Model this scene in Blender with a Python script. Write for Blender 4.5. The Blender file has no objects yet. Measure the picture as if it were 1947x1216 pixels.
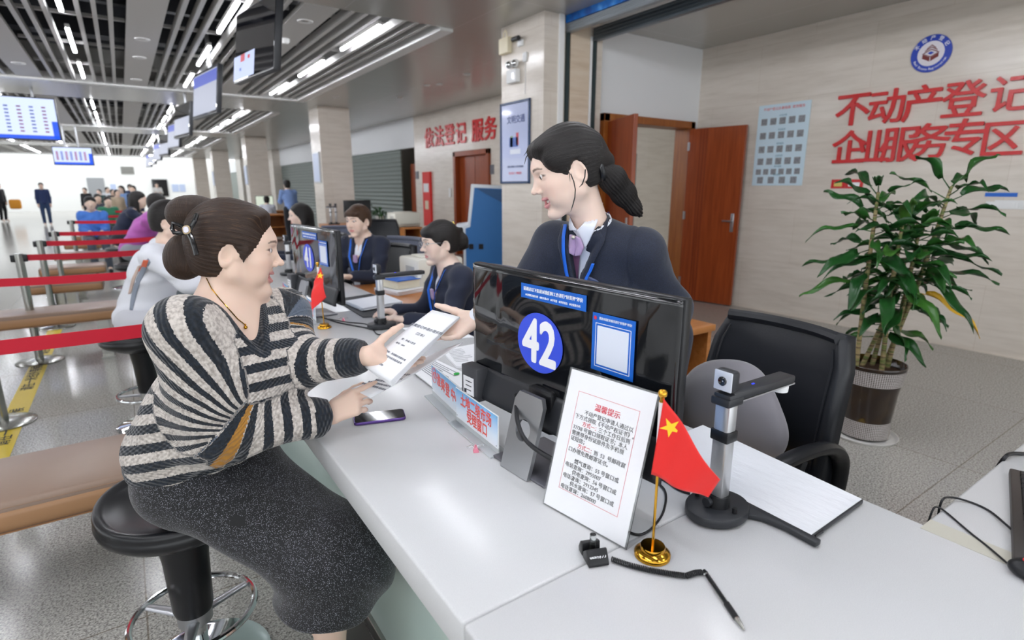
import bpy, bmesh, math, random
import numpy as np
from mathutils import Vector, Matrix
PI = math.pi
SC = bpy.context.scene
COL = SC.collection
rnd = random.Random(7)
# ---------------------------------------------------------------- camera (photo frame 1947 x 1216)
PW, PH, FPX = 1947.0, 1216.0, 1048.8
YAW, PITCH, CAMH = 0.60395, 0.234329, 1.44
cF = Vector((math.sin(YAW)*math.cos(PITCH), math.cos(YAW)*math.cos(PITCH), -math.sin(PITCH)))
cR = Vector((math.cos(YAW), -math.sin(YAW), 0))
cU = cR.cross(cF)
CAMP = Vector((0, 0, CAMH))
cam = bpy.data.cameras.new('camera')
cam_o = bpy.data.objects.new('camera', cam)
COL.objects.link(cam_o)
cam.sensor_width = 36.0
cam.lens = FPX/PW*36.0
cam.clip_start = 0.02
cam.clip_end = 200
m = Matrix((cR, cU, -cF)).transposed().to_4x4()
m.translation = CAMP
cam_o.matrix_world = m
SC.camera = cam_o
cam.dof.use_dof = True
cam.dof.focus_distance = 1.42
cam.dof.aperture_fstop = 3.2
def ray(px, py):
    return cF + cR*((px-PW/2)/FPX) - cU*((py-PH/2)/FPX)
def at(px, py, D=None, x=None, y=None, z=None):
    d = ray(px, py)
    if D is not None: t = D
    elif x is not None: t = x/d.x
    elif y is not None: t = y/d.y
    else: t = (z-CAMH)/d.z
    return CAMP + d*t
# ---------------------------------------------------------------- materials
MATS = {}
def rgb(h):
    v = [int(h[i:i+2], 16)/255 for i in (0, 2, 4)]
    return tuple((c/12.92 if c <= .04045 else ((c+.055)/1.055)**2.4) for c in v)+(1,)
def mat(name, col, rough=.5, metal=0, spec=.5, coat=0, emit=None, es=0, trans=0, ior=1.45, alpha=1, sheen=0, sss=0):
    if name in MATS: return MATS[name]
    m = bpy.data.materials.new(name); m.use_nodes = True
    b = m.node_tree.nodes['Principled BSDF']
    if isinstance(col, str): col = rgb(col)
    b.inputs['Base Color'].default_value = col
    b.inputs['Roughness'].default_value = rough
    b.inputs['Metallic'].default_value = metal
    b.inputs['Specular IOR Level'].default_value = spec
    b.inputs['IOR'].default_value = ior
    if coat: b.inputs['Coat Weight'].default_value = coat; b.inputs['Coat Roughness'].default_value = .05
    if emit: b.inputs['Emission Color'].default_value = rgb(emit); b.inputs['Emission Strength'].default_value = es
    if trans: b.inputs['Transmission Weight'].default_value = trans
    if alpha < 1: b.inputs['Alpha'].default_value = alpha
    if sheen: b.inputs['Sheen Weight'].default_value = sheen
    if sss: b.inputs['Subsurface Weight'].default_value = sss; b.inputs['Subsurface Radius'].default_value = (.012,.005,.003)
    MATS[name] = m
    return m
class NT:
    """small node-tree helper"""
    def __init__(s, m):
        s.t = m.node_tree; s.b = s.t.nodes['Principled BSDF']
    def n(s, typ, **kw):
        nd = s.t.nodes.new(typ)
        for k, v in kw.items():
            if k in nd.inputs.keys() if not hasattr(nd, k) else False: nd.inputs[k].default_value = v
            elif hasattr(nd, k): setattr(nd, k, v)
            else: nd.inputs[k].default_value = v
        return nd
    def l(s, a, b): s.t.links.new(a, b)
    def coord(s, kind='Object', scale=(1,1,1), rot=(0,0,0), loc=(0,0,0)):
        c = s.n('ShaderNodeTexCoord'); mp = s.n('ShaderNodeMapping')
        mp.inputs['Scale'].default_value = scale; mp.inputs['Rotation'].default_value = rot; mp.inputs['Location'].default_value = loc
        s.l(c.outputs[kind], mp.inputs['Vector']); return mp.outputs[0]
    def noise(s, vec, scale, detail=2, rough=.5):
        nd = s.n('ShaderNodeTexNoise'); nd.inputs['Scale'].default_value = scale; nd.inputs['Detail'].default_value = detail; nd.inputs['Roughness'].default_value = rough
        if vec is not None: s.l(vec, nd.inputs['Vector'])
        return nd.outputs['Fac']
    def ramp(s, fac, stops, interp='LINEAR'):
        nd = s.n('ShaderNodeValToRGB'); cr = nd.color_ramp; cr.interpolation = interp
        while len(cr.elements) < len(stops): cr.elements.new(.5)
        for e, (p, c) in zip(cr.elements, stops):
            e.position = p; e.color = rgb(c) if isinstance(c, str) else c
        s.l(fac, nd.inputs['Fac']); return nd.outputs['Color']
    def mix(s, fac, a, b, blend='MIX'):
        nd = s.n('ShaderNodeMix'); nd.data_type = 'RGBA'; nd.blend_type = blend
        for v, k in ((fac, 0), (a, 6), (b, 7)):
            if hasattr(v, 'is_linked') or hasattr(v, 'links'): s.l(v, nd.inputs[k])
            else: nd.inputs[k].default_value = (rgb(v) if isinstance(v, str) else v)
        return nd.outputs[2]
    def math(s, op, a, b=0, c=0):
        nd = s.n('ShaderNodeMath'); nd.operation = op
        for i, v in enumerate((a, b, c)):
            if hasattr(v, 'links'): s.l(v, nd.inputs[i])
            else: nd.inputs[i].default_value = v
        return nd.outputs[0]
    def attr(s, name):
        nd = s.n('ShaderNodeAttribute'); nd.attribute_name = name; return nd
    def bump(s, h, strength=.3, dist=.01):
        nd = s.n('ShaderNodeBump'); nd.inputs['Strength'].default_value = strength; nd.inputs['Distance'].default_value = dist
        s.l(h, nd.inputs['Height']); s.l(nd.outputs[0], s.b.inputs['Normal'])
    def base(s, c): s.l(c, s.b.inputs['Base Color'])
    def sep(s, vec):
        nd = s.n('ShaderNodeSeparateXYZ'); s.l(vec, nd.inputs[0]); return nd.outputs
# ---------------------------------------------------------------- meshes
class MB:
    def __init__(s): s.bm = bmesh.new()
    def box(s, a, b, bevel=0, seg=2):
        return s.obox([(a[i]+b[i])/2 for i in range(3)], [abs(b[i]-a[i]) for i in range(3)], None, bevel, seg)
    def obox(s, c, size, R=None, bevel=0, seg=2):
        M = Matrix.Translation(Vector(c)) @ ((R.to_4x4()) if R is not None else Matrix.Identity(4)) @ Matrix.Diagonal((*size, 1))
        if not bevel:
            bmesh.ops.create_cube(s.bm, size=1, matrix=M); return s
        t = bmesh.new(); bmesh.ops.create_cube(t, size=1, matrix=M)
        bmesh.ops.bevel(t, geom=t.edges[:]+t.verts[:], offset=bevel, segments=seg, affect='EDGES', profile=.5)
        s.merge(t); return s
    def merge(s, t):
        me = bpy.data.meshes.new('tmp'); t.to_mesh(me); t.free(); s.bm.from_mesh(me); bpy.data.meshes.remove(me)
    def tube(s, pts, r, seg=10, closed=False, caps=True, flat=None):
        pts = [Vector(p) for p in pts]; n = len(pts)
        rs = r if isinstance(r, (list, tuple)) else [r]*n
        rings = []; up = None
        for i, p in enumerate(pts):
            if closed: d = pts[(i+1) % n]-pts[i-1]
            else: d = pts[min(i+1, n-1)]-pts[max(i-1, 0)]
            d.normalize()
            if up is None:
                up = Vector((0,0,1)) if abs(d.z) < .9 else Vector((1,0,0))
                if flat: up = Vector(flat[2])
            x = d.cross(up); x.normalize(); up = x.cross(d); up.normalize()
            ring = []
            for k in range(seg):
                a = 2*PI*k/seg
                sx, sy = (flat[0], flat[1]) if flat else (1, 1)
                ring.append(s.bm.verts.new(p + x*(math.cos(a)*rs[i]*sx) + up*(math.sin(a)*rs[i]*sy)))
            rings.append(ring)
        for i in range(n if closed else n-1):
            A, B = rings[i], rings[(i+1) % n]
            for k in range(seg):
                s.bm.faces.new((A[k], A[(k+1) % seg], B[(k+1) % seg], B[k]))
        if caps and not closed:
            s.bm.faces.new(rings[0][::-1]); s.bm.faces.new(rings[-1])
        return s
    def lathe(s, prof, o=(0,0,0), seg=32, M=None, arc=None):
        o = Vector(o); rings = []
        for r, z in prof:
            if r < 1e-6:
                p = Vector((0, 0, z)); rings.append([s.bm.verts.new(o+(M @ p if M else p))])
            else:
                ring = []
                for k in range(seg):
                    a = 2*PI*k/seg; p = Vector((r*math.cos(a), r*math.sin(a), z))
                    ring.append(s.bm.verts.new(o+(M @ p if M else p)))
                rings.append(ring)
        for A, B in zip(rings, rings[1:]):
            for k in range(seg):
                if len(A) == 1 and len(B) == 1: continue
                if len(A) == 1: s.bm.faces.new((A[0], B[k], B[(k+1) % seg]))
                elif len(B) == 1: s.bm.faces.new((A[k], B[0], A[(k+1) % seg]))
                else: s.bm.faces.new((A[k], B[k], B[(k+1) % seg], A[(k+1) % seg]))
        return s
    def prism(s, poly, depth, M=None, bevel=0):
        t = bmesh.new()
        v = [t.verts.new((p[0], p[1], 0)) for p in poly]
        f = t.faces.new(v)
        if depth:
            e = bmesh.ops.extrude_face_region(t, geom=[f])
            for q in e['geom']:
                if isinstance(q, bmesh.types.BMVert): q.co.z += depth
        bmesh.ops.recalc_face_normals(t, faces=t.faces[:])
        if bevel: bmesh.ops.bevel(t, geom=t.edges[:], offset=bevel, segments=2, affect='EDGES', profile=.5)
        if M is not None: bmesh.ops.transform(t, matrix=M.to_4x4(), verts=t.verts[:])
        s.merge(t); return s
    def sheet(s, fn, nu, nv, thick=0, nrm=None):
        """grid surface fn(u,v)->Vector; thick adds a back side offset along local normals"""
        P = [[Vector(fn(i/nu, j/nv)) for j in range(nv+1)] for i in range(nu+1)]
        V = [[s.bm.verts.new(p) for p in row] for row in P]
        for i in range(nu):
            for j in range(nv): s.bm.faces.new((V[i][j], V[i+1][j], V[i+1][j+1], V[i][j+1]))
        if thick:
            N = []
            for i in range(nu+1):
                row = []
                for j in range(nv+1):
                    du = P[min(i+1, nu)][j]-P[max(i-1, 0)][j]; dv = P[i][min(j+1, nv)]-P[i][max(j-1, 0)]
                    n = du.cross(dv); n.normalize(); row.append(n)
                N.append(row)
            W = [[s.bm.verts.new(P[i][j]-N[i][j]*thick) for j in range(nv+1)] for i in range(nu+1)]
            for i in range(nu):
                for j in range(nv): s.bm.faces.new((W[i][j], W[i][j+1], W[i+1][j+1], W[i+1][j]))
            for i in range(nu):
                s.bm.faces.new((V[i][0], W[i][0], W[i+1][0], V[i+1][0])); s.bm.faces.new((V[i+1][nv], W[i+1][nv], W[i][nv], V[i][nv]))
            for j in range(nv):
                s.bm.faces.new((V[0][j+1], W[0][j+1], W[0][j], V[0][j])); s.bm.faces.new((V[nu][j], W[nu][j], W[nu][j+1], V[nu][j+1]))
        return s
    def sphere(s, c, r, M=None, seg=20, rings=12):
        r = r if isinstance(r, (tuple, list)) else (r, r, r)
        MM = Matrix.Translation(Vector(c)) @ (M.to_4x4() if M is not None else Matrix.Identity(4)) @ Matrix.Diagonal((*r, 1))
        bmesh.ops.create_uvsphere(s.bm, u_segments=seg, v_segments=rings, radius=1, matrix=MM); return s
    def cyl(s, a, b, r, seg=20, r2=None): return s.tube([a, b], [r, r if r2 is None else r2], seg)
    def obj(s, name, m, parent=None, smooth=False, angle=35):
        bmesh.ops.recalc_face_normals(s.bm, faces=s.bm.faces[:])
        me = bpy.data.meshes.new(name); s.bm.to_mesh(me); s.bm.free()
        return link(name, me, m, parent, smooth, angle)
def link(name, me, m, parent=None, smooth=False, angle=35):
    for mm in (m if isinstance(m, (list, tuple)) else [m]): me.materials.append(mm)
    if smooth:
        me.polygons.foreach_set('use_smooth', [True]*len(me.polygons))
        if smooth != 'all':
            try: me.set_sharp_from_angle(angle=math.radians(angle))
            except Exception: pass
    o = bpy.data.objects.new(name, me); COL.objects.link(o)
    if parent is not None: adopt(o, parent)
    return o
def wm(o):
    """world matrix from loc/rot without a depsgraph (roots have no parent)"""
    M = o.matrix_basis.copy()
    if o.parent: M = wm(o.parent) @ o.matrix_parent_inverse @ M
    return M
def adopt(o, p):
    o.parent = p; o.matrix_parent_inverse = wm(p).inverted()
def tag(o, label=None, cat=None, group=None, kind=None):
    if label: o['label'] = label
    if cat: o['category'] = cat
    if group: o['group'] = group
    if kind: o['kind'] = kind
    return o
def thing(name, label, cat, loc=(0,0,0), group=None):
    o = bpy.data.objects.new(name, None); COL.objects.link(o); o.location = loc
    o.empty_display_size = .1
    return tag(o, label, cat, group)
KIDS = {}
def copy_tree(o, parent=None, label=None):
    c = o.copy(); COL.objects.link(c)
    if parent is not None: c.parent = parent
    if label: c['label'] = label
    for ch in [x for x in bpy.data.objects if x.parent == o]: copy_tree(ch, c)
    return c
def struct(name, mb, m, smooth=False):
    o = mb.obj(name, m, None, smooth); o['kind'] = 'structure'; return o
def rotm(f, u=(0,0,1)):
    """3x3 with columns x=right, y=forward f, z=up"""
    f = Vector(f).normalized(); u = Vector(u); r = f.cross(u).normalized(); u = r.cross(f)
    return Matrix((r, f, u)).transposed()
def plane_m(o, xdir, ydir):
    """4x4: local x -> xdir, local y -> ydir, z = x cross y"""
    x = Vector(xdir).normalized(); y = Vector(ydir); y = (y - x*y.dot(x)).normalized(); z = x.cross(y)
    M = Matrix((x, y, z)).transposed().to_4x4(); M.translation = Vector(o); return M
_txt = {}
def text_mesh(body, size, align='CENTER', bold=0, extrude=.0004, spacing=1, sx=1, line=1.0, char=1.0):
    cu = bpy.data.curves.new('t', 'FONT'); cu.body = body; cu.size = size; cu.align_x = align; cu.align_y = 'CENTER'
    cu.extrude = extrude; cu.space_character = char; cu.space_line = line
    cu.resolution_u = 3
    o = bpy.data.objects.new('t', cu); COL.objects.link(o)
    dg = bpy.context.evaluated_depsgraph_get()
    me = bpy.data.meshes.new_from_object(o.evaluated_get(dg))
    bpy.data.objects.remove(o); bpy.data.curves.remove(cu)
    me.materials.clear()
    if bold and size > .008:                      # heavier strokes: the outline widened by shifted copies joined into the same mesh
        n = 8 if size > .03 else 2
        bm = bmesh.new()
        for k in range(n):
            a = 2*PI*k/n; c = me.copy(); c.transform(Matrix.Translation((bold*math.cos(a), bold*math.sin(a), size*.0002*k))); bm.from_mesh(c); bpy.data.meshes.remove(c)
        bm.to_mesh(me); bm.free()
    return me
def text(name, body, size, M, m, parent, sx=1, sy=1, **kw):
    """flat lettering lying on plane M (local x right, y up, z out)"""
    me = text_mesh(body, size, **kw)
    me.transform(M @ Matrix.Diagonal((sx, sy, 1, 1)))
    return link(name, me, m, parent)
# ================================================================ implicit surfaces (one continuous skin per body or garment)
def A3(v): return np.array(tuple(v), float)
class Rc:      # round cone between two points
    def __init__(s, a, b, ra, rb=None):
        s.a, s.b = A3(a), A3(b); s.ra = ra; s.rb = ra if rb is None else rb
        s.c = (s.a+s.b)/2; s.r = np.linalg.norm(s.b-s.a)/2+max(s.ra, s.rb)
    def d(s, p):
        ba = s.b-s.a; h = np.clip(((p-s.a)@ba)/max(ba@ba, 1e-9), 0, 1)
        q = p-s.a-h[:, None]*ba
        return np.sqrt((q*q).sum(1))-(s.ra+(s.rb-s.ra)*h)
    def t(s, p):
        ba = s.b-s.a; return ((p-s.a)@ba)/max(ba@ba, 1e-9)
    def grow(s, e): return Rc(s.a, s.b, s.ra+e, s.rb+e)
class El:      # ellipsoid, R columns = axes
    def __init__(s, c, r, R=None):
        s.c = A3(c); s.rad = np.array(r, float); s.R = np.eye(3) if R is None else np.array([list(x) for x in R], float); s.r = max(r)
    def d(s, p):
        q = (p-s.c)@s.R; k0 = np.sqrt(((q/s.rad)**2).sum(1)); k1 = np.sqrt(((q/s.rad**2)**2).sum(1))
        return np.where(k1 < 1e-9, -s.rad.min(), k0*(k0-1)/np.maximum(k1, 1e-9))
    def grow(s, e): return El(s.c, s.rad+e, s.R)
class Fn:
    def __init__(s, f, c, r): s.f, s.c, s.r = f, A3(c), r
    def d(s, p): return s.f(p)
def smin(a, b, k):
    if k <= 0: return np.minimum(a, b)
    h = np.maximum(k-np.abs(a-b), 0)/k
    return np.minimum(a, b)-h*h*k*.25
def smax(a, b, k): return -smin(-a, -b, k)
class Solid:
    """groups: (prims, k inside the group, k to what came before, 'u' or 's'); post: list of f(p, d) -> d"""
    def __init__(s): s.g = []; s.post = []
    def add(s, prims, k=.02, join=.02, op='u'): s.g.append((prims, k, join, op)); return s
    def ev(s, p, act=None):
        d = np.full(len(p), 1e3)
        for gi, (prims, k, join, op) in enumerate(s.g):
            g = None
            for pi, q in enumerate(prims):
                if act is not None and (gi, pi) not in act: continue
                e = q.d(p); g = e if g is None else smin(g, e, k)
            if g is None: continue
            d = smin(d, g, join) if op == 'u' else smax(d, -g, join)
        for f in s.post: d = f(p, d)
        return d
    def mesh(s, h, nb=14, reach=.03):
        lo = np.min([q.c-q.r for g in s.g if g[3] == 'u' for q in g[0]], 0)-2*h
        hi = np.max([q.c+q.r for g in s.g if g[3] == 'u' for q in g[0]], 0)+2*h
        nblk = np.ceil((hi-lo)/(h*nb)).astype(int); N = (nblk*nb+2).astype(np.int64)
        allp = [(gi, pi, q.c, q.r, g[3], max(g[1], g[2])) for gi, g in enumerate(s.g) for pi, q in enumerate(g[0])]
        PCs = np.array([a[2] for a in allp]); PRs = np.array([a[3]+a[5] for a in allp]); isu = np.array([a[4] == 'u' for a in allp])
        ax = np.arange(nb+1); I, J, K = np.meshgrid(ax, ax, ax, indexing='ij'); off = np.stack([I, J, K], -1).reshape(-1, 3)
        VK, VP, Q = [], [], []
        half = h*nb*math.sqrt(3)/2
        E3 = np.eye(3, dtype=int)
        for bi in range(nblk[0]):
            for bj in range(nblk[1]):
                for bk in range(nblk[2]):
                    org = np.array([bi, bj, bk])*nb; cc = lo+(org+nb/2)*h
                    near = np.linalg.norm(PCs-cc, axis=1)-PRs < half+2*h
                    if not (near & isu).any(): continue
                    act = {(a[0], a[1]) for a, b in zip(allp, near) if b}
                    # coarse test at the centre and corners first
                    tp = lo+(org+off[::nb*0+61])*h
                    td = s.ev(tp, act)
                    if td.min() > half*1.2 or td.max() < -half*1.2: continue
                    D = s.ev(lo+(org+off)*h, act).reshape(nb+1, nb+1, nb+1)
                    S = D < 0
                    if S.all() or not S.any(): continue
                    n = nb; cnt = np.zeros((n, n, n)); pos = np.zeros((n, n, n, 3))
                    corner = [(a, b, c) for a in (0, 1) for b in (0, 1) for c in (0, 1)]
                    for (a, b, c) in corner:
                        for e in range(3):
                            if (a, b, c)[e]: continue
                            a2, b2, c2 = a+E3[e][0], b+E3[e][1], c+E3[e][2]
                            d0 = D[a:a+n, b:b+n, c:c+n]; d1 = D[a2:a2+n, b2:b2+n, c2:c2+n]
                            x = (d0 < 0) != (d1 < 0)
                            if not x.any(): continue
                            t = np.where(x, d0/np.where(x, d0-d1, 1), 0)
                            cnt += x
                            base = np.array([a, b, c], float)
                            pp = np.broadcast_to(base, (n, n, n, 3)).copy(); pp[..., e] += t
                            pos += np.where(x[..., None], pp, 0)
                    idx = np.argwhere(cnt > 0)
                    if len(idx):
                        P = pos[idx[:, 0], idx[:, 1], idx[:, 2]]/cnt[idx[:, 0], idx[:, 1], idx[:, 2]][:, None]
                        g = idx+org
                        VK.append((g[:, 0]*N[1]+g[:, 1])*N[2]+g[:, 2]); VP.append(lo+(g+P)*h)
                    for e in range(3):
                        u, v = (e+1) % 3, (e+2) % 3
                        S0 = S[:n, :n, :n]; sl = [slice(0, n)]*3; sl[e] = slice(1, n+1); S1 = S[tuple(sl)]
                        ed = np.argwhere(S0 != S1)
                        if not len(ed): continue
                        flip = S0[ed[:, 0], ed[:, 1], ed[:, 2]]
                        g = ed+org
                        ks = []
                        for du, dv in ((-1, -1), (0, -1), (0, 0), (-1, 0)):
                            q = g.copy(); q[:, u] += du; q[:, v] += dv
                            ks.append((q[:, 0]*N[1]+q[:, 1])*N[2]+q[:, 2])
                        ks = np.stack(ks, 1); ks[~flip] = ks[~flip][:, ::-1]
                        Q.append(ks)
        VK = np.concatenate(VK); VP = np.concatenate(VP); Q = np.concatenate(Q)
        o = np.argsort(VK); VK, VP = VK[o], VP[o]
        F = np.searchsorted(VK, Q); F = np.clip(F, 0, len(VK)-1)
        ok = (VK[F] == Q).all(1); F = F[ok]
        for _ in range(2): VP = s.relax(VP, F)
        for _ in range(2):                       # pull the vertices back onto the surface
            VP = s.newton(VP, h)
        return VP, F
    def relax(s, V, F):
        acc = np.zeros_like(V); cnt = np.zeros(len(V))
        for a, b in ((0, 1), (1, 2), (2, 3), (3, 0)):
            for x, y in ((a, b), (b, a)):
                for c in range(3): acc[:, c] += np.bincount(F[:, x], V[F[:, y], c], len(V))
                cnt += np.bincount(F[:, x], None, len(V))
        return np.where(cnt[:, None] > 0, .5*V+.5*acc/np.maximum(cnt, 1)[:, None], V)
    def culled(s, V, fun, cell=.08):
        """run fun(points, act) cell by cell with only the primitives near by"""
        allp = [(gi, pi, q.c, q.r, max(g[1], g[2])) for gi, g in enumerate(s.g) for pi, q in enumerate(g[0])]
        PCs = np.array([a[2] for a in allp]); PRs = np.array([a[3]+a[4] for a in allp])
        key = np.floor((V-V.min(0))/cell).astype(np.int64); kk = (key[:, 0]*4096+key[:, 1])*4096+key[:, 2]
        o = np.argsort(kk, kind='stable'); cuts = np.flatnonzero(np.diff(kk[o]))+1
        out = np.zeros_like(V)
        for ids in np.split(o, cuts):
            c = V[ids].mean(0); near = np.linalg.norm(PCs-c, axis=1)-PRs < cell*1.2
            act = {(a[0], a[1]) for a, b in zip(allp, near) if b}
            if act: out[ids] = fun(V[ids], act)
            else: out[ids] = V[ids]
        return out
    def newton(s, V, h):
        e = h*.3
        def f(p, act):
            n = len(p)
            q = np.concatenate([p, p+[e, 0, 0], p-[e, 0, 0], p+[0, e, 0], p-[0, e, 0], p+[0, 0, e], p-[0, 0, e]])
            d = s.ev(q, act).reshape(7, n)
            g = np.stack([d[1]-d[2], d[3]-d[4], d[5]-d[6]], 1)/(2*e)
            g2 = np.maximum((g*g).sum(1), .2)
            st = np.clip(d[0]/g2, -h*.5, h*.5)
            return p-g*st[:, None]
        return s.culled(V, f)
def np_mesh(name, V, F, m, parent=None, attrs=None, cols=None):
    me = bpy.data.meshes.new(name)
    me.vertices.add(len(V)); me.vertices.foreach_set('co', np.asarray(V, np.float32).ravel())
    k = F.shape[1]
    me.loops.add(len(F)*k); me.loops.foreach_set('vertex_index', F.astype(np.int32).ravel())
    me.polygons.add(len(F)); me.polygons.foreach_set('loop_start', np.arange(0, len(F)*k, k, dtype=np.int32))
    try: me.polygons.foreach_set('loop_total', np.full(len(F), k, np.int32))
    except Exception: pass
    me.polygons.foreach_set('use_smooth', np.ones(len(F), bool))
    me.update(); me.validate()
    for an, av in (attrs or {}).items():
        a = me.attributes.new(an, 'FLOAT', 'POINT'); a.data.foreach_set('value', np.asarray(av, np.float32))
    for an, av in (cols or {}).items():
        a = me.attributes.new(an, 'FLOAT_COLOR', 'POINT')
        c4 = np.ones((len(V), 4), np.float32); c4[:, :3] = av; a.data.foreach_set('color', c4.ravel())
    return link(name, me, m, parent)
def frame_np(f, u=(0, 0, 1)):
    """rows f, s (to the person's left), u"""
    f = Vector(f).normalized(); s = Vector(u).cross(f).normalized(); u = f.cross(s)
    return np.array([list(f), list(s), list(u)])
# ---------------------------------------------------------------- head
def head_dist(q, smile=0.0, open_=0.0):
    """q: local points (forward, left, up) in metres, origin between the ears' openings a little above; chin at u = -.118, crown at u = +.118"""
    x, y, z = q[:, 0], q[:, 1], q[:, 2]; ay = np.abs(y)
    qs = np.stack([x, ay, z], 1)
    E = lambda c, r: El(c, r).d(q)
    Es = lambda c, r: El(c, r).d(qs)
    R = lambda a, b, ra, rb: Rc(a, b, ra, rb).d(qs)
    d = E((-.012, 0, .03), (.094, .074, .086))
    d = smin(d, E((.030, 0, .012), (.062, .063, .085)), .03)             # forehead
    d = smin(d, E((.030, 0, -.035), (.056, .056, .075)), .03)            # mid face
    d = smin(d, R((.000, .050, -.055), (.060, .014, -.097), .020, .016), .022)   # jaw
    d = smin(d, R((-.002, .052, -.02), (.0, .050, -.055), .018, .019), .02)
    d = smin(d, E((.074, 0, -.101), (.019, .021, .0165)), .016)           # chin
    d = smin(d, Es((.054, .037, -.024), (.028, .026, .024)), .020)       # cheek
    d = smin(d, Es((.055, .036, -.056), (.024, .022, .024)), .02)
    d = smin(d, R((.081, .010, .034), (.067, .036, .034), .012, .009), .022)     # brow
    d = smax(d, -Es((.095, .031, .011), (.014, .019, .010)), .012)       # eye socket
    d = smin(d, Es((.0715, .0315, .0100), (.0165, .0185, .0135)), .005)  # lids
    d = smin(d, R((.085, 0, .016), (.106, 0, -.019), .0062, .0088), .012)       # nose
    d = smin(d, E((.1105, 0, -.0230), (.0095, .0098, .0085)), .006)
    d = smin(d, Es((.0955, .0122, -.0275), (.0105, .0062, .0070)), .005)
    d = smax(d, -Es((.1005, .0062, -.0340), (.006, .0032, .0033)), .003)
    # mouth mound and lips
    lift = smile*np.minimum(ay, .034)**2*11.0
    qm = np.stack([x+ay*ay*12, ay, z-lift], 1)
    d = smin(d, El((.071, 0, -.062), (.023, .030, .022)).d(qm), .014)
    w = .022+.009*smile
    up = El((.0880, 0, -.0555+open_*.3), (.0080, w, .0042)).d(qm); lo = El((.0862, 0, -.0680-open_*.7), (.0085, w*.90, .0052)).d(qm)
    d = smin(d, up, .004); d = smin(d, lo, .004)
    cut = El((.092, 0, -.0615-open_*.25), (.018, w*.95, .0011+open_*.72)).d(qm)
    d = smax(d, -cut, .0018)
    # eyelid opening
    cute = El((.0905, .0315, .0105), (.009, .0132, .0040)).d(np.stack([x, ay, z-(.0315-ay)*-.10], 1))
    d = smax(d, -cute, .0015)
    # ear
    ex, ez = x+.012, z+.006
    tl = .22; e1 = ex*math.cos(tl)-ez*math.sin(tl); e2 = ex*math.sin(tl)+ez*math.cos(tl)
    ey = ay-.0750+ex*.30
    ear = np.sqrt((e1/.0160)**2+(e2/.0285)**2); rim = np.abs(ear-.86)*.0160
    dr = np.sqrt(np.maximum(rim, 0)**2+ey**2)-.0038
    body = El((0, 0, 0), (.0142, .0042, .0262)).d(np.stack([e1, ey+.004, e2], 1))
    earD = smin(dr, body, .006)
    earD = smin(earD, El((.001, .0, -.0245), (.0070, .0045, .0085)).d(np.stack([e1, ey, e2], 1)), .006)
    earD = smax(earD, -El((.004, .004, -.004), (.0085, .0085, .0125)).d(np.stack([e1, ey, e2], 1)), .004)
    d = smin(d, earD, .006)
    d = smin(d, R((.013, .0735, .0), (.013, .070, -.010), .0035, .004), .008)   # tragus
    return d
def head_fn(P, Fr, sc=1.0, **kw):
    """Fn for a head with ear-level centre P and frame rows Fr"""
    P = A3(P)
    return Fn(lambda p: head_dist(((p-P)@Fr.T)/sc, **kw)*sc, P, .135*sc)
def skin_cols(V, P, Fr, sc=1.0, base=(.80, .60, .49), lip=(.66, .25, .24), brow=(.10, .07, .055), blush=.5, smile=0, open_=0, brows=True):
    q = ((V-A3(P))@Fr.T)/sc; x, y, z = q[:, 0], q[:, 1], q[:, 2]; ay = np.abs(y)
    near = (np.abs(x) < .14) & (ay < .1) & (np.abs(z) < .14)
    c = np.tile(np.array(base), (len(V), 1))
    def mixin(w, col): 
        nonlocal c
        w = (np.clip(w, 0, 1)*near)[:, None]; c = c*(1-w)+np.array(col)*w
    ss = lambda a, b, t: (lambda u: u*u*(3-2*u))(np.clip((t-a)/(b-a), 0, 1))
    mixin(blush*.55*np.exp(-(((x-.07)/.04)**2+((ay-.045)/.028)**2+((z+.03)/.028)**2)), (base[0]*.98, base[1]*.74, base[2]*.72))
    lift = smile*np.minimum(ay, .034)**2*11.0; zz = z-lift
    w = .023+.009*smile
    m = np.sqrt((ay/w)**2+((zz+.0618+open_*.25)/(.0088+open_))**2)
    mixin(ss(1.12, .92, m)*(x > .05), lip)
    mixin(ss(1.0, .5, np.sqrt((ay/(w*.9))**2+((zz+.0618+open_*.3)/(.0016+open_*.6))**2))*(x > .045)*(open_ > 0), (.18, .05, .05))
    if brows:
        t = (ay-.012)/.036
        bz = .0315+.006*np.sin(np.clip(t, 0, 1)*2.6)-.004*np.clip(t, 0, 1)
        th = .0042*(1-.6*np.clip(t, 0, 1))
        mixin(ss(1.3, .6, np.abs(z-bz)/th)*(t > 0)*(t < 1)*(x > .03)*.85, brow)
    # lash line
    el = np.sqrt(((ay-.0315)/.0142)**2+((z-.0105+(.0315-ay)*.10)/.0050)**2)
    mixin(ss(1.5, 1.05, el)*ss(.6, .9, el)*(x > .06)*(z > .0105)*1.0, (.05, .03, .03))
    mixin(ss(1.3, 1.05, el)*(x > .06)*(z < .0115)*.45, (.35, .18, .15))
    return c
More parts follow.
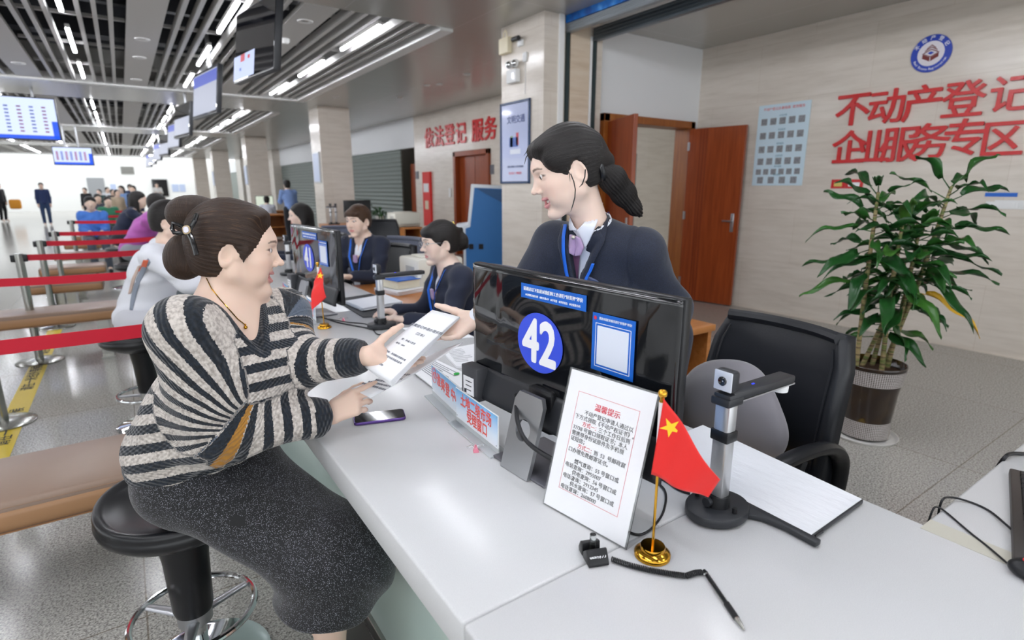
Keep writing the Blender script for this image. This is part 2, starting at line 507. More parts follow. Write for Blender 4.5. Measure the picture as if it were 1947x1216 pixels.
# ================================================================ shared materials
def M_skin():
    m = mat('skin', (.8, .6, .5, 1), .45, spec=.35, sss=.12)
    if 'done' not in m:
        t = NT(m); a = t.attr('skin'); n = t.noise(t.coord('Object', (1,1,1)), 220, 3)
        t.l(a.outputs['Color'], t.b.inputs['Base Color']); t.bump(n, .06, .002); m['done'] = 1
    return m
def M_hair(name, dark, light, rough=.42):
    m = mat(name, dark, rough, spec=.4)
    if 'done' not in m:
        t = NT(m); a = t.attr('strand'); b = t.attr('flow')
        cb = t.n('ShaderNodeCombineXYZ'); t.l(t.math('MULTIPLY', a.outputs['Fac'], 90), cb.inputs[0]); t.l(t.math('MULTIPLY', b.outputs['Fac'], 6), cb.inputs[1])
        n = t.noise(cb.outputs[0], 1.6, 4, .65)
        t.base(t.ramp(n, [(.32, dark), (.56, dark), (.75, light)])); t.bump(n, .55, .004); m['done'] = 1
    return m
M_eye = mat('eye_white', (.80, .76, .74, 1), .12, spec=.6)
M_iris = mat('iris_brown', (.035, .018, .012, 1), .08, spec=.6)
M_teeth = mat('teeth', (.86, .83, .77, 1), .2)
def face_parts(par, P, Fr, sc=1.0, gaze=(1, 0, 0), open_=0, smile=0):
    P = Vector(A3(P)); R = Matrix([list(r) for r in Fr]).transposed()       # local -> world
    W = lambda v: P + R @ (Vector(v)*sc)
    g = Vector(gaze).normalized()
    for s in (-1, 1):
        c = Vector((.0752, s*.0315, .0104)); r = .0130
        e = MB().sphere(W(c), r*sc, seg=24, rings=16).obj('eyeball', M_eye, par, True)
        ib = MB(); o = c+g*(r*.985); gm = R @ rotm(g)
        ib.lathe([(.0058*sc, -.0009*sc), (.0050*sc, .0004*sc), (.003*sc, .0011*sc), (0, .0013*sc)], W(o), 18, gm @ Matrix.Rotation(-PI/2, 3, 'X'))
        adopt(ib.obj('iris', M_iris, None, True), e)
    if open_ > 0:
        t = MB()
        for row, zz, hh, n in ((0, -.0600-open_*.10, .0100, 10),):
            for k in range(n):
                yy = (k-(n-1)/2)*.0056; xx = .0800-yy*yy*12
                lift = smile*min(abs(yy), .03)**2*9
                t.obox(W((xx, yy, zz+lift)), (.0052*sc, .0051*sc, hh*sc), R, .0012*sc, 2)
        t.obj('teeth', M_teeth, par, True)
def marble(name, a, b, c, scale=1.0, rot=(0, 0, 0), rough=.18):
    m = mat(name, a, rough, spec=.45)
    if 'done' in m: return m
    t = NT(m); v = t.coord('Object', (1, 1, 1), rot)
    big = t.noise(v, .9*scale, 2)
    mp = t.n('ShaderNodeMapping'); mp.inputs['Scale'].default_value = (1.4, 1.4, 12); mp.inputs['Rotation'].default_value = (.2, .2, 0); t.l(v, mp.inputs['Vector'])
    st = t.noise(mp.outputs[0], 1.5*scale, 5, .62)
    col = t.ramp(st, [(.25, c), (.5, a), (.75, b)])
    col = t.mix(t.math('MULTIPLY', big, .35), col, b)
    # slab joints
    br = t.n('ShaderNodeTexBrick'); br.offset = .5
    sx = t.sep(t.coord('Object')); cb = t.n('ShaderNodeCombineXYZ'); t.l(t.math('ADD', sx[0], sx[1]), cb.inputs[0]); t.l(sx[2], cb.inputs[1])
    t.l(cb.outputs[0], br.inputs['Vector'])
    br.inputs['Scale'].default_value = 1; br.inputs['Brick Width'].default_value = 1.2; br.inputs['Row Height'].default_value = .6; br.inputs['Mortar Size'].default_value = .0015
    br.inputs['Color1'].default_value = (1, 1, 1, 1); br.inputs['Color2'].default_value = (.97, .97, .96, 1); br.inputs['Mortar'].default_value = (.82, .78, .74, 1)
    t.base(t.mix(1.0, col, br.outputs['Color'], 'MULTIPLY')); m['done'] = 1
    return m
M_marble = marble('beige_marble', 'd8cfc4', 'e0d8ce', 'c9bfb3')
def M_floor_mat():
    m = mat('grey_granite', (.4, .4, .4, 1), .16, spec=.42)
    t = NT(m); v = t.coord('Object')
    n1 = t.noise(v, 140, 2, .7); n2 = t.noise(v, 70, 3, .6); n3 = t.noise(v, .7, 2)
    c1 = t.ramp(n1, [(.34, '4a4846'), (.46, '96938e'), (.55, 'b8b5af'), (.7, 'dcd9d3')])
    c2 = t.ramp(n2, [(.35, '84807b'), (.5, 'b0ada7'), (.66, 'c8c4bc')])
    c = t.mix(.45, c1, c2)
    br = t.n('ShaderNodeTexBrick'); br.offset = 0
    t.l(t.coord('Object', (1, 1, 1), (0, 0, 0), (.12, .35, 0)), br.inputs['Vector'])
    br.inputs['Scale'].default_value = 1; br.inputs['Brick Width'].default_value = 1.2; br.inputs['Row Height'].default_value = 1.2; br.inputs['Mortar Size'].default_value = .003
    br.inputs['Color1'].default_value = (1, 1, 1, 1); br.inputs['Color2'].default_value = (.95, .95, .95, 1); br.inputs['Mortar'].default_value = (.55, .5, .46, 1)
    c = t.mix(1.0, c, br.outputs['Color'], 'MULTIPLY')
    t.base(c); return m
def wood(name, a, b, scale=1.0, axis=2, rough=.35):
    m = mat(name, a, rough)
    if 'done' in m: return m
    t = NT(m); sc = [14*scale]*3; sc[axis] = .8*scale
    n = t.noise(t.coord('Object', sc), 2.2, 5, .6)
    t.base(t.ramp(n, [(.3, b), (.7, a)])); m['done'] = 1
    return m
M_redwood = wood('red_brown_wood', '9c4a22', '7c3414', 1, 2, .3)
M_orange = wood('orange_wood', 'c08048', 'a4662f', 1, 0, .32)
M_frame = wood('door_frame_wood', 'a3622a', '86491b', 1, 2, .35)
M_white = mat('white_paint', 'e9eaea', .6)
M_counter = mat('white_counter', 'd6d7d8', .22, spec=.45)
def _cnt():
    t = NT(M_counter); n = t.noise(t.coord('Object'), 900, 2); n2 = t.noise(t.coord('Object'), 3, 2)
    t.base(t.mix(t.math('MULTIPLY', n2, .5), t.ramp(n, [(.42, 'cbccce'), (.6, 'd9dadb')]), 'd0d0ce'))
_cnt()
M_black = mat('black_plastic', '17181b', .35)
M_dark = mat('dark_grey_plastic', '2b2d31', .4)
M_leather = mat('black_leather', '1c1e23', .38, spec=.5)
def _lea():
    t = NT(M_leather); n = t.noise(t.coord('Object'), 260, 3); t.bump(n, .12, .003)
_lea()
M_gloss = mat('gloss_black', '101216', .06, spec=.6, coat=.6)
M_silver = mat('brushed_silver', 'b4b6b9', .32, .85)
M_chrome = mat('chrome', 'd6d8da', .07, 1)
M_steel = mat('stainless_steel', 'a9a9a4', .22, 1)
M_gold = mat('gold', 'e0a83a', .14, 1)
M_paper = mat('white_paper', 'f0f1f4', .6)
M_ink = mat('grey_print', '6a6e78', .6)
M_inkb = mat('black_print', '2b2d34', .6)
M_redink = mat('red_print', 'd8344a', .5)
M_acr = mat('clear_acrylic', 'f4f8f8', .03, trans=1, ior=1.49)
def thin_glass(name, tint, rough=.02, refl=.06, alpha=.15):
    m = mat(name, tint, rough, alpha=alpha, spec=.8); return m
M_film = thin_glass('clear_film', 'ffffff', .05, alpha=.12)
M_red = mat('flag_red', 'e0201c', .55, sheen=.2)
M_yellow = mat('flag_yellow', 'f6cf2a', .5)
M_belt = mat('red_belt', 'c8102e', .55)
M_blue = mat('sticker_blue', '1764c8', .35)
M_blue2 = mat('number_blue', '3a55dd', .35)
M_wtxt = mat('white_print', 'f6f7fa', .5)
M_wallred = mat('wall_letter_red', 'c9171c', .25, spec=.5)
M_navy = mat('navy_suit', '1b2236', .75, sheen=.15)
def _nav():
    t = NT(M_navy); n = t.noise(t.coord('Object', (1, 1, 1)), 500, 2); n2 = t.noise(t.coord('Object', (1, 1, 1)), 9, 3)
    t.base(t.ramp(n, [(.35, '131826'), (.65, '20283c')])); t.bump(n2, .35, .02)
_nav()
M_shirt = mat('white_shirt', 'e8ebf4', .7)
M_lan = mat('lanyard_blue', '1668d8', .45)
M_tie = mat('lilac_tie', 'b79ac0', .3, sheen=.3)
M_plum = mat('plum_cloth', '6d4363', .5, sheen=.3)
def glow(name, col, e): return mat(name, (0, 0, 0, 1), .5, emit=col, es=e)
# ================================================================ the hall
CZ = 3.12
struct('floor', MB().box((-9, -5, -.1), (10, 47, 0)), M_floor_mat())
M_ceil = mat('grey_metal_ceiling', 'b4b2ae', .25, .3, spec=.5)
def _ceil():
    t = NT(M_ceil); br = t.n('ShaderNodeTexBrick'); br.offset = 0
    t.l(t.coord('Object', (1, 1, 1), (0, 0, 0), (.4, .2, 0)), br.inputs['Vector'])
    br.inputs['Scale'].default_value = 1; br.inputs['Brick Width'].default_value = 1.2; br.inputs['Row Height'].default_value = 2.4; br.inputs['Mortar Size'].default_value = .004
    br.inputs['Color1'].default_value = rgb('b8b6b2'); br.inputs['Color2'].default_value = rgb('b4b2ae'); br.inputs['Mortar'].default_value = rgb('c6c5c2')
    t.base(br.outputs['Color'])
_ceil()
M_ceilw = mat('grey_ceiling_panel', 'c4c2be', .5)
M_rim = mat('white_rim', 'e6e6e4', .4)
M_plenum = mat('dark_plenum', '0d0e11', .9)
M_slat = mat('grey_slat', 'c0bfbc', .4)
M_wellside = mat('well_side', '8d8c88', .6)
XR = 3.05                       # right edge of the slatted wells
PER = 1.365                     # one well and one solid panel
WY = [(-2.35, 3.7), (5.77, 11.8), (13.95, 19.7), (21.9, 27.8), (30.0, 36.0)]
XL = 1.8+.16-PER*6-.32
# solid parts of the ceiling
struct('ceiling', MB().box((XR+.14, -5, CZ), (10, 38.0, CZ+.08)), M_ceil)
for i in range(len(WY)+1):
    y0 = -5 if i == 0 else WY[i-1][1]; y1 = WY[i][0] if i < len(WY) else 47
    struct('ceiling_strip', MB().box((-9, y0, CZ), (XR+.14, min(y1, 38.0), CZ+.08)), M_ceil)
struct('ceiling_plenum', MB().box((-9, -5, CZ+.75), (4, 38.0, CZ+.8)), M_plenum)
PANX = [1.8-PER*k for k in range(7)]
duct = MB()
for (y0, y1) in WY:
    struct('ceiling_well_side', MB().box((XR+.14, y0, CZ+.08), (XR+.2, y1, CZ+.75)).box((-9, y1, CZ+.08), (XR+.14, y1+.05, CZ+.75)).box((-9, y0-.05, CZ+.08), (XR+.14, y0, CZ+.75)), M_wellside)
    struct('ceiling_rim', MB().box((XR, y0, CZ-.03), (XR+.15, y1+.12, CZ+.1)).box((-9, y1-.02, CZ-.03), (XR, y1+.12, CZ+.1)), M_rim)
    for px_ in PANX:
        struct('ceiling_panel', MB().box((px_-.16, y0, CZ-.005), (px_+.16, y1, CZ+.04)), M_ceilw)
    for k in range(7):
        a = PANX[k]+.16; b = XR if k == 0 else PANX[k-1]-.16
        g = MB(); n = 7
        for j in range(1, n+1):
            xx = a+(b-a)*j/(n+1)
            if j == 4: continue
            g.box((xx-.02, y0, CZ-.005), (xx+.02, y1, CZ+.075))
        for yy in np.arange(y0+.6, y1, 1.45): g.box((a, yy-.02, CZ+.08), (b, yy+.02, CZ+.11))
        struct('ceiling_slat_grille', g, M_slat)
    for q in range(6):
        yy = y0+.5+q*1.0
        duct.box((-8+rnd.random(), yy, CZ+.35+.2*rnd.random()), (2.8, yy+.10+.25*rnd.random(), CZ+.55+.15*rnd.random()))
struct('ceiling_ducts', duct, mat('dark_duct', '26282c', .6))
# light tubes and downlights
M_tube = glow('tube_light', 'f6f8ff', 60)
proto = None
for wi, (y0, y1) in enumerate(WY[:5]):
    for k in range(5):
        lx = PANX[k]+PER/2
        for q in range(3):
            ya = y0+.3+q*2.02
            where = ['over the window counter', 'over the benches', 'over the walkway left of the benches', 'near the left side of the hall', 'near the far left of the hall'][k]
            if proto is None:
                t = thing('ceiling_light', 'x', 'light', (0, 0, 0))
                MB().box((-.018, 0, -.012), (.018, 1.25, .012), .008).obj('tube', M_tube, t, True)
                MB().box((-.02, -.02, .012), (.02, 1.27, .05)).obj('housing', M_slat, t)
                proto = t
            else: t = copy_tree(proto)
            t.location = (lx, ya, CZ-.01)
            t['label'] = 'white tube light in the %s slatted ceiling bay %s' % (['nearest', 'second', 'third', 'fourth', 'fifth'][wi], where)
            t['group'] = 'tube lights in the slatted ceiling'
    # the tubes of a bay light the hall as one long lamp per line
proto = None
dls = [(.43, 8.14, 'first'), (.43, 9.25, 'second'), (.43, 11.1, 'third'), (1.79, 6.35, 'nearest on the right panel'), (1.79, 10.3, 'far end on the right panel'), (-.93, 8.2, 'on the left panel, near'), (-.93, 10.6, 'on the left panel, far')]
for x, y, w in dls:
    if proto is None:
        t = thing('downlight', 'x', 'light'); proto = t
        MB().lathe([(.045, .002), (.075, .002), (.08, -.004), (.075, -.012), (.05, -.008), (.045, .002)], seg=24).obj('ring', M_rim, t, True)
        MB().lathe([(.046, .0), (.02, -.004), (0, -.004)], seg=20).obj('lens', M_steel, t, True)
    else: t = copy_tree(proto)
    t.location = (x, y, CZ-.004); t['label'] = 'round white downlight in the solid ceiling panel, %s' % w; t['group'] = 'downlights in the solid panels'
t = thing('smoke_detector', 'round white smoke detector on the solid ceiling panel beside the nearest screen', 'smoke detector', tuple(at(541, 74, z=CZ)))
MB().lathe([(0, -.05), (.035, -.048), (.05, -.03), (.055, 0), (0, 0)], at(541, 74, z=CZ-.005), 24).obj('body', M_rim, t, True)
MB().lathe([(.0, -.052), (.02, -.05), (.022, -.045), (0, -.045)], at(541, 74, z=CZ-.007), 16).obj('sensor', M_ceilw, t, True)
for i, (px, py) in enumerate(((640, 185), (812, 162), (835, 160), (888, 141), (760, 185))):
    p = at(px, py, z=CZ-.002); t = MB().lathe([(0, -.012), (.04, -.012), (.06, 0), (0, 0)], p, 20).obj('sprinkler', M_rim, None, True)
    tag(t, 'small ceiling fitting on the grey metal ceiling, %s from the left' % ['first', 'third', 'fourth', 'fifth', 'second'][i], 'ceiling fitting', 'small fittings on the metal ceiling')
p = at(1305, 10, z=CZ)
t = thing('sprinkler', 'brass sprinkler head on the ceiling of the service room', 'sprinkler', tuple(p))
MB().lathe([(0, -.02), (.012, -.02), (.014, 0), (0, 0)], p, 16).obj('neck', M_steel, t, True)
MB().lathe([(0, -.06), (.03, -.058), (.032, -.054), (.008, -.05), (.006, -.02), (0, -.02)], p, 16).obj('deflector', M_gold, t, True)
# ---------------------------------------------------------------- walls
struct('wall_right', MB().box((6.21, -5, 0), (6.4, 4.8, CZ)), M_marble)
struct('baseboard_right', MB().box((6.18, -5, 0), (6.21, 4.8, .004)), M_marble)
M_wup = mat('white_wall', 'e4e6e8', .6)
struct('wall_service_room_back', MB().box((4.43, 4.8, 2.24), (6.21, 4.95, CZ)).box((6.06, 4.8, 0), (6.21, 4.95, 2.24)).box((4.43, 4.8, 0), (4.50, 4.95, 2.24)), M_wup)
# pillar with the poster and its shutter-track strips
struct('wall_pillar', MB().box((3.62, 4.69, 0), (3.80, 5.45, CZ)).box((3.80, 4.72, 0), (4.43, 5.45, CZ)), M_marble)
struct('trim_white_post', MB().box((3.80, 4.67, 0), (3.865, 4.72, CZ), .004), M_white)
M_track = mat('dark_green_track', '2f3d3f', .4)
struct('trim_shutter_track', MB().box((3.915, 4.69, 0), (3.955, 4.72, 2.98)), M_track)
struct('trim_shutter_track_inner', MB().box((4.285, 4.69, 0), (4.325, 4.72, 2.98)), M_track)
struct('trim_strip', MB().box((3.975, 4.705, 0), (4.24, 4.72, CZ)), marble('beige_marble_warm', 'd8c6b0', 'e0d2c0', 'c6b096'))
struct('trim_edge', MB().box((4.245, 4.70, 0), (4.275, 4.72, 2.98), .003), M_white)
# rolled shutters over the opening
M_shut = mat('grey_shutter', '8f969b', .35, .5)
M_shut2 = mat('dark_grey_shutter', '5d666d', .35, .5)
def corrug(x, z0, z1, n, name, m, lab):
    b = MB(); b.box((x-.03, -4, z0), (x+.03, 4.69, z1))
    for i in range(n):
        z = z0+(z1-z0)*(i+.5)/n; b.box((x-.036, -4, z-(z1-z0)/n*.32), (x+.036, 4.69, z+(z1-z0)/n*.32), .004, 1)
    o = b.obj(name, m, None); tag(o, lab, 'shutter', 'rolled-up shutters over the service room opening'); return o
corrug(3.93, 2.965, 3.045, 3, 'roller_shutter', M_shut, 'light grey rolled-up shutter under the blue band')
corrug(4.30, 2.935, 3.06, 4, 'roller_shutter', M_shut2, 'dark grey rolled-up shutter nearer the wooden doors')
M_bl = mat('blue_sky_band', '1c6fc4', .4)
def _bl():
    t = NT(M_bl); n = t.noise(t.coord('Object', (1, 3, 3)), 2.5, 4); t.base(t.ramp(n, [(.35, '0d4f9e'), (.55, '1f78d2'), (.75, '62aef0')]))
_bl()
tag(MB().box((3.89, -4, 3.05), (3.92, 4.69, 3.118)).obj('sign_band', M_bl), 'bright blue printed band above the light grey shutter', 'sign')
# double doors
d1 = thing('door_1', None, None, (5.28, 4.8, 0)); d1['kind'] = 'structure'
fr = MB()
fr.box((4.50, 4.72, 0), (4.585, 4.97, 2.25), .006).box((5.985, 4.72, 0), (6.07, 4.97, 2.25), .006).box((4.50, 4.72, 2.165), (6.07, 4.97, 2.25), .006)
fr.obj('door_frame', M_frame, d1)
def leaf(hx, hy, ang, w, hside):
    """door leaf hinged at (hx, hy); ang = direction in degrees"""
    a = math.radians(ang); R = Matrix.Rotation(a, 3, 'Z')
    c = Vector((hx, hy, 1.085)) + R @ Vector((w/2, 0, 0))
    d = thing('door_leaf', None, None); adopt(d, d1)
    o = MB().obox(c, (w, .045, 2.15), R, .004).obj('panel', M_redwood, d)
    g = MB()
    for dx in (.16, .20, .24):
        for s in (-1, 1):
            g.obox(Vector((hx, hy, 1.085))+R @ Vector((dx, s*.0225, 0)), (.012, .004, 2.13), R)
    g.obj('groove', mat('groove_wood', '7a3014', .4), d)
    h = MB()
    for s in (-1, 1):
        h.obox(Vector((hx, hy, 1.03))+R @ Vector((w-.07, s*.026, 0)), (.04, .008, .22), R, .003)
        h.tube([Vector((hx, hy, 1.05))+R @ Vector((w-.07, s*k, 0)) for k in (.028, .06)], .009, 10)
        h.tube([Vector((hx, hy, 1.05))+R @ Vector((w-.07-k, s*.06, 0)) for k in (-.008, .11)], .009, 10)
    h.obj('handle', M_silver, d, True)
    q = MB()
    for z in (.25, 1.1, 1.95): q.obox(Vector((hx, hy, z))+R @ Vector((.01, hside*.026, 0)), (.03, .012, .1), R)
    q.obj('hinge', M_silver, d)
leaf(4.585, 4.73, -113, .72, 1)
leaf(5.985, 4.73, -80, .72, -1)
# corridor behind the doors
struct('wall_corridor', MB().box((6.06, 7.4, 0), (9.9, 7.5, CZ)).box((9.8, 5, 0), (9.9, 7.5, CZ)), M_marble)
o = MB().box((7.0, 7.26, 0), (7.75, 7.39, 2.05)).obj('corridor_cabinet', mat('grey_green_cabinet', '5d6460', .5)); tag(o, 'grey green cabinet front seen through the open double doors', 'cabinet')
struct('wall_corridor_dark', MB().box((6.2, 7.36, 2.06), (7.75, 7.399, CZ)), mat('grey_marble', '8b8378', .4))
# ---------------------------------------------------------------- the long right-hand side of the hall
M_mar2 = M_marble
struct('wall_hall_right', MB().box((6.06, 7.5, 0), (6.2, 9.55, CZ)).box((6.06, 9.55, 2.16), (6.2, 10.93, CZ)).box((6.06, 10.93, 0), (6.2, 13.0, CZ)), M_mar2)
d2 = thing('door_2', None, None, (6.06, 10.2, 0)); d2['kind'] = 'structure'
MB().box((6.0, 9.52, 0), (6.22, 9.62, 2.2), .006).box((6.0, 10.86, 0), (6.22, 10.96, 2.2), .006).box((6.0, 9.52, 2.1), (6.22, 10.96, 2.2), .006).obj('door_frame', M_redwood, d2)
MB().box((6.13, 9.62, 0), (6.18, 10.23, 2.1)).obj('door_leaf', M_redwood, d2)
MB().box((6.13, 10.25, 0), (6.18, 10.86, 2.1)).obj('door_leaf', M_redwood, d2)
M_gshut = mat('grey_green_shutter', '77827e', .4, .3)
def _gs():
    t = NT(M_gshut); s = t.sep(t.coord('Object')); w = t.math('FRACT', t.math('MULTIPLY', s[2], 9.0))
    t.base(t.ramp(w, [(.0, '5a6461'), (.12, '87918d'), (.9, '7a8480'), (1, '5a6461')])); t.bump(t.math('SINE', t.math('MULTIPLY', s[2], 56.5)), .5, .02)
_gs()
for k, (ya, yb) in enumerate(((13.0, 20.6), (21.2, 28.8), (29.4, 37.0), (37.6, 45.5))):
    struct('wall_hall_upper', MB().box((6.06, ya, 2.42), (6.2, yb, CZ)), M_wup)
    struct('wall_hall_column', MB().box((5.75, yb-1.6, 0), (6.2, yb, CZ)).box((6.06, yb, 0), (6.2, yb+.6, CZ)), M_mar2)
    o = MB().box((6.1, ya+.95, 0), (6.14, yb-1.6, 2.42)).obj('roller_shutter', M_gshut); tag(o, 'closed grey green roller shutter %s along the right wall of the hall' % ['nearest', 'second', 'third', 'farthest'][k], 'shutter', 'closed shutters along the hall')
    struct('wall_hall_recess', MB().box((6.75, ya-.2, 0), (6.85, ya+3, CZ)), mat('brown_recess', '6f5a48', .6))
    o = MB().box((6.3, ya+.15, 0), (6.36, ya+.8, 2.05)).obj('wooden_door', M_redwood); tag(o, 'red brown wooden door in the %s recess of the right wall' % ['nearest', 'second', 'third', 'farthest'][k], 'door', 'wooden doors in the wall recesses')
for k, y in enumerate((12.4, 20.9, 29.2, 37.4)):
    struct('wall_pillar', MB().box((3.61, y, 0), (4.28, y+.7, CZ)), M_mar2)
    if k < 3:
        b = thing('notice_board', 'framed pale notice on the hall side of the %s marble pillar' % ['second', 'third', 'fourth'][k], 'notice', (3.6, y+.35, 1.9), 'notices on the marble pillars')
        MB().box((3.585, y+.1, 1.55), (3.61, y+.6, 2.2), .004).obj('frame', M_silver, b)
        MB().box((3.581, y+.13, 1.58), (3.585, y+.57, 2.17)).obj('sheet', mat('pale_blue_sheet', 'bcc9e6', .3), b)
struct('wall_far', MB().box((-9, 46, 0), (6.2, 46.2, 5)), mat('bright_white_wall', 'f4f4f2', .6))
struct('door_3', MB().box((-1.75, 45.93, 0), (-.85, 46, 2.1)), mat('grey_door', '9d9fa2', .5))
o = MB().box((1.8, 45.9, .9), (2.7, 46, 2.03)).obj('wall_screen', M_gloss); tag(o, 'black screen on the far white wall above a seated figure', 'screen')
v = thing('air_vent', 'grey louvred air vent high on the far white wall', 'vent', (.5, 45.98, 2.6))
MB().box((.15, 45.95, 2.35), (.9, 46, 2.86)).obj('frame', M_slat, v)
b = MB()
for i in range(7): b.box((.18, 45.93, 2.39+i*.066), (.87, 45.95, 2.425+i*.066))
b.obj('louvre', mat('vent_grey', '77756f', .6), v)
for i, (x, w) in enumerate(((2.95, .4), (-.55, .3), (3.4, .35))):
    o = MB().box((x, 45.97, 1.2), (x+w, 46, 1.7)).obj('wall_notice', mat('pale_blue_sheet', 'bcc9e6', .3)); tag(o, 'small pale notice on the far white wall, %s' % ['right of the black screen', 'beside the grey door', 'nearest the right wall'][i], 'notice', 'notices on the far wall')
# left side: glazed front between grey columns
M_colg = mat('grey_column', 'c3c4c6', .5)
for i, y in enumerate((41.0, 33, 25, 17, 9, 1)):
    struct('wall_left_column', MB().box((-7.6, y, 0), (-6.9, y+.8, CZ)), M_colg)
struct('wall_left_sill', MB().box((-7.5, -5, 0), (-7.3, 46, .35)), M_colg)
struct('wall_left_head', MB().box((-7.5, -5, 2.95), (-7.3, 46, CZ)), M_colg)
M_pane = thin_glass('window_glass', 'e8f0f2', .02, alpha=.08)
for i, (ya, yb) in enumerate(((41.8, 46), (33.8, 41), (25.8, 33), (17.8, 25), (9.8, 17), (1.8, 9), (-5, 1))):
    wn = thing('window_%d' % (i+1), None, None, (-7.4, ya, .35)); wn['kind'] = 'structure'
    f = MB(); n = 4
    for j in range(n+1): yy = ya+(yb-ya)*j/n; f.box((-7.44, yy-.03, .35), (-7.36, yy+.03, 2.95))
    f.box((-7.44, ya, .35), (-7.36, yb, .41)).box((-7.44, ya, 2.89), (-7.36, yb, 2.95)).box((-7.44, ya, 1.9), (-7.36, yb, 1.95))
    f.obj('window_frame', M_slat, wn)
    MB().box((-7.404, ya, .38), (-7.396, yb, 2.92)).obj('pane', M_pane, wn)
for i, (px, D, w) in enumerate(((27, 40, 1.1), (54, 43, .9))):
    p = at(px, 390, D=D); struct('wall_column_far_left', MB().box((p.x-w/2, p.y, 0), (p.x+w/2, p.y+.8, CZ)), M_colg)
# ================================================================ the service counter and what stands on it
H = .76
CX0, CX1 = .36, 1.285
M_gpan = mat('pale_green_glass', 'c5d9d2', .12, spec=.55)
M_kick = mat('dark_stone', '55534f', .4)
M_desk = mat('desk_side', 'd6d6d4', .4)
def counter(y0, y1, label, ret=False):
    t = thing('service_counter', label, 'counter', (.8, (y0+y1)/2, 0), 'white counters of the service row')
    b = MB()
    if ret:
        prof = [(CX0, y0), (2.35, y0), (2.35, .352), (CX1, .352), (CX1, y1), (CX0, y1)]
        b.prism(prof, .075, Matrix.Translation((0, 0, H-.075)), .006)
    else: b.box((CX0, y0+.0015, H-.075), (CX1, y1-.0015, H), .006)
    b.obj('worktop', M_counter, t, True, 50)
    MB().box((.50, y0, .06), (.52, y1, H-.076)).obj('glass_panel', M_gpan, t)
    MB().box((.485, y0, .012), (.505, y1, .06), .003).obj('bottom_trim', M_steel, t)
    MB().box((.52, y0+.02, 0), (.9, y1-.02, H-.08)).obj('cabinet', M_desk, t)
    if ret: MB().box((2.25, -.4, 0), (2.3, .3, H-.08)).obj('side_panel', M_desk, t)
    return t
counter(-1.3, .66, 'white counter nearest the camera with a return desk on the right', True)
counter(.66, 3.06, 'white counter with the 42 monitor and the seated woman in stripes')
counter(3.06, 5.46, 'white counter behind the 41 monitor')
for i, y in enumerate((5.46, 7.86, 10.26)): counter(y, y+2.4, 'white counter %s behind window 41 towards the back' % ['first', 'second', 'third'][i])
struct('trim_floor_border', MB().box((.36, -1.3, 0), (.485, 12.6, .004)), M_kick)
# worn tape on the joint of the return desk
t = MB().box((1.262, .14, H+.0002), (1.315, .350, H+.0010)).obj('joint_tape', mat('aged_tape', 'c4c1b4', .3)); tag(t, 'aged beige tape over the joint where the return desk meets the counter', 'tape')
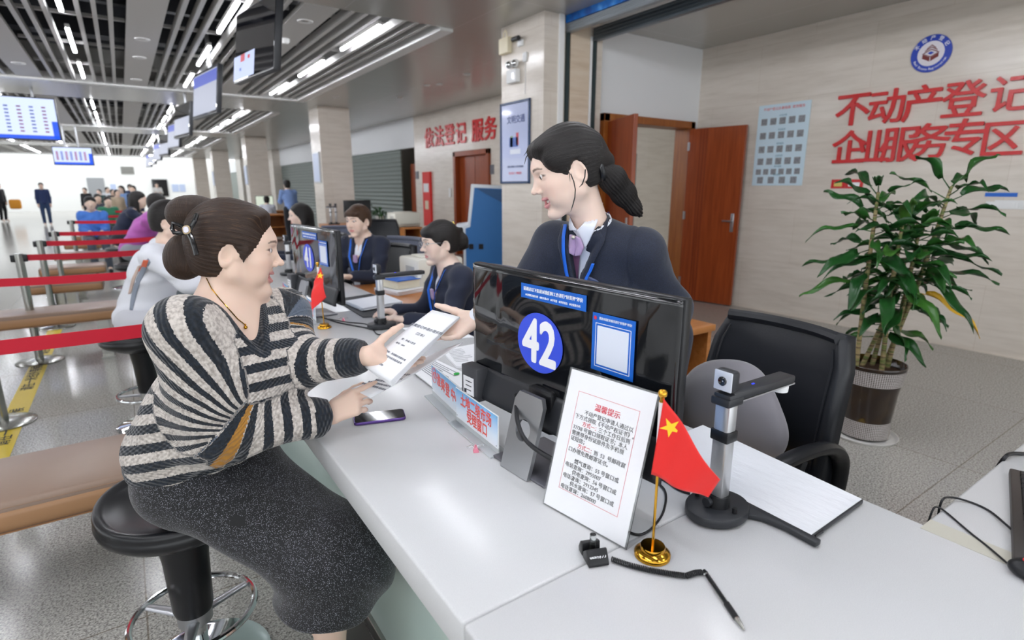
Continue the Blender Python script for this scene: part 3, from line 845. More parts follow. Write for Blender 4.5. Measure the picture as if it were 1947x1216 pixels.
# ---------------------------------------------------------------- monitor with number
def monitor(y0, num, lab):
    """all-in-one screen seen from behind; y0 = y of its near end"""
    W = .690; z0, z1 = .866, 1.240; x = .81
    t = thing('monitor', lab, 'monitor', (x, y0+W/2, H), 'monitors with window numbers')
    def back(u, v):          # glossy film-covered back, bulging towards the customers
        y = y0+.004+(W-.008)*u; z = z0+.075+(z1-z0-.078)*v
        bul = .020*(1-(2*u-1)**4)*(1-(1-v)**3*.2)
        return (x-.006-bul*.35+.0010*math.sin(u*31+v*9)*(u > .8 or u < .12), y, z)
    MB().sheet(back, 60, 24, -.010).obj('back_cover', M_gloss, t, 'all')
    MB().box((x, y0, z0+.0), (x+.022, y0+W, z1), .004).obj('frame', M_black, t, True)
    def chin(u, v):
        y = y0+.01+(W-.02)*u; z = z0+.085*v
        return (x-.034+.026*v**1.6-.004*math.sin(PI*u), y, z)
    MB().sheet(chin, 30, 8, -.01).obj('lower_cover', M_dark, t, 'all')
    MB().box((x-.052, y0+W-.082, z0-.01), (x-.012, y0+W-.005, z0+.088), .004).obj('speaker_box', mat('charcoal_plastic', '46474b', .45), t, True)
    lab_ = MB().box((x-.054, y0+W-.068, z0+.005), (x-.0525, y0+W-.018, z0+.058)).obj('barcode_label', M_paper, t)
    b = MB()
    for i in range(3): b.box((x-.0545, y0+W-.060+.002*i, z0+.044-.013*i), (x-.0542, y0+W-.030, z0+.0465-.013*i))
    b.box((x-.0545, y0+W-.033, z0+.008), (x-.0542, y0+W-.022, z0+.020)); adopt(b.obj('print', M_inkb), lab_)
    MB().box((x+.0225, y0+.012, z0+.05), (x+.0235, y0+W-.012, z1-.012)).obj('screen', glow('lit_screen', '7f9fd0', .8), t)
    # stand: silver plate with a round hole on a flat foot
    ys = y0+.375
    st = bmesh.new(); q = MB()
    n = 28; R0 = .026; hw = .052; zt = .19; zc = .105
    ring = [(R0*math.cos(2*PI*k/n), zc+R0*math.sin(2*PI*k/n)) for k in range(n)]
    outer = []
    for k in range(n):
        a = 2*PI*k/n; c_, s_ = math.cos(a), math.sin(a)
        f = min(hw/abs(c_) if abs(c_) > 1e-6 else 9, ((zt-zc) if s_ > 0 else zc)/abs(s_) if abs(s_) > 1e-6 else 9)
        outer.append((f*c_, zc+f*s_))
    outer += []
    def P(yz, dx): return (x-.110+.054*(yz[1]/zt)**1.0+dx, ys+yz[0], H+.002+yz[1])
    for dx, rev in ((0, 0), (.012, 1)):
        vi = [q.bm.verts.new(P(p, dx)) for p in ring]; vo = [q.bm.verts.new(P(p, dx)) for p in outer]
        if not rev: V1 = (vi, vo)
        for k in range(n): q.bm.faces.new((vi[k], vi[(k+1) % n], vo[(k+1) % n], vo[k]))
    for a, b in ((V1[0], vi), (V1[1], vo)):
        for k in range(n): q.bm.faces.new((a[k], a[(k+1) % n], b[(k+1) % n], b[k]))
    q.obj('stand_plate', M_silver, t)
    MB().box((x-.098, ys-.10, H+.0005), (x+.08, ys+.10, H+.008), .003).obj('foot_plate', mat('grey_foot', '6f6f76', .35, .4), t, True)
    MB().box((x-.03, ys-.045, H+.09), (x+.0, ys+.045, H+.20), .01).obj('neck', M_black, t, True)
    # stickers
    xs = x-.0150
    Mx = plane_m((xs, y0, 0), (0, -1, 0), (0, 0, 1))      # x right = -y, z out = -x
    def L(dy, z, off=0): M = Mx.copy(); M.translation = Vector((xs-off, y0+dy, z)); return M
    d = MB().lathe([(0, .0006), (.0747, .0006), (.0747, 0), (0, 0)], (0, 0, 0), 48, None)
    bmesh.ops.transform(d.bm, matrix=L(.391, 1.072) @ Matrix.Diagonal((1.1, 1, 1, 1)), verts=d.bm.verts[:])
    nb = d.obj('number_sticker', M_blue2, t); nb['label'] = 'blue oval sticker with the white number %s' % num
    adopt(text('number', num, .163, L(.391, 1.068, .0012), M_wtxt, None, sx=.76, sy=.93, bold=.0046), nb)
    s1 = MB().box((xs-.0006, y0+.238, 1.177), (xs, y0+.461, 1.213)).obj('notice_strip', M_blue, t); s1['label'] = 'long blue strip sticker with two lines of white print'
    adopt(text('strip_line', '请通过以下渠道对我们的工作进行“好差评”评价', .0103, L(.3495, 1.2, .001), M_wtxt, None, bold=.0003, sx=.95), s1)
    adopt(text('strip_line', '●全国政务服务网   ●政务通APP   ●评价器   ●评价短信   ●全程服务码', .0065, L(.3495, 1.1855, .001), M_wtxt, None, bold=.0002, sx=.92), s1)
    s2 = MB().box((xs-.0006, y0+.101, 1.053), (xs, y0+.218, 1.181)).obj('rating_card', M_blue, t); s2['label'] = 'upright blue card sticker with a white square'
    adopt(text('card_line', '请您对我们的服务进行“好差评”评价!', .0065, L(.154, 1.17, .001), M_wtxt, None, bold=.0002, sx=.85), s2)
    rd = MB().lathe([(0, .0004), (.0042, .0004), (.0042, 0), (0, 0)], (0, 0, 0), 18); bmesh.ops.transform(rd.bm, matrix=L(.2095, 1.17, .001), verts=rd.bm.verts[:]); adopt(rd.obj('red_dot', M_redink), s2)
    fr = MB(); y_, z_ = y0+.1595, 1.111; h_ = .048
    for a in (-1, 1):
        fr.box((xs-.0012, y_-h_, z_+a*h_-.0006), (xs-.0004, y_+h_, z_+a*h_+.0006)); fr.box((xs-.0012, y_+a*h_-.0006, z_-h_), (xs-.0004, y_+a*h_+.0006, z_+h_))
    adopt(fr.obj('card_frame', M_wtxt), s2); t.rotation_euler.z = 0
    adopt(MB().box((xs-.0012, y_-.043, z_-.043), (xs-.0004, y_+.043, z_+.043)).obj('blank_square', mat('pale_square', 'dfe6f4', .4)), s2)
    t.rotation_euler.z = math.radians(4)
    return t
mon = monitor(.640, '42', 'black monitor seen from behind with a blue 42 sticker')
mon2 = monitor(2.71, '41', 'black monitor seen from behind with a blue 41 sticker')
# monitor cable loop
def cable(name, pts, r, lab, group=None):
    P = [Vector(p) for p in pts]; out = []
    for i in range(len(P)-1):
        p0, p1, p2, p3 = P[max(i-1, 0)], P[i], P[i+1], P[min(i+2, len(P)-1)]
        for k in range(8):
            u = k/8
            out.append(.5*((2*p1)+(p2-p0)*u+(2*p0-5*p1+4*p2-p3)*u*u+(3*p1-p0-3*p2+p3)*u**3))
    out.append(P[-1])
    o = MB().tube(out, r, 8).obj(name, M_black, None, True, 60); tag(o, lab, 'cable', group); return o
cable('monitor_cable', [(.765, 1.09, .925), at(984, 800, x=.715), at(1003, 840, x=.695), at(1050, 872, x=.715), at(1085, 880, x=.76), (.83, .86, .80), (.84, .82, .7655)], .0055, 'thick black cable looping across the silver stand of the 42 monitor')
zc_ = H+.003
cable('desk_cable', [at(1225, 900, z=zc_), at(1263, 930, z=zc_), at(1262, 970, z=zc_), at(1240, 1003, z=zc_), at(1215, 1016, z=zc_), at(1190, 1008, z=zc_)], .0026, 'thin black cable curling behind the gold flag base')
cable('desk_cable', [at(1236, 905, z=zc_), at(1262, 912, z=zc_), at(1290, 930, z=zc_), at(1312, 938, z=zc_)], .0028, 'thin black cable running to the base of the nearest document camera')
# ---------------------------------------------------------------- notice stand
BL, BR = at(1031, 957, z=H+.001), at(1190, 1046, z=H+.001)
e = (BR-BL).normalized(); nb = Vector((-e.y, e.x, 0)); th = .28; Ls = .311
up = Vector((0, 0, math.cos(th))) + nb*math.sin(th); Ws = (BR-BL).length
t = thing('notice_stand', 'white printed notice in a clear acrylic stand in front of the 42 monitor', 'notice stand', tuple((BL+BR)/2))
M = plane_m(BL, e, up)
MM = lambda x, y, z=0: M @ Matrix.Translation((x, y, z))
def slab(x0, y0, x1, y1, z0, z1, bev=0):
    b = MB().box((x0, y0, z0), (x1, y1, z1), bev); bmesh.ops.transform(b.bm, matrix=M, verts=b.bm.verts[:]); return b
slab(.004, .004, Ws-.004, Ls-.004, -.0006, .0002).obj('paper', M_paper, t)
slab(0, 0, Ws, Ls, -.0035, -.0012, .001).obj('acrylic_back', M_acr, t)
slab(0, 0, Ws, Ls, .0008, .0022).obj('acrylic_front', thin_glass('acrylic_sheet', 'ffffff', .03, alpha=.05), t)
ft = MB(); p0 = M @ Vector((.0, .0, -.003)); 
def foot(u, v): return M @ Vector((Ws*u, 0, -.003)) + nb*(.115*v) - Vector((0, 0, 0))
ft.sheet(foot, 2, 8, .003).obj('acrylic_foot', thin_glass('acrylic_foot_sheet', 'e8eef0', .03, alpha=.22), t)
bd = MB(); x0, x1, y0, y1 = .035, Ws-.033, .052, Ls-.045
for a, b, c, d in ((x0, y0, x1, y0+.0007), (x0, y1-.0007, x1, y1), (x0, y0, x0+.0007, y1), (x1-.0007, y0, x1, y1)): bd.box((a, b, .0003), (c, d, .0006))
bmesh.ops.transform(bd.bm, matrix=M, verts=bd.bm.verts[:]); bd.obj('red_border', M_redink, t)
text('heading', '温馨提示', .0162, MM(Ws/2+.005, Ls-.068, .0004), M_redink, t, bold=.0003)
LN = [('', '    不动产登记申请人通过以'), ('', '下方式领取《不动产权证书》。'), ('方式一：', '三个工作日后到'), ('', '37/38 号窗口领取证书；本人'), ('', '需携带身份证原件及手机领'), ('', '证短信；'), ('方式二：', '到  53  号邮政窗'), ('', '口办理免费邮寄证书。'), None, ('', '    燃气查询：55 号窗口或'), ('', '电话查询：2955007'), ('', '    供电查询：56 号窗口或'), ('', '电话查询：2912345'), ('', '    供水查询：57 号窗口或'), ('', '电话查询：2608000')]
sz = .0112; yy = Ls-.086
for ln in LN:
    if ln is None: yy -= .009; continue
    xx = .039
    if ln[0]:
        text('line', ln[0], sz, MM(xx+.022, yy, .0004), M_redink, t, align='LEFT'); text('line', ln[1], sz, MM(xx+.022+.043, yy, .0004), M_inkb, t, align='LEFT')
    else:
        ind = .022 if ln[1].startswith('    ') else 0
        text('line', ln[1].strip(), sz, MM(xx+ind, yy, .0004), M_inkb, t, align='LEFT')
    yy -= .0121
# ---------------------------------------------------------------- desk flags
M_sleeve = mat('white_sleeve', 'f2eef0', .4)
def star(r, M):
    b = MB(); pts = []
    for k in range(10):
        a = PI/2+k*PI/5; q = r if k % 2 == 0 else r*.382; pts.append((q*math.cos(a), q*math.sin(a)))
    b.prism(pts, .0004, M); return b
def desk_flag(base, top, cor, lab, sgn=1, r=.034):
    """cor: flag corners (hoist top, fly top, fly bottom, hoist bottom)"""
    t = thing('desk_flag', lab, 'flag', tuple(base), 'small red desk flags on gold stands')
    bx, by, bz = base
    MB().lathe([(0, .022), (.0225, .022), (.0235, .019), (.0235, .014), (.027, .0125), (r-.003, .010), (r, .007), (r, .001), (r-.002, 0), (0, 0)], base, 40).obj('base', M_gold, t, True, 50)
    b, tp = Vector(base)+Vector((0, 0, .02)), Vector(top)
    MB().cyl(b, tp, .0026, 10).obj('pole', M_gold, t, True)
    d = tp-b
    f = MB(); f.sphere(tp+Vector((0, 0, .002)), .0085, seg=16, rings=10); f.lathe([(.0055, -.016), (.0055, -.008), (.004, -.006), (.0045, 0), (0, .001)], tp+Vector((0, 0, -.004)), 12); f.obj('finial', M_gold, t, True)
    MB().cyl(b+d*.54, tp-d.normalized()*.014, .0058, 12).obj('sleeve', M_sleeve, t, True)
    A, B, C_, D = [Vector(c) for c in cor]
    nrm = (B-A).cross(D-A).normalized()
    def fn(u, v): return A.lerp(B, u).lerp(D.lerp(C_, u), v) + nrm*(.009*math.sin(u*6.5+v*1.6)*min(1, u*3))
    fl = MB().sheet(fn, 26, 16, .0006).obj('cloth', M_red, t, 'all')
    def sp(u, v, rr):
        c = fn(u, v); dx = (fn(u+.04, v)-c).normalized(); dy = (fn(u, v-.04)-c).normalized()
        M = plane_m(c, dx, dy); n = Vector((M[0][2], M[1][2], M[2][2])); s_ = 1 if n.dot(CAMP-c) > 0 else -1
        M.translation = c+n*s_*(.0011 if s_ > 0 else .0017); o = star(rr, M).obj('star', M_yellow); adopt(o, fl)
    sp(.17, .24, .019)
    return t
fb = at(1240, 1055, z=H); ft_ = at(1260, 750, D=1.035)
desk_flag(fb, (fb.x+.004, fb.y+.004, 1.083), [at(1262, 757, D=.972), at(1369, 912, D=.945), at(1345, 949, D=.96), at(1238, 901, D=1.005)], 'small red flag on a gold stand beside the printed notice')
fb = at(617, 623, z=H)
desk_flag(fb, (fb.x-.006, fb.y+.01, 1.08), [at(610, 507, D=2.68), at(620, 565, D=2.62), at(590, 588, D=2.55), at(597, 535, D=2.66)], 'small red flag on a gold stand in front of the 41 monitor')
# ---------------------------------------------------------------- document cameras
M_alu = mat('aluminium', 'c9cacc', .28, .75)
M_lensw = mat('pale_face', 'd5dae2', .3)
def doc_camera(p, lab, arm=(1, 0), top=.262, armlen=.235, pad=True):
    x, y, z = p
    t = thing('document_camera', lab, 'document camera', tuple(p), 'document cameras on the counters')
    a = Vector((arm[0], arm[1], 0)).normalized(); s = Vector((-a.y, a.x, 0)); R = Matrix((a, s, Vector((0, 0, 1)))).transposed()
    W = lambda u, v, w: Vector(p)+a*u+s*v+Vector((0, 0, w))
    b = MB()
    pts = []
    n = 36
    for k in range(n): pts.append((.073*math.cos(2*PI*k/n), .060*math.sin(2*PI*k/n)))
    b.prism(pts, .020, plane_m(W(0, 0, .003), a, s), .004)
    # neck that runs along the mat
    neck = [(.03, -.045), (.050, -.075), (.058, -.12), (.056, -.183), (.076, -.183), (.076, .10), (.05, .05)]
    if pad: b.prism(neck, .012, plane_m(W(0, 0, .002), a, s), .003)
    b.obj('base', M_dark, t, True)
    f = MB()
    for k in range(5): f.lathe([(0, 0), (.006, 0), (.007, .003), (0, .003)], W(.05*math.cos(k*1.25), .045*math.sin(k*1.25), .0), 10)
    f.obj('rubber_feet', M_black, t); 
    MB().lathe([(.0, .046), (.024, .046), (.026, .02), (0, .02)], W(0, 0, .002), 24).obj('collar', M_black, t, True)
    k = MB(); k.cyl(W(-.024, .004, .035), W(-.034, .004, .035), .010, 16); k.obj('knob', M_dark, t, True)
    sc = MB()
    for dx, dy in ((.0, -.042), (-.01, .045)): sc.cyl(W(dx, dy, .02), W(dx, dy, .034), .005, 10)
    sc.obj('screw', M_black, t, True)
    MB().obox(W(0, 0, .04+(top-.045)/2), (.030, .036, top-.045), R, .006).obj('column', M_alu, t, True)
    MB().obox(W(0, 0, top*.70), (.036, .042, .024), R, .003).obj('clamp_band', M_black, t, True)
    h = MB(); h.obox(W(armlen/2-.02, 0, top+.006), (armlen, .040, .018), R, .005); h.obox(W(0, 0, top-.002), (.05, .044, .018), R, .004); h.obj('arm', M_dark, t, True)
    MB().obox(W(armlen/2-.02, 0, top-.0045), (armlen, .038, .003), R).obj('arm_trim', M_alu, t)
    MB().lathe([(0, -.018), (.017, -.018), (.018, 0), (0, 0)], W(armlen-.045, 0, top-.004), 24).obj('lens_ring', M_white, t, True)
    c = MB().obox(W(-.006, 0, top+.042), (.026, .044, .044), R, .008, 3).obj('camera_body', M_dark, t, True)
    adopt(MB().obox(W(-.0195, 0, top+.042), (.004, .041, .041), R, .0019, 2).obj('camera_face', M_lensw, None, True), c)
    l = MB(); l.lathe([(.0, .0), (.004, .001), (.0085, .0035), (.0095, .0025), (.0095, 0)], (0, 0, 0), 20)
    bmesh.ops.transform(l.bm, matrix=plane_m(W(-.0212, 0, top+.042), -s, (0, 0, 1)), verts=l.bm.verts[:]); adopt(l.obj('lens', M_gloss, None, True), c)
    n = MB(); n.cyl(W(-.003, 0, top+.01), W(-.003, 0, top+.022), .008, 12); n.obj('camera_neck', M_black, t, True)
    MB().obox(W(.085, 0, top+.0153), (.007, .003, .001), R).obj('indicator', glow('blue_led', '2030ff', 3), t)
    return t
pc = at(1362, 975, z=H+.0005)
doc_camera(pc, 'silver document camera with a webcam cube beside the nearest red flag', (1, -.02))
pt = thing('document_mat', 'white film-covered document mat beside the nearest document camera', 'mat', (1.15, .68, H))
A, B, Cc, D = at(1535, 1032, z=H+.004), at(1641, 956, z=H+.004), at(1335, 812, z=H+.004), at(1250, 880, z=H+.004)
D = A+(Cc-B)
def wrinkled(m_name):
    m = mat(m_name, 'eef0f4', .28)
    if 'done' not in m:
        q = NT(m); v = q.coord('Object', (9, 3, 1), (0, 0, .5)); n = q.noise(v, 2.4, 4, .6); q.bump(n, .25, .02); m['done'] = 1
    return m
b = MB(); b.prism([(p.x, p.y) for p in (A, B, Cc, D)], .009, Matrix.Translation((0, 0, H+.003)), .002); b.obj('mat_base', M_dark, pt, True)
b = MB(); c0 = (A+B+Cc+D)/4; b.prism([((p.x-c0.x)*.985+c0.x, (p.y-c0.y)*.985+c0.y) for p in (A, B, Cc, D)], .0015, Matrix.Translation((0, 0, H+.012)), 0); b.obj('white_surface', wrinkled('wrinkled_white_film'), pt)
b = MB()
b.box((1.045, .452, H+.005), (1.075, .456, H+.011)); b.obj('socket', M_black, pt)
p41 = at(726, 622, z=H+.0005)
doc_camera(p41, 'silver document camera on the counter beyond the handed-over papers', (1, 0), .255, .26, False)
pf = at(540, 520, z=H)
doc_camera((1.03, 4.65, H+.0005), 'far document camera on the counter behind the 41 monitor', (1, 0), .255, .24, False)
# ---------------------------------------------------------------- pen on a coiled cord
hb = at(1128, 1058, z=H); dv = (at(1165, 1062, z=H)-at(1100, 1050, z=H)).normalized()
t = thing('pen_holder', 'black desk pen holder with a coiled cord and a clear pen', 'pen holder', tuple(hb))
R = rotm((0.35, .9, 0)); Mh = Matrix.Translation(hb) @ R.to_4x4()
MB().prism([(-.030, 0), (.004, 0), (.004, .012), (-.012, .026), (-.016, .026), (-.030, .005)], .040, Mh @ plane_m((-.020, 0, .0005), (0, 1, 0), (0, 0, 1)), .0015).obj('holder', M_black, t, True)
MB().prism([(.006, 0), (.026, 0), (.028, .008), (.020, .024), (.008, .027)], .036, Mh @ plane_m((-.020, 0, .0005), (0, 1, 0), (0, 0, 1)), .0015).obj('cord_block', M_black, t, True)
MB().cyl(Mh @ Vector((0, .005, .012)), Mh @ Vector((0, .005, .045)), .0060, 16).obj('tube', M_acr, t, True)
Mt = Mh @ plane_m((0, -.0215, .0165), (1, 0, 0), (0, .62, .78))
text('logo', 'deli得力', .0095, Mt @ Matrix.Translation((0, 0, .0006)), M_wtxt, t, bold=.0002)
Ps = [at(*p, z=H+.006) for p in ((1163, 1062), (1195, 1073), (1235, 1083), (1275, 1090), (1305, 1094), (1322, 1088), (1336, 1087))]
coil = []
N = 520; cum = [0]
for i in range(6): cum.append(cum[-1]+(Ps[i+1]-Ps[i]).length)
for k in range(N+1):
    s_ = cum[-1]*k/N; i = max(j for j in range(6) if cum[j] <= s_+1e-9); u = (s_-cum[i])/(cum[i+1]-cum[i]); c = Ps[i].lerp(Ps[i+1], u); d = (Ps[i+1]-Ps[i]).normalized(); sd = Vector((-d.y, d.x, 0)); a = k/N*2*PI*52
    coil.append(c+sd*.0042*math.cos(a)+Vector((0, 0, .0042*math.sin(a))))
MB().tube(coil, .0013, 6).obj('coiled_cord', M_black, t, 'all')
pa, pb = at(1340, 1086, z=H+.0055), at(1416, 1198, z=H+.004); d = pb-pa
pen = MB().cyl(pa+d*.03, pa+d*.60, .0042, 14).obj('pen', M_acr, t, True)
adopt(MB().cyl(pa+d*.06, pa+d*.6, .0018, 8).obj('refill', mat('refill_dark', '3a3a44', .3), None, True), pen)
adopt(MB().cyl(pa+d*.58, pa+d*.82, .0052, 14).obj('grip', M_black, None, True), pen)
adopt(MB().tube([pa+d*.82, pa+d*.9, pa+d*.985, pb], [.0046, .0036, .0014, .0005], 14).obj('tip', M_steel, None, True), pen)
adopt(MB().tube([pa-d*.02, pa+d*.03], [.0032, .0044], 12).obj('end_plug', M_black, None, True), pen)
# ---------------------------------------------------------------- name plates
def gradmat(name, z0, z1):
    m = mat(name, 'ffffff', .25)
    if 'done' not in m:
        q = NT(m); s = q.sep(q.coord('Object')); f = q.math('DIVIDE', q.math('SUBTRACT', s[2], z0), z1-z0)
        q.base(q.ramp(f, [(.0, 'f2f5fb'), (.35, 'dcebf9'), (.95, '6fb4ea')])); m['done'] = 1
    return m
M_sky = gradmat('printed_sky', H+.015, H+.115)
def name_plate(p0, p1, z0, z1, rows, lab, tilt=.0, circ=None, depth=.05):
    p0, p1 = Vector(p0), Vector(p1)          # left and right foot as seen from the customers
    e = (p1-p0); w = e.length; e.normalize(); n = Vector((e.y, -e.x, 0))      # towards customers
    if n.x > 0: n = -n
    t = thing('name_plate', lab, 'sign', tuple((p0+p1)/2), 'acrylic window signs on the counter')
    M = plane_m((p0.x, p0.y, z0), e, (0, 0, 1))
    def sl(x0, y0, x1, y1, d0, d1, bev=0):
        b = MB().box((x0, y0, d0), (x1, y1, d1), bev); bmesh.ops.transform(b.bm, matrix=M, verts=b.bm.verts[:]); return b
    hh = z1-z0
    sl(0, 0, w, hh, -.003, 0, .0008).obj('plate', M_acr if False else mat('acrylic_white_edge', 'eef2f4', .12), t)
    sl(.003, .003, w-.003, hh-.003, .0001, .0008).obj('print_sheet', M_sky, t)
    sc = MB()
    for x_ in (.008, w-.008):
        for y_ in (.008, hh-.008): sc.lathe([(0, .0022), (.0016, .002), (.002, .0008), (0, .0008)], (0, 0, 0), 10, None); bmesh.ops.transform(sc.bm, matrix=M @ Matrix.Translation((x_, y_, 0)), verts=sc.bm.verts[-31:] if False else [v for v in sc.bm.verts if not v.tag]); [setattr(v, 'tag', True) for v in sc.bm.verts]
    sc.obj('screws', M_silver, t)
    sl(-.004, H+.001-z0, w+.004, H+.005-z0, -.030, .026).obj('acrylic_foot', mat('acrylic_clear_foot', 'dfe4e6', .1, alpha=.6), t)
    sl(.0, H+.004-z0, w, .004, -.003, -.0005).obj('riser', mat('acrylic_clear_foot', 'dfe4e6', .1, alpha=.6), t)
    for s_, x_, y_, size in rows: text('lettering', s_, size, M @ Matrix.Translation((x_, y_, .001)), mat('sign_red', 'e5564e', .4), t, bold=size*.022, sx=.86 if len(s_) > 3 else .9, sy=1.12)
    if circ:
        x_, y_, r_ = circ
        c = MB().tube([M @ Vector((x_+r_*.8*math.cos(a*PI/16), y_+r_*math.sin(a*PI/16), .0013)) for a in range(32)], .0011, 6, closed=True); c.obj('circle', mat('sign_red', 'e5564e', .4), t)
    return t
PA = at(822, 752, z=H); PB = at(870, 806, z=H); PC_ = at(870, 801, z=H); PD = at(950, 866, z=H)
PAe = PA+(PA-PB)*.0
name_plate((PA.x, PA.y, 0), (PB.x-.004+.01, PB.y-.035, 0), H+.02, H+.112, [('42', .030, .062, .030), ('淮', .072, .055, .040), ('舜', .110, .050, .040), ('登', .150, .048, .042), ('中心', .215, .048, .04)], 'blue and white window sign with a circled 42, behind the other sign', circ=(.030, .062, .025))
name_plate((PC_.x-.004, PC_.y-.0, 0), (PD.x-.004, PD.y, 0), H+.018, H+.112, [('土地二级市场', (PD-PC_).length/2, .064, .036), ('受理窗口', (PD-PC_).length/2+.008, .026, .036)], 'blue and white window sign with two lines of red characters, nearest the 42 monitor')
q0, q1, q2 = at(533, 568, z=H), at(565, 600, z=H), at(563, 606, z=H)
name_plate((.755, 3.62, 0), (.745, 3.36, 0), H+.02, H+.112, [('41', .030, .062, .030), ('淮舜登', .115, .05, .040)], 'blue and white window sign with a circled 41, farther one by the 41 monitor', circ=(.030, .062, .025))
name_plate((.745, 3.05, 0), (.735, 2.84, 0), H+.018, H+.112, [('不动产登记', .105, .064, .036), ('受理窗口', .105, .026, .036)], 'blue and white window sign nearest the far red flag')
# ---------------------------------------------------------------- phone, clips, papers
t = thing('mobile_phone', 'purple-edged phone lying on the counter below the woman\'s hand', 'phone', tuple(at(718, 800, z=H)))
a, b_, c_, d_ = at(669, 810, z=H+.004), at(771, 797, z=H+.004), at(766, 783, z=H+.008), at(690, 792, z=H+.004)
ctr = Vector((.555, 1.513, H)); ex = (at(770, 798, z=H)-at(672, 810, z=H)).normalized()
Mp = plane_m(ctr, ex, Vector((-ex.y, ex.x, 0)))
def rrect(w, h, r, n=6):
    p = []
    for cx, cy, a0 in ((w/2-r, h/2-r, 0), (-w/2+r, h/2-r, PI/2), (-w/2+r, -h/2+r, PI), (w/2-r, -h/2+r, 1.5*PI)):
        for k in range(n+1): p.append((cx+r*math.cos(a0+k*PI/2/n), cy+r*math.sin(a0+k*PI/2/n)))
    return p
MB().prism(rrect(.152, .074, .012), .0085, Mp @ Matrix.Translation((0, 0, .0005)), .002).obj('body', mat('purple_case', '5a3f86', .25, .5), t, True)
MB().prism(rrect(.146, .068, .010), .0006, Mp @ Matrix.Translation((0, 0, .009))).obj('screen', mat('dark_screen', '15131a', .05, coat=.5), t)
def binder_clip(px, py, lab, s=1.0):
    c = at(px, py, z=H); t = thing('binder_clip', lab, 'clip', tuple(c), 'pink binder clips on the counter')
    M = Matrix.Translation(c) @ rotm((.9, -.4, 0)).to_4x4() @ Matrix.Scale(s, 4)
    MB().prism([(-.008, 0), (.008, 0), (.002, .016), (-.002, .016)], .019, M @ plane_m((-.0095, 0, .0005), (0, 1, 0), (0, 0, 1)), .0008).obj('clamp', mat('pink_metal', 'ee8fa4', .35), t, True)
    w = MB()
    for sg in (-1, 1):
        w.tube([M @ Vector(v) for v in ((-.006, .004*sg, .012), (-.005, .014*sg+.004, .018), (-.003, .024*sg, .014), (.003, .024*sg, .014), (.005, .014*sg+.004, .018), (.006, .004*sg, .012))], .0006*s, 6)
    w.obj('wire_handle', M_chrome, t, True)
binder_clip(905, 858, 'pink binder clip in front of the window signs')
binder_clip(653, 610, 'pink binder clip beside the far red flag')
def paper_stack(corners, z, n, lab, name='paper_stack', group=None, lines=True):
    t = thing(name, lab, 'papers', tuple(sum((Vector(c) for c in corners), Vector())/4), group)
    c0 = sum((Vector(c) for c in corners), Vector())/4
    for k in range(n):
        a = rnd.uniform(-.06, .06) if k else 0
        pts = []
        for c in corners:
            v = Vector(c)-c0; v = Matrix.Rotation(a, 3, 'Z') @ v; pts.append((c0.x+v.x+rnd.uniform(-.004, .004), c0.y+v.y+rnd.uniform(-.004, .004)))
        MB().prism(pts, .0034, Matrix.Translation((0, 0, z+.001+k*.0036))).obj('sheet', M_paper, t)
    if lines:
        b = MB(); zt = z+.001+n*.0036; V = [Vector(c) for c in corners]
        for i in range(9):
            v = .15+.075*i; p, q = V[0].lerp(V[3], v), V[1].lerp(V[2], v); l0, l1 = p.lerp(q, .14), p.lerp(q, rnd.uniform(.5, .86)); d = (V[3]-V[0]).normalized()*.0022
            b.bm.faces.new([b.bm.verts.new((w.x, w.y, zt)) for w in (l0-d, l1-d, l1+d, l0+d)])
        b.obj('print', M_ink, t)
    return t
zz = lambda px, py, z=H: at(px, py, z=z)
paper_stack([zz(838, 668), zz(905, 655), zz(905, 700), zz(868, 700)], H, 2, 'loose printed papers lying behind the 42 monitor and the circled-42 sign')
paper_stack([(.93, 1.98), (.98, 1.62), (.80, 1.55), (.78, 1.83)] and [Vector((.95, 1.98, H)), Vector((.97, 1.60, H)), Vector((.79, 1.56, H)), Vector((.82, 1.90, H))], H+.008, 1, 'top printed sheet of the loose papers behind the 42 monitor')
g = MB().sphere(at(868, 704, z=H+.03), (.012, .008, .004)).obj('green_clip', mat('green_plastic', '27b04a', .4), None, True); tag(g, 'small green clip on the loose papers behind the 42 monitor', 'clip'); g.location = (0, 0, -.012)
t = tag(MB().prism([(1.005, 3.42), (1.268, 3.47), (1.262, 2.75), (.985, 2.84)], .004, Matrix.Translation((0, 0, H+.0005))).obj('desk_mat', mat('black_mat', '2c2d31', .6)), 'black desk mat under papers by the far document camera', 'mat')
paper_stack([Vector((1.02, 3.24, H)), Vector((1.30, 3.30, H)), Vector((1.29, 3.02, H)), Vector((1.03, 2.98, H))], H+.006, 5, 'stack of white papers on the black desk mat', lines=False)
cable('desk_cable', [at(606, 600, z=zc_), at(640, 612, z=zc_), at(680, 620, z=zc_), at(710, 625, z=zc_)], .004, 'black cable running from the 41 monitor to the far document camera')
cable('desk_cable', [at(625, 606, z=zc_), at(660, 612, z=zc_), at(700, 617, z=zc_), at(716, 634, z=zc_), at(728, 636, z=zc_)], .003, 'second black cable running beside the first to the far document camera')
paper_stack([Vector((1.06, 2.50, H)), Vector((1.28, 2.46, H)), Vector((1.27, 2.15, H)), Vector((1.05, 2.2, H))], H, 1, 'single sheet lying in front of the far document camera')
# ---------------------------------------------------------------- keyboard and mouse on the return desk
K0, K1 = Vector((1.690, .318, H)), Vector((1.262, .205, H)); ek = (K1-K0).normalized(); kd = Vector((ek.y, -ek.x, 0)); kd = kd if kd.y < 0 else -kd
t = thing('keyboard', 'black keyboard on the return desk at the right edge', 'keyboard', tuple((K0+K1)/2))
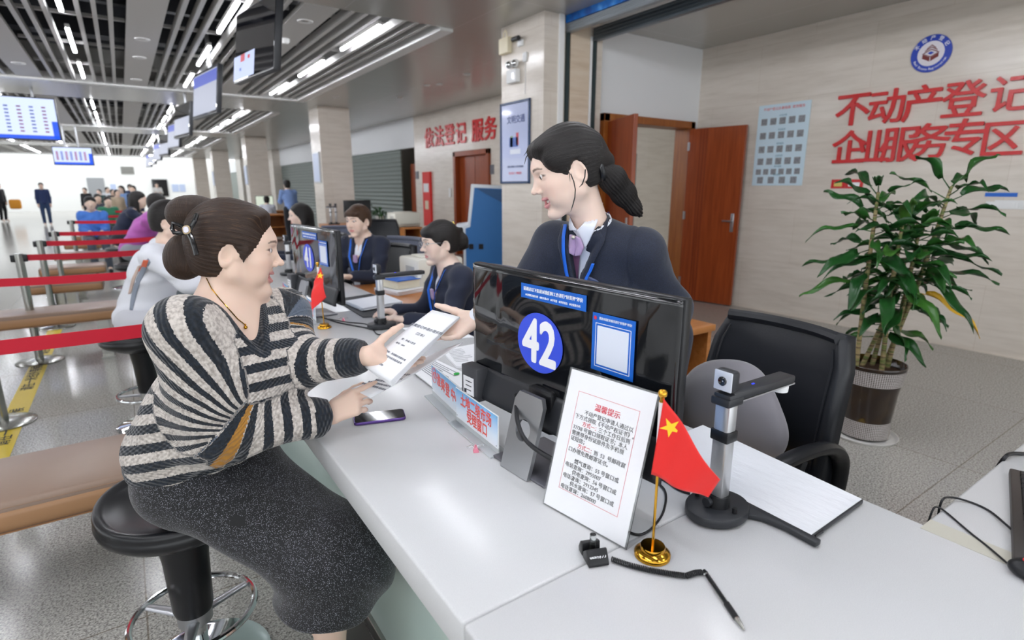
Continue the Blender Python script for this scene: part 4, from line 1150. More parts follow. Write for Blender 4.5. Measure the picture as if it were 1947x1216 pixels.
# user side faces the clerk: front edge K0-K1, body runs away from the clerk
Mk = plane_m(K0, ek, -kd) if False else Matrix((ek, kd, Vector((0, 0, 1)))).transposed().to_4x4(); Mk.translation = K0
b = MB().box((0, 0, .002), ((K1-K0).length, .155, .020), .004); bmesh.ops.transform(b.bm, matrix=Mk, verts=b.bm.verts[:]); b.obj('case', mat('keyboard_case', '3a3532', .4), t, True)
rows = [[1, 1, 1, 1, 5.2, 1, 1, 1, 1, 1, 1, 1], [1.2]+[1]*13+[1.2], [1.5]+[1]*13+[1], [1.3]+[1]*14, [1]*15, [1]*15]
wk = (K1-K0).length-.03
for ri, rw in enumerate(rows):
    tot = sum(rw); x_ = .015
    for w_ in rw:
        wd = wk*w_/tot; b = MB().box((x_+.001, .018+ri*.0215, .018), (x_+wd-.001, .018+ri*.0215+.0195, .0255), .0015, 1); bmesh.ops.transform(b.bm, matrix=Mk, verts=b.bm.verts[:])
        b.obj('key', M_black, t, True); x_ += wd
km = thing('computer_mouse', 'black mouse with a red wheel beside the keyboard', 'mouse', tuple(at(1950, 1090, z=H)))
mc = Vector((1.262, .152, H)); md = Vector((.35, -.94, 0)).normalized()
S = Solid(); S.add([El((mc.x, mc.y, H+.014), (.060, .032, .022), np.array(Matrix((md, Vector((-md.y, md.x, 0)), Vector((0, 0, 1)))).transposed()))]); S.post.append(lambda p, d: np.maximum(d, H+.001-p[:, 2]))
V, F = S.mesh(.004); np_mesh('shell', V, F, M_black, km)
MB().obox(mc-md*.03+Vector((0, 0, .030)), (.022, .008, .01), Matrix((md, Vector((-md.y, md.x, 0)), Vector((0, 0, 1)))).transposed(), .003).obj('wheel', mat('red_wheel', 'd8242a', .4), km, True)
hz = H+.003
cable('mouse_cable', [mc-md*.05+Vector((0, 0, .008)), at(1880, 1040, z=hz), at(1842, 1010, z=hz), at(1800, 974, z=hz), at(1784, 964, z=hz+.003), at(1773, 970, z=hz), (1.345, .352+.012, H-.06)], .002, 'thin black cable from the mouse over the edge of the return desk')
cable('keyboard_cable', [at(1930, 1012, z=hz+.008), at(1912, 996, z=hz+.005), at(1880, 970, z=hz), at(1845, 954, z=hz), at(1808, 945, z=hz+.006), at(1790, 953, z=hz+.003), (1.415, .364, H-.06)], .0024, 'thin black cable from the keyboard over the edge of the return desk')
cable('power_cable', [at(1946, 862, z=hz), at(1922, 862, z=hz+.006), at(1908, 872, z=hz), (1.80, .366, H-.05)], .005, 'thick black cable at the far edge of the return desk')
# ================================================================ furniture of the service side
def spl(P, n=5):
    P = [Vector(p) for p in P]; out = []
    for i in range(len(P)-1):
        p0, p1, p2, p3 = P[max(i-1, 0)], P[i], P[i+1], P[min(i+2, len(P)-1)]
        for k in range(n):
            u = k/n; out.append(.5*((2*p1)+(p2-p0)*u+(2*p0-5*p1+4*p2-p3)*u*u+(3*p1-p0-3*p2+p3)*u**3))
    return out+[P[-1]]
def spr(R, n=5): return [R[i]+(R[i+1]-R[i])*k/n for i in range(len(R)-1) for k in range(n)]+[R[-1]]
def office_chair(loc, rz, lab, group='office chairs behind the counters', grey=False, cushion=False, bw=.50):
    m = mat('grey_fabric', '5a5f70', .8, sheen=.3) if grey else M_leather
    t = thing('office_chair', lab, 'chair', (0, 0, 0), group)
    # local: faces -x, back rest at +x
    def back(u, v):
        y = (u-.5)*bw*(1-.10*(2*v-1)**2*.6+.0); z = .46+.53*v
        return (.215+.085*v**1.4-.035*math.sin(PI*v*.9)-.05*abs(2*u-1)**2.2, y*(1.0-.12*max(0, v-.8)*5), z)
    MB().sheet(back, 20, 20, -.055).obj('backrest', m, t, 'all')
    p = MB()
    for s in (-1, 1): p.tube([Vector(back(.5+s*.435, v/10))+Vector((-.003, 0, 0)) for v in range(1, 10)], .004, 6)
    p.tube([Vector(back(u/10, .97))+Vector((0, 0, 0)) for u in range(0, 11)], .02, 8)
    p.obj('piping', m, t, True)
    S = MB().box((-.26, -.25, .42), (.24, .25, .52), .045, 4); S.obj('seat', m, t, True)
    for s in (-1, 1):
        a = MB(); pts = [(.24, s*.27, .47), (.20, s*.285, .60), (.10, s*.29, .665), (-.06, s*.29, .675), (-.17, s*.29, .655), (-.215, s*.29, .615)]
        a.tube(spl(pts), spr([.018, .022, .027, .027, .024, .016]), 12, flat=(1.2, .8, (0, 0, 1))); a.obj('armrest', M_black, t, True)
        b = MB(); b.tube([(-.02, s*.29, .66), (-.05, s*.28, .55), (-.02, s*.22, .43)], .02, 8); b.obj('arm_support', M_black, t, True)
    MB().cyl((0, 0, .12), (0, 0, .43), .028, 16).obj('gas_lift', M_black, t, True)
    for k in range(5):
        a = k*2*PI/5+.3; l = MB(); l.tube([(.03*math.cos(a), .03*math.sin(a), .13), (.30*math.cos(a), .30*math.sin(a), .075)], [.024, .016], 8); o = l.obj('base_arm', M_black, t, True)
        adopt(MB().cyl((.30*math.cos(a)-.012*math.sin(a), .30*math.sin(a)+.012*math.cos(a), .03), (.30*math.cos(a)+.012*math.sin(a), .30*math.sin(a)-.012*math.cos(a), .03), .028, 14).obj('caster', M_black, None, True), o)
    t.location = loc; t.rotation_euler.z = rz
    return t
office_chair((1.60, 1.03, 0), math.radians(-5), 'black leather office chair behind the 42 monitor, with a grey cushion on it')
# cushion and the round seat pad on that chair
S = Solid(); S.add([El((1.69, 1.09, .67), (.07, .21, .18), np.array(Matrix.Rotation(-.1, 3, 'Z') @ Matrix.Rotation(.2, 3, 'Y')))], .05); S.add([El((1.67, 1.06, .64), (.06, .20, .14))], .05, .06)
S.post.append(lambda p, d: d+.006*np.sin(p[:, 1]*22+p[:, 2]*9))
V, F = S.mesh(.012); o = np_mesh('back_cushion', V, F, mat('mauve_grey_velvet', '7d7a80', .8, sheen=.5)); tag(o, 'mauve grey cushion propped against the black leather chair back', 'cushion')
o = MB().lathe([(0, .018), (.19, .02), (.205, .012), (.205, .004), (.19, 0), (0, 0)], (1.61, 1.03, .521), 36).obj('seat_pad', mat('patterned_pad', 'b89a4e', .8), None, True); tag(o, 'round yellowish seat pad on the black leather chair', 'cushion')
q = NT(MATS['patterned_pad']); n_ = q.noise(q.coord('Object'), 30, 3); q.base(q.ramp(n_, [(.35, '6b6f3a'), (.5, 'c9a552'), (.65, '9a5c2e')]))
# wooden desk behind the 42 monitor
def wood_desk(x0, x1, y0, y1, h, lab, shelf=True, rz=0):
    t = thing('wooden_desk', lab, 'desk', ((x0+x1)/2, (y0+y1)/2, 0), 'orange wooden desks of the service row')
    MB().box((x0, y0, h-.035), (x1, y1, h), .003).obj('top', M_orange, t, True)
    for x in (x0+.02, x1-.02): MB().box((x-.014, y0+.02, 0), (x+.014, y1-.02, h-.035)).obj('side_panel', M_orange, t)
    MB().box((x0+.03, y1-.06, .08), (x1-.03, y1-.04, h-.036)).obj('back_panel', M_orange, t)
    if shelf: MB().box((x0+.034, y0+.04, h*.52), (x1-.034, y1-.06, h*.52+.02)).obj('shelf', M_orange, t)
    return t
pd = at(1330, 640, D=2.55)
wood_desk(1.75, 2.50, 1.72, 2.5, .74, 'orange wooden desk with an open front behind the 42 monitor')
bx = MB().box((1.85, 1.86, .41), (2.2, 2.2, .59), .01).obj('parcel', mat('brown_card', '8a7a5c', .8)); tag(bx, 'brown parcel on the shelf of the orange desk behind the 42 monitor', 'box')
# ---------------------------------------------------------------- planter
t = thing('potted_plant', 'tall leafy potted plant by the marble wall with red letters', 'plant', (3.48, 1.33, 0))
pc = Vector((3.48, 1.33, 0))
prof = [(.0, .014), (.128, .014), (.129, .12), (.130, .125), (.137, .20), (.144, .30), (.150, .335), (.158, .395), (.166, .44), (.170, .452), (.166, .457), (.158, .452), (.150, .40), (0, .40)]
MB().lathe([p for p in prof if True], pc, 48).obj('pot', mat('dark_glazed_pot', '2b1d12', .16, coat=.4), t, True, 60)
q = NT(MATS['dark_glazed_pot']); n_ = q.noise(q.coord('Object'), 9, 3); q.base(q.ramp(n_, [(.45, '22150d'), (.6, '33230f'), (.72, '6a5512')]))
def bandmat():
    m = mat('mosaic_band', 'b8b2ae', .3)
    q = NT(m); tc = q.n('ShaderNodeTexCoord'); s = q.sep(tc.outputs['Object'])
    at_ = q.math('ARCTAN2', s[1], s[0]); a = q.math('MULTIPLY', at_, 14.0); b = q.math('MULTIPLY', s[2], 95)
    fa = q.math('ABSOLUTE', q.math('SUBTRACT', q.math('FRACT', a), .5)); fb = q.math('ABSOLUTE', q.math('SUBTRACT', q.math('FRACT', b), .5))
    mx = q.math('MAXIMUM', fa, fb); q.base(q.ramp(q.math('GREATER_THAN', mx, .33), [(0, '2c1d12'), (1, 'c6c0bd')])); return m
bm_ = bandmat()
def band(z0, z1, rr):
    me = MB().lathe([(r_, z-0) for z, r_ in ((z0, rr(z0)), ((z0+z1)/2, rr((z0+z1)/2)), (z1, rr(z1)))], (0, 0, 0), 64).obj('mosaic_band', bm_, None, True); me.location = pc; adopt(me, t)
band(.020, .118, lambda z: .1305)
band(.345, .432, lambda z: .152+.125*(z-.335)+.0012)
MB().lathe([(0, .002), (.165, .003), (.178, .016), (.182, .016), (.17, 0), (0, 0)], pc, 40).obj('saucer', mat('white_saucer', 'e3e2de', .3), t, True)
sb = MB().lathe([(0, .415), (.10, .418), (.152, .41)], pc, 32); sb.obj('soil', mat('soil', '4a3526', .95), t, True)
M_leaf = mat('leaf_green', '2f6a24', .28, spec=.5)
q = NT(M_leaf); oi = q.n('ShaderNodeObjectInfo'); n_ = q.noise(q.coord('Object'), 7, 2); q.base(q.mix(n_, '12321a', q.ramp(oi.outputs['Random'], [(0, '1e4f20'), (.5, '2d6428'), (.85, '3f7a2c'), (1, '5a8a34')])))
M_leafy = mat('leaf_yellow', 'd9a92a', .4)
M_stem = mat('cane', '8d7a56', .6)
q = NT(M_stem); s_ = q.sep(q.coord('Object')); n_ = q.noise(q.coord('Object', (1, 1, 6)), 12, 2); w_ = q.math('FRACT', q.math('MULTIPLY', s_[2], 24)); q.base(q.mix(q.math('LESS_THAN', w_, .16), q.ramp(n_, [(.4, '5c6b34'), (.6, '9a8660')]), '5d4a33'))
rl = random.Random(11)
def leaf_mesh(b, o, d, L, Wd, droop, roll):
    """lance-shaped wavy leaf on a short stalk"""
    d = d.normalized(); sd = d.cross(Vector((0, 0, 1))); sd = sd.normalized() if sd.length > .05 else Vector((1, 0, 0)); upv = sd.cross(d)
    R = Matrix.Rotation(roll, 3, d); sd = R @ sd; upv = R @ upv
    st = .28*L
    b.tube([o, o+d*st*.5, o+d*st], [.0035, .003, .0025], 6)
    ph = rl.random()*6
    def fn(u, v):
        s = (v-.5)*2; x = st+u*(L); w = Wd*.5*math.sin(PI*min(1, .06+u*.94)**.75)**.9*(1-.15*u); 
        return o+d*x*(1-.10*u*u)+sd*(s*w)+upv*(.018*math.sin(u*9+ph)*abs(s)+w*.35*s*s)-Vector((0, 0, 1))*(droop*u*u*L)
    b.sheet(fn, 10, 4, .0007)
canes = [((-.085, .055), (-.10, .07), 1.42, 26), ((-.02, -.055), (-.02, -.04), 1.28, 26), ((.0, .06), (.06, -.02), .95, 9), ((.075, -.045), (.10, -.08), 1.18, 30), ((.09, -.02), (.20, -.16), 1.45, 30), ((.06, .03), (.16, -.02), 1.05, 14)]
base_r = Vector((cR.x, cR.y, 0)).normalized()
leafn = 0
mass = MB()
for ci, (b0, b1, hgt, nl) in enumerate(canes):
    p0 = pc+Vector((b0[0], b0[1], .41)); p1 = pc+Vector((b1[0], b1[1], hgt)) 
    mid = p0.lerp(p1, .5)+Vector((rl.uniform(-.02, .02), rl.uniform(-.02, .02), 0))
    pts = [p0, p0.lerp(mid, .5), mid, mid.lerp(p1, .5), p1]
    s = MB().tube(pts, [.014, .0125, .012, .011, .008], 10).obj('stem', M_stem, t, True)
    for k in range(nl):
        f = k/(nl-1); top = hgt > 1.1
        z = (.52 if top else .35)+(1.0-(.52 if top else .35))*f
        pos = p0.lerp(p1, z) if z < .5 else (mid.lerp(p1, (z-.5)*2))
        a = k*2.4+ci*1.1; el = -.25+1.0*f*f+rl.uniform(-.15, .2)
        L = rl.uniform(.21, .33)*(1 if top else .85); d = Vector((math.cos(a)*math.cos(el), math.sin(a)*math.cos(el), math.sin(el)))
        spare = (k % 4 == 3); b = mass if spare else MB(); leaf_mesh(b, pos, d, L, rl.uniform(.055, .085), rl.uniform(.10, .45), rl.uniform(-.6, .6))
        if spare: continue
        yel = (ci == 3 and k == 6)
        o = b.obj('leaf', M_leafy if yel else M_leaf, t, 'all')
        if yel: o['label'] = 'yellowed leaf'
mo = mass.obj('foliage', M_leaf, t, 'all'); mo['kind'] = 'stuff'
# ---------------------------------------------------------------- right wall: emblem, letters, poster, small plates
XW = 6.209
def wallM(y, z, off=0): return plane_m((XW-off, y, z), (0, -1, 0), (0, 0, 1))
def chars(s, yL, yR, zT, zB, which, M_, grp, side):
    n = len(s); 
    for i, ch in enumerate(s):
        pass
rowA = [(1600, 212), (1665, 203), (1735, 194), (1812, 187), (1918, 180)]
def ypx(px, py): return at(px, py, x=XW)
ordn = ['first', 'second', 'third', 'fourth', 'fifth', 'sixth']
def wall_letters(txt, centres, hts, row, sx=1.0):
    for i, (ch, (px, py), hp) in enumerate(zip(txt, centres, hts)):
        p = ypx(px, py); D = (p-CAMP).dot(cF); sz = hp*D/FPX/.92*1.02
        me = text_mesh(ch, sz, bold=sz*.014, extrude=.012)
        me.transform(wallM(p.y, p.z-sz*.005, .013) @ Matrix.Diagonal((sx, 1, 1, 1)))
        o = link('wall_letter', me, M_wallred); tag(o, 'large red character %s, %s in the %s row on the marble wall' % (ch, ordn[i], row), 'letter', 'red letters on the marble wall')
wall_letters('不动产登记', [(1622, 212), (1686, 207), (1755, 201), (1832, 194), (1925, 182)], [58, 60, 62, 64, 64], 'upper')
wall_letters('企业服务专区', [(1615, 285), (1660, 284), (1712, 279), (1768, 273), (1834, 266), (1906, 268)], [58, 58, 62, 62, 64, 64], 'lower')
# emblem
e0 = ypx(1771, 102); er = .158
t = thing('round_emblem', 'round blue and white emblem with a dark red building on the marble wall', 'emblem', tuple(e0))
def edisc(r, r2, off, th_, m_, nm, par=t):
    b = MB().lathe([(r2, th_), (r, th_), (r, 0), (r2, 0)] + ([(r2, th_)] if r2 > 0 else []), (0, 0, 0), 56); bmesh.ops.transform(b.bm, matrix=wallM(e0.y, e0.z, off), verts=b.bm.verts[:]); return b.obj(nm, m_, par, True, 40)
M_emb = mat('emblem_blue', '1d3fae', .3); M_maroon = mat('emblem_maroon', '6e1d1c', .35)
edisc(er, 0, .001, .012, M_emb, 'blue_ring'); edisc(er*.66, 0, .013, .002, mat('emblem_white', 'dfdbe2', .3), 'white_field')
def epoly(pts, m_, nm, off=.0155):
    b = MB().prism([(x*er, y*er) for x, y in pts], .001, wallM(e0.y, e0.z, off)); return b.obj(nm, m_, t)
epoly([(-.40, .0), (-.02, -.20), (-.02, -.42), (-.40, -.22)], M_maroon, 'building_front'); epoly([(.40, .0), (.02, -.20), (.02, -.42), (.40, -.22)], M_maroon, 'building_front')
epoly([(-.42, .06), (0, -.15), (.42, .06), (.42, .02), (0, -.20), (-.42, .02)], M_maroon, 'eave')
epoly([(0, .12), (.17, .03), (0, -.07), (-.17, .03)], M_emb, 'courtyard')
for dz, w_ in ((.15, .36), (.27, .30), (.38, .22)): epoly([(-w_, dz-.08), (0, dz+.10), (w_, dz-.08), (w_, dz-.14), (0, dz+.04), (-w_, dz-.14)], M_maroon, 'roof_line')
def ring_text(s, r, a0, a1, size, flip):
    n = len(s)
    for i, ch in enumerate(s):
        if ch == ' ': continue
        a = a0+(a1-a0)*i/(n-1); M_ = wallM(e0.y, e0.z, .0145) @ Matrix.Translation((r*math.cos(a), r*math.sin(a), 0)) @ Matrix.Rotation(a-PI/2 if not flip else a+PI/2, 4, 'Z')
        text('ring_character', ch, size, M_, M_wtxt, t, bold=size*.01)
ring_text('不动产登记', er*.82, math.radians(150), math.radians(30), er*.25, False)
ring_text('Real Estate Registration', er*.83, math.radians(205), math.radians(335), er*.17, True)
# poster with pale squares
A, B = ypx(1445, 203), ypx(1525, 352)
yl, yr, zt, zb = A.y, B.y+.0, 2.36, 1.47
t = thing('wall_poster', 'pale blue poster with rows of small grey squares on the marble wall beside the door', 'poster', (XW, (yl+yr)/2, zb), None)
MB().box((XW-.012, yr, zb), (XW-.002, yl, zt)).obj('board', mat('poster_blue', 'cfe4f0', .3), t)
text('poster_title', '不动产登记办事指南  政务服务', .034, wallM((yl+yr)/2, zt-.05, .0135), M_redink, t, sx=1.05)
gs = mat('grey_square', '8b8d92', .6)
def patch(y, z, s):
    MB().box((XW-.0135, y-s/2, z-s/2), (XW-.0125, y+s/2, z+s/2)).obj('square', gs, t)
q = NT(gs); n_ = q.noise(q.coord('Object'), 60, 1); q.base(q.ramp(n_, [(.47, '6d6f75'), (.53, 'a6a8ad')], 'CONSTANT') if False else q.ramp(n_, [(.40, '7d7f85'), (.60, '94969b')]))
ww = yl-yr
for ri, (f, n) in enumerate(((.22, 5), (.39, 5), (.56, 5), (.71, 5), (.84, 6), (.945, 4))):
    z = zt-(zt-zb)*f
    for k in range(n): patch(yl-ww*(k+.75)/(n+.5), z+.012, .072 if n < 6 else .062)
    text('poster_caption', ['业务办理', '在线查询', '预约服务', '办事流程', '投诉监督', '联系我们'][ri], .022, wallM((yl+yr)/2, z+.07, .0135), mat('teal_print', '2e7f96', .5), t)
# small plates under the letters
for px0, py0, px1, py1, m_, lab in ((1582, 341, 1606, 358, M_wallred, 'small red plaque with a gold centre on the marble wall left of the plant'), (1609, 341, 1640, 358, M_wallred, 'small red plaque with a white mark behind the plant'), (1874, 366, 1934, 374, M_blue, 'small blue strip label on the marble wall right of the plant')):
    a, b = ypx(px0, py0), ypx(px1, py1)
    t = thing('wall_plaque', lab, 'plaque', (XW, a.y, b.z)); MB().box((XW-.006, b.y, b.z), (XW-.001, a.y, a.z)).obj('plate', m_, t)
    if m_ is M_wallred: MB().box((XW-.008, b.y+.03, b.z+.02), (XW-.006, a.y-.03, a.z-.03)).obj('centre', mat('plaque_gold', 'd9c26a', .4) if 'gold' in lab else M_wtxt, t)
a, b = ypx(1892, 380), ypx(1947, 398)
t = thing('wall_switch', 'white switch panel on the marble wall right of the plant', 'switch', (XW, a.y, b.z)); MB().box((XW-.008, b.y-.06, b.z), (XW-.001, a.y, a.z), .003).obj('plate', M_white, t, True)
for k in range(3): MB().box((XW-.011, b.y-.05+k*.11, b.z+.012), (XW-.008, b.y+.04+k*.11, a.z-.012), .002).obj('rocker', M_white, t, True)
# ---------------------------------------------------------------- pillar: poster, emergency light, sensor, box
XP = 3.62
def pM(y, z, off=0): return plane_m((XP-off, y, z), (0, -1, 0), (0, 0, 1))
t = thing('framed_poster', 'blue framed poster on the marble pillar behind the standing clerk', 'poster', (XP, 5.18, 1.5))
MB().box((XP-.02, 4.90, 1.49), (XP-.001, 5.46, 1.515), .003).box((XP-.02, 4.90, 2.325), (XP-.001, 5.46, 2.35), .003).box((XP-.02, 4.90, 1.49), (XP-.001, 4.925, 2.35), .003).box((XP-.02, 5.435, 1.49), (XP-.001, 5.46, 2.35), .003).obj('frame', mat('navy_frame', '1f3b63', .25), t)
MB().box((XP-.010, 4.925, 1.515), (XP-.002, 5.435, 2.325)).obj('sheet', mat('poster_lilac', 'c3cbe9', .12, coat=.4), t)
text('poster_title', '文明交通', .085, pM(5.16, 2.16, .0112), mat('poster_navy', '2c3d7a', .4), t, bold=.002)
text('poster_line', '文明从我做起 从你我他做起', .026, pM(5.17, 1.67, .0112), mat('poster_navy', '2c3d7a', .4), t)
text('poster_line', '安全出行 文明相伴', .030, pM(5.17, 1.60, .0112), M_redink, t)
for (y, z, w_, h_, c) in ((5.20, 1.93, .16, .10, '4a68b4'), (5.13, 1.96, .045, .13, 'c8505e'), (5.24, 1.94, .05, .11, '8fae8c'), (5.17, 1.83, .20, .05, 'e4e8f4')):
    MB().box((XP-.0125, y-w_/2, z-h_/2), (XP-.0105, y+w_/2, z+h_/2), .0).obj('picture_shape', mat('pic_'+c, c, .3), t)
t = thing('emergency_light', 'white twin-head emergency light high on the marble pillar', 'light', (XP, 5.17, 2.55))
MB().box((XP-.06, 5.09, 2.53), (XP-.001, 5.27, 2.66), .006).obj('case', M_white, t, True)
for y in (5.13, 5.235):
    l = MB().sphere((XP-.045, y, 2.715), .042, seg=18, rings=12).obj('lamp_head', M_white, t, True); adopt(MB().sphere((XP-.062, y-.012, 2.712), (.028, .034, .034), seg=16, rings=10).obj('reflector', M_chrome, None, True), l)
MB().box((XP-.063, 5.115, 2.56), (XP-.06, 5.16, 2.625)).obj('indicator', M_silver, t)
t = thing('alarm_box', 'cream alarm box with a cable loop at the top of the pillar', 'alarm', (XP, 5.33, 2.9))
MB().box((XP-.06, 5.24, 2.84), (XP-.001, 5.42, 3.0), .012).obj('case', mat('cream_plastic', 'e6dcc0', .5), t, True); MB().tube([(XP-.03, 5.30, 3.0), (XP-.03, 5.305, 3.05), (XP-.03, 5.33, 3.075), (XP-.03, 5.36, 3.05), (XP-.03, 5.365, 3.0)], .008, 8).obj('cable_loop', mat('cream_plastic', 'e6dcc0', .5), t, True)
t = thing('wall_camera', 'small black security camera at the top of the pillar', 'camera', (XP, 5.1, 2.95))
MB().box((XP-.03, 5.03, 2.87), (XP-.001, 5.11, 2.93), .004).obj('bracket', M_white, t, True); MB().cyl((XP-.05, 5.16, 2.945), (XP-.06, 5.04, 2.94), .024, 14).obj('camera_body', M_black, t, True)
t = thing('socket', 'small white wall box with a thin cable beside the emergency light', 'socket', (XP, 5.0, 2.75)); MB().box((XP-.02, 4.965, 2.71), (XP-.001, 5.025, 2.80), .003).obj('box', M_white, t, True); MB().tube([(XP-.004, 5.0, 2.71), (XP-.004, 4.995, 2.62), (XP-.004, 5.0, 2.40)], .003, 6).obj('cable', M_white, t, True)
# ---------------------------------------------------------------- text wall in the hall
def hall_letters(txt, y0, dy, z, sz, first):
    for i, ch in enumerate(txt):
        me = text_mesh(ch, sz, bold=sz*.022, extrude=.012); me.transform(plane_m((6.045, y0-dy*i, z), (0, -1, 0), (0, 0, 1)))
        o = link('wall_letter', me, M_wallred); tag(o, 'red character %s, %s on the far marble wall above the wooden door' % (ch, ordn[i+first]), 'letter', 'red letters on the far marble wall')
hall_letters('依法登记', 12.15, .50, 2.54, .46, 0)
hall_letters('服务', 9.98, .48, 2.54, .46, 4)
a = at(806, 327, x=6.05); b = at(823, 420, x=6.05)
t = thing('fire_cabinet', 'red fire cabinet with pale panels by the wooden door in the hall', 'fire cabinet', (6.05, a.y, 0))
MB().box((6.0, b.y, .55), (6.055, a.y, a.z)).obj('door', M_red, t); MB().box((5.993, b.y+.06, 1.35), (6.0, a.y-.06, 1.55)).obj('label', M_paper, t); MB().box((5.993, b.y+.1, .95), (6.0, a.y-.12, 1.15)).obj('window', mat('cream_panel', 'e0d2b8', .4), t)
for k, (px, py) in enumerate(((793, 333), (935, 322))):
    p = at(px, py, x=6.05); o = MB().box((6.04, p.y-.07, p.z-.09), (6.058, p.y+.07, p.z+.09)).obj('door_plate', mat('grey_plate', '6d6f77', .4)); tag(o, 'small grey plate on the far marble wall %s' % ['left of the fire cabinet', 'right of the wooden door'][k], 'plate', 'grey plates on the hall wall')
p = at(856, 366, x=6.05); o = MB().box((6.035, p.y-.05, p.z-.1), (6.058, p.y+.05, p.z+.1), .01).obj('dispenser', M_white, None, True); tag(o, 'small white dispenser on the far marble wall left of the wooden door', 'dispenser')
# ---------------------------------------------------------------- blue self-service kiosk
kp = at(910, 420, D=7.3)
t = thing('self_service_kiosk', 'blue self-service kiosk seen from the side behind the marble pillar', 'kiosk', (kp.x, kp.y, 0))
M_kb = mat('kiosk_blue', '2f6fae', .5); M_kw = mat('kiosk_white', 'd5dbe0', .4)
side = Vector((cR.x, cR.y, 0)); fw = Vector((-cF.y, cF.x, 0)).normalized(); lookv = Vector((kp.x, kp.y, 0)).normalized(); rv = Vector((lookv.y, -lookv.x, 0))
kc = 7.3/FPX
def K(px, py): return ((px-910)*kc/math.cos(.0), CAMH+(357-py)*kc*.98)
pr = [K(*p) for p in ((897, 349), (960, 352), (960, 690), (880, 690), (880, 460), (866, 452), (866, 428), (889, 425))]
Mk_ = plane_m((kp.x, kp.y, 0), rv, (0, 0, 1))
pr = [(x, max(z, 0.0)) for x, z in pr]
pr = [(x, 0 if i in (2, 3) else z) for i, (x, z) in enumerate(pr)]
MB().prism(pr, -.55, Mk_, .01).obj('body', M_kw, t, True)
ins = [K(*p) for p in ((903, 356), (958, 358), (958, 690), (885, 690), (885, 433), (894, 430))]; ins = [(x, .03 if i in (2, 3) else z) for i, (x, z) in enumerate(ins)]
MB().prism(ins, .012, Mk_ @ Matrix.Translation((0, 0, .0))).obj('side_panel', M_kb, t)
for px in (895, 914):
    x, z = K(px, 468); MB().prism([(x-.03, z-.035), (x+.03, z-.035), (x+.03, z+.035), (x-.03, z+.035)], .006, Mk_ @ Matrix.Translation((0, 0, .012))).obj('handle_recess', M_black, t)
x0, z0 = K(940, 352); MB().prism([K(906, 357), K(958, 360), K(958, 386)], .01, Mk_ @ Matrix.Translation((0, 0, .012))).obj('top_facet', mat('kiosk_blue_dark', '2a5684', .5), t)
# ================================================================ people
def V3(v): return Vector(tuple(float(x) for x in v))
def hand(w, f, n, th, sc=1.0, curl=(.3, .4, .5, .6), spread=.10, tcurl=.3, tout=.8, tn=.2):
    """primitives of a hand: wrist w, finger direction f, palm normal n (the side the palm faces), th = thumb side"""
    w = V3(w); f = V3(f).normalized(); n = V3(n); n = (n-f*n.dot(f)).normalized(); t = f.cross(n)
    if t.dot(V3(th)) < 0: t = -t
    P = []
    palm = []
    ks = [.028, .010, -.009, -.027]; kl = [.086, .089, .084, .075]; L = [.070, .078, .072, .056]; R = [.0088, .0090, .0084, .0074]
    for i in range(4):
        a = w+t*(ks[i]*.55*sc)+f*(.008*sc); b = w+t*(ks[i]*sc)+f*(kl[i]*sc)-n*(.004*sc)
        palm.append(Rc(a, b, .0135*sc, .0112*sc))
    palm.append(El(w+f*(.03*sc)+t*(.020*sc)+n*(.010*sc), (.016*sc, .024*sc, .015*sc), np.array([list(t), list(f), list(n)]).T))
    fing = []
    for i in range(4):
        p = w+t*(ks[i]*sc)+f*(kl[i]*sc)-n*(.004*sc); ang = 0; c = curl[i]
        d0 = (f+t*(spread*(1.5-i)*.5)).normalized()
        for j, fr in enumerate((.45, .31, .24)):
            ang += c*(.75, 1.1, .7)[j]
            d = d0*math.cos(ang)+n*math.sin(ang); q = p+d*(L[i]*fr*sc)
            r0 = R[i]*sc*(1, .93, .86)[j]; r1 = R[i]*sc*(.93, .86, .72)[j]
            fing.append(Rc(p, q, r0, r1)); p = q
    tb = w+f*(.022*sc)+t*(.026*sc)+n*(.008*sc)
    d1 = (f*.62+t*tout+n*tn).normalized(); m = tb+d1*(.042*sc)
    d2 = (d1+f*tcurl*1.2+n*tcurl*.5).normalized(); e = m+d2*(.034*sc); d3 = (d2+f*tcurl*.8+n*tcurl*.4).normalized(); z = e+d3*(.027*sc)
    thumb = [Rc(tb, m, .0145*sc, .0110*sc), Rc(m, e, .0108*sc, .0098*sc), Rc(e, z, .0098*sc, .0076*sc)]
    return palm, fing, thumb, z
def add_hand(S, h): S.add(h[0], .016, .016); S.add(h[1], .003, .006); S.add(h[2], .006, .010)
def arm_pts(a, b, c, n=24):
    """smooth polyline shoulder - elbow - wrist"""
    a, b, c = V3(a), V3(b), V3(c); out = []
    return [a, b, c]
def poly_t(V, pts, soft=0):
    """arc length of the nearest point on a polyline, and distance"""
    best = np.full(len(V), 1e9); T = np.zeros(len(V)); acc = 0
    W = np.zeros(len(V)); TS = np.zeros(len(V))
    for i in range(len(pts)-1):
        a, b = A3(pts[i]), A3(pts[i+1]); ba = b-a; L = np.linalg.norm(ba)
        h = ((V-a)@ba)/(L*L)
        if i > 0: h = np.maximum(h, 0)
        if i < len(pts)-2: h = np.minimum(h, 1)
        d = np.linalg.norm(V-a-np.clip(h, 0, 1)[:, None]*ba, axis=1)
        t = acc+h*L
        if soft:
            w = np.exp(-d/soft); W += w; TS += w*t
        T = np.where(d < best, t, T); best = np.minimum(best, d); acc += L
    if soft: T = TS/np.maximum(W, 1e-12)
    return T, best
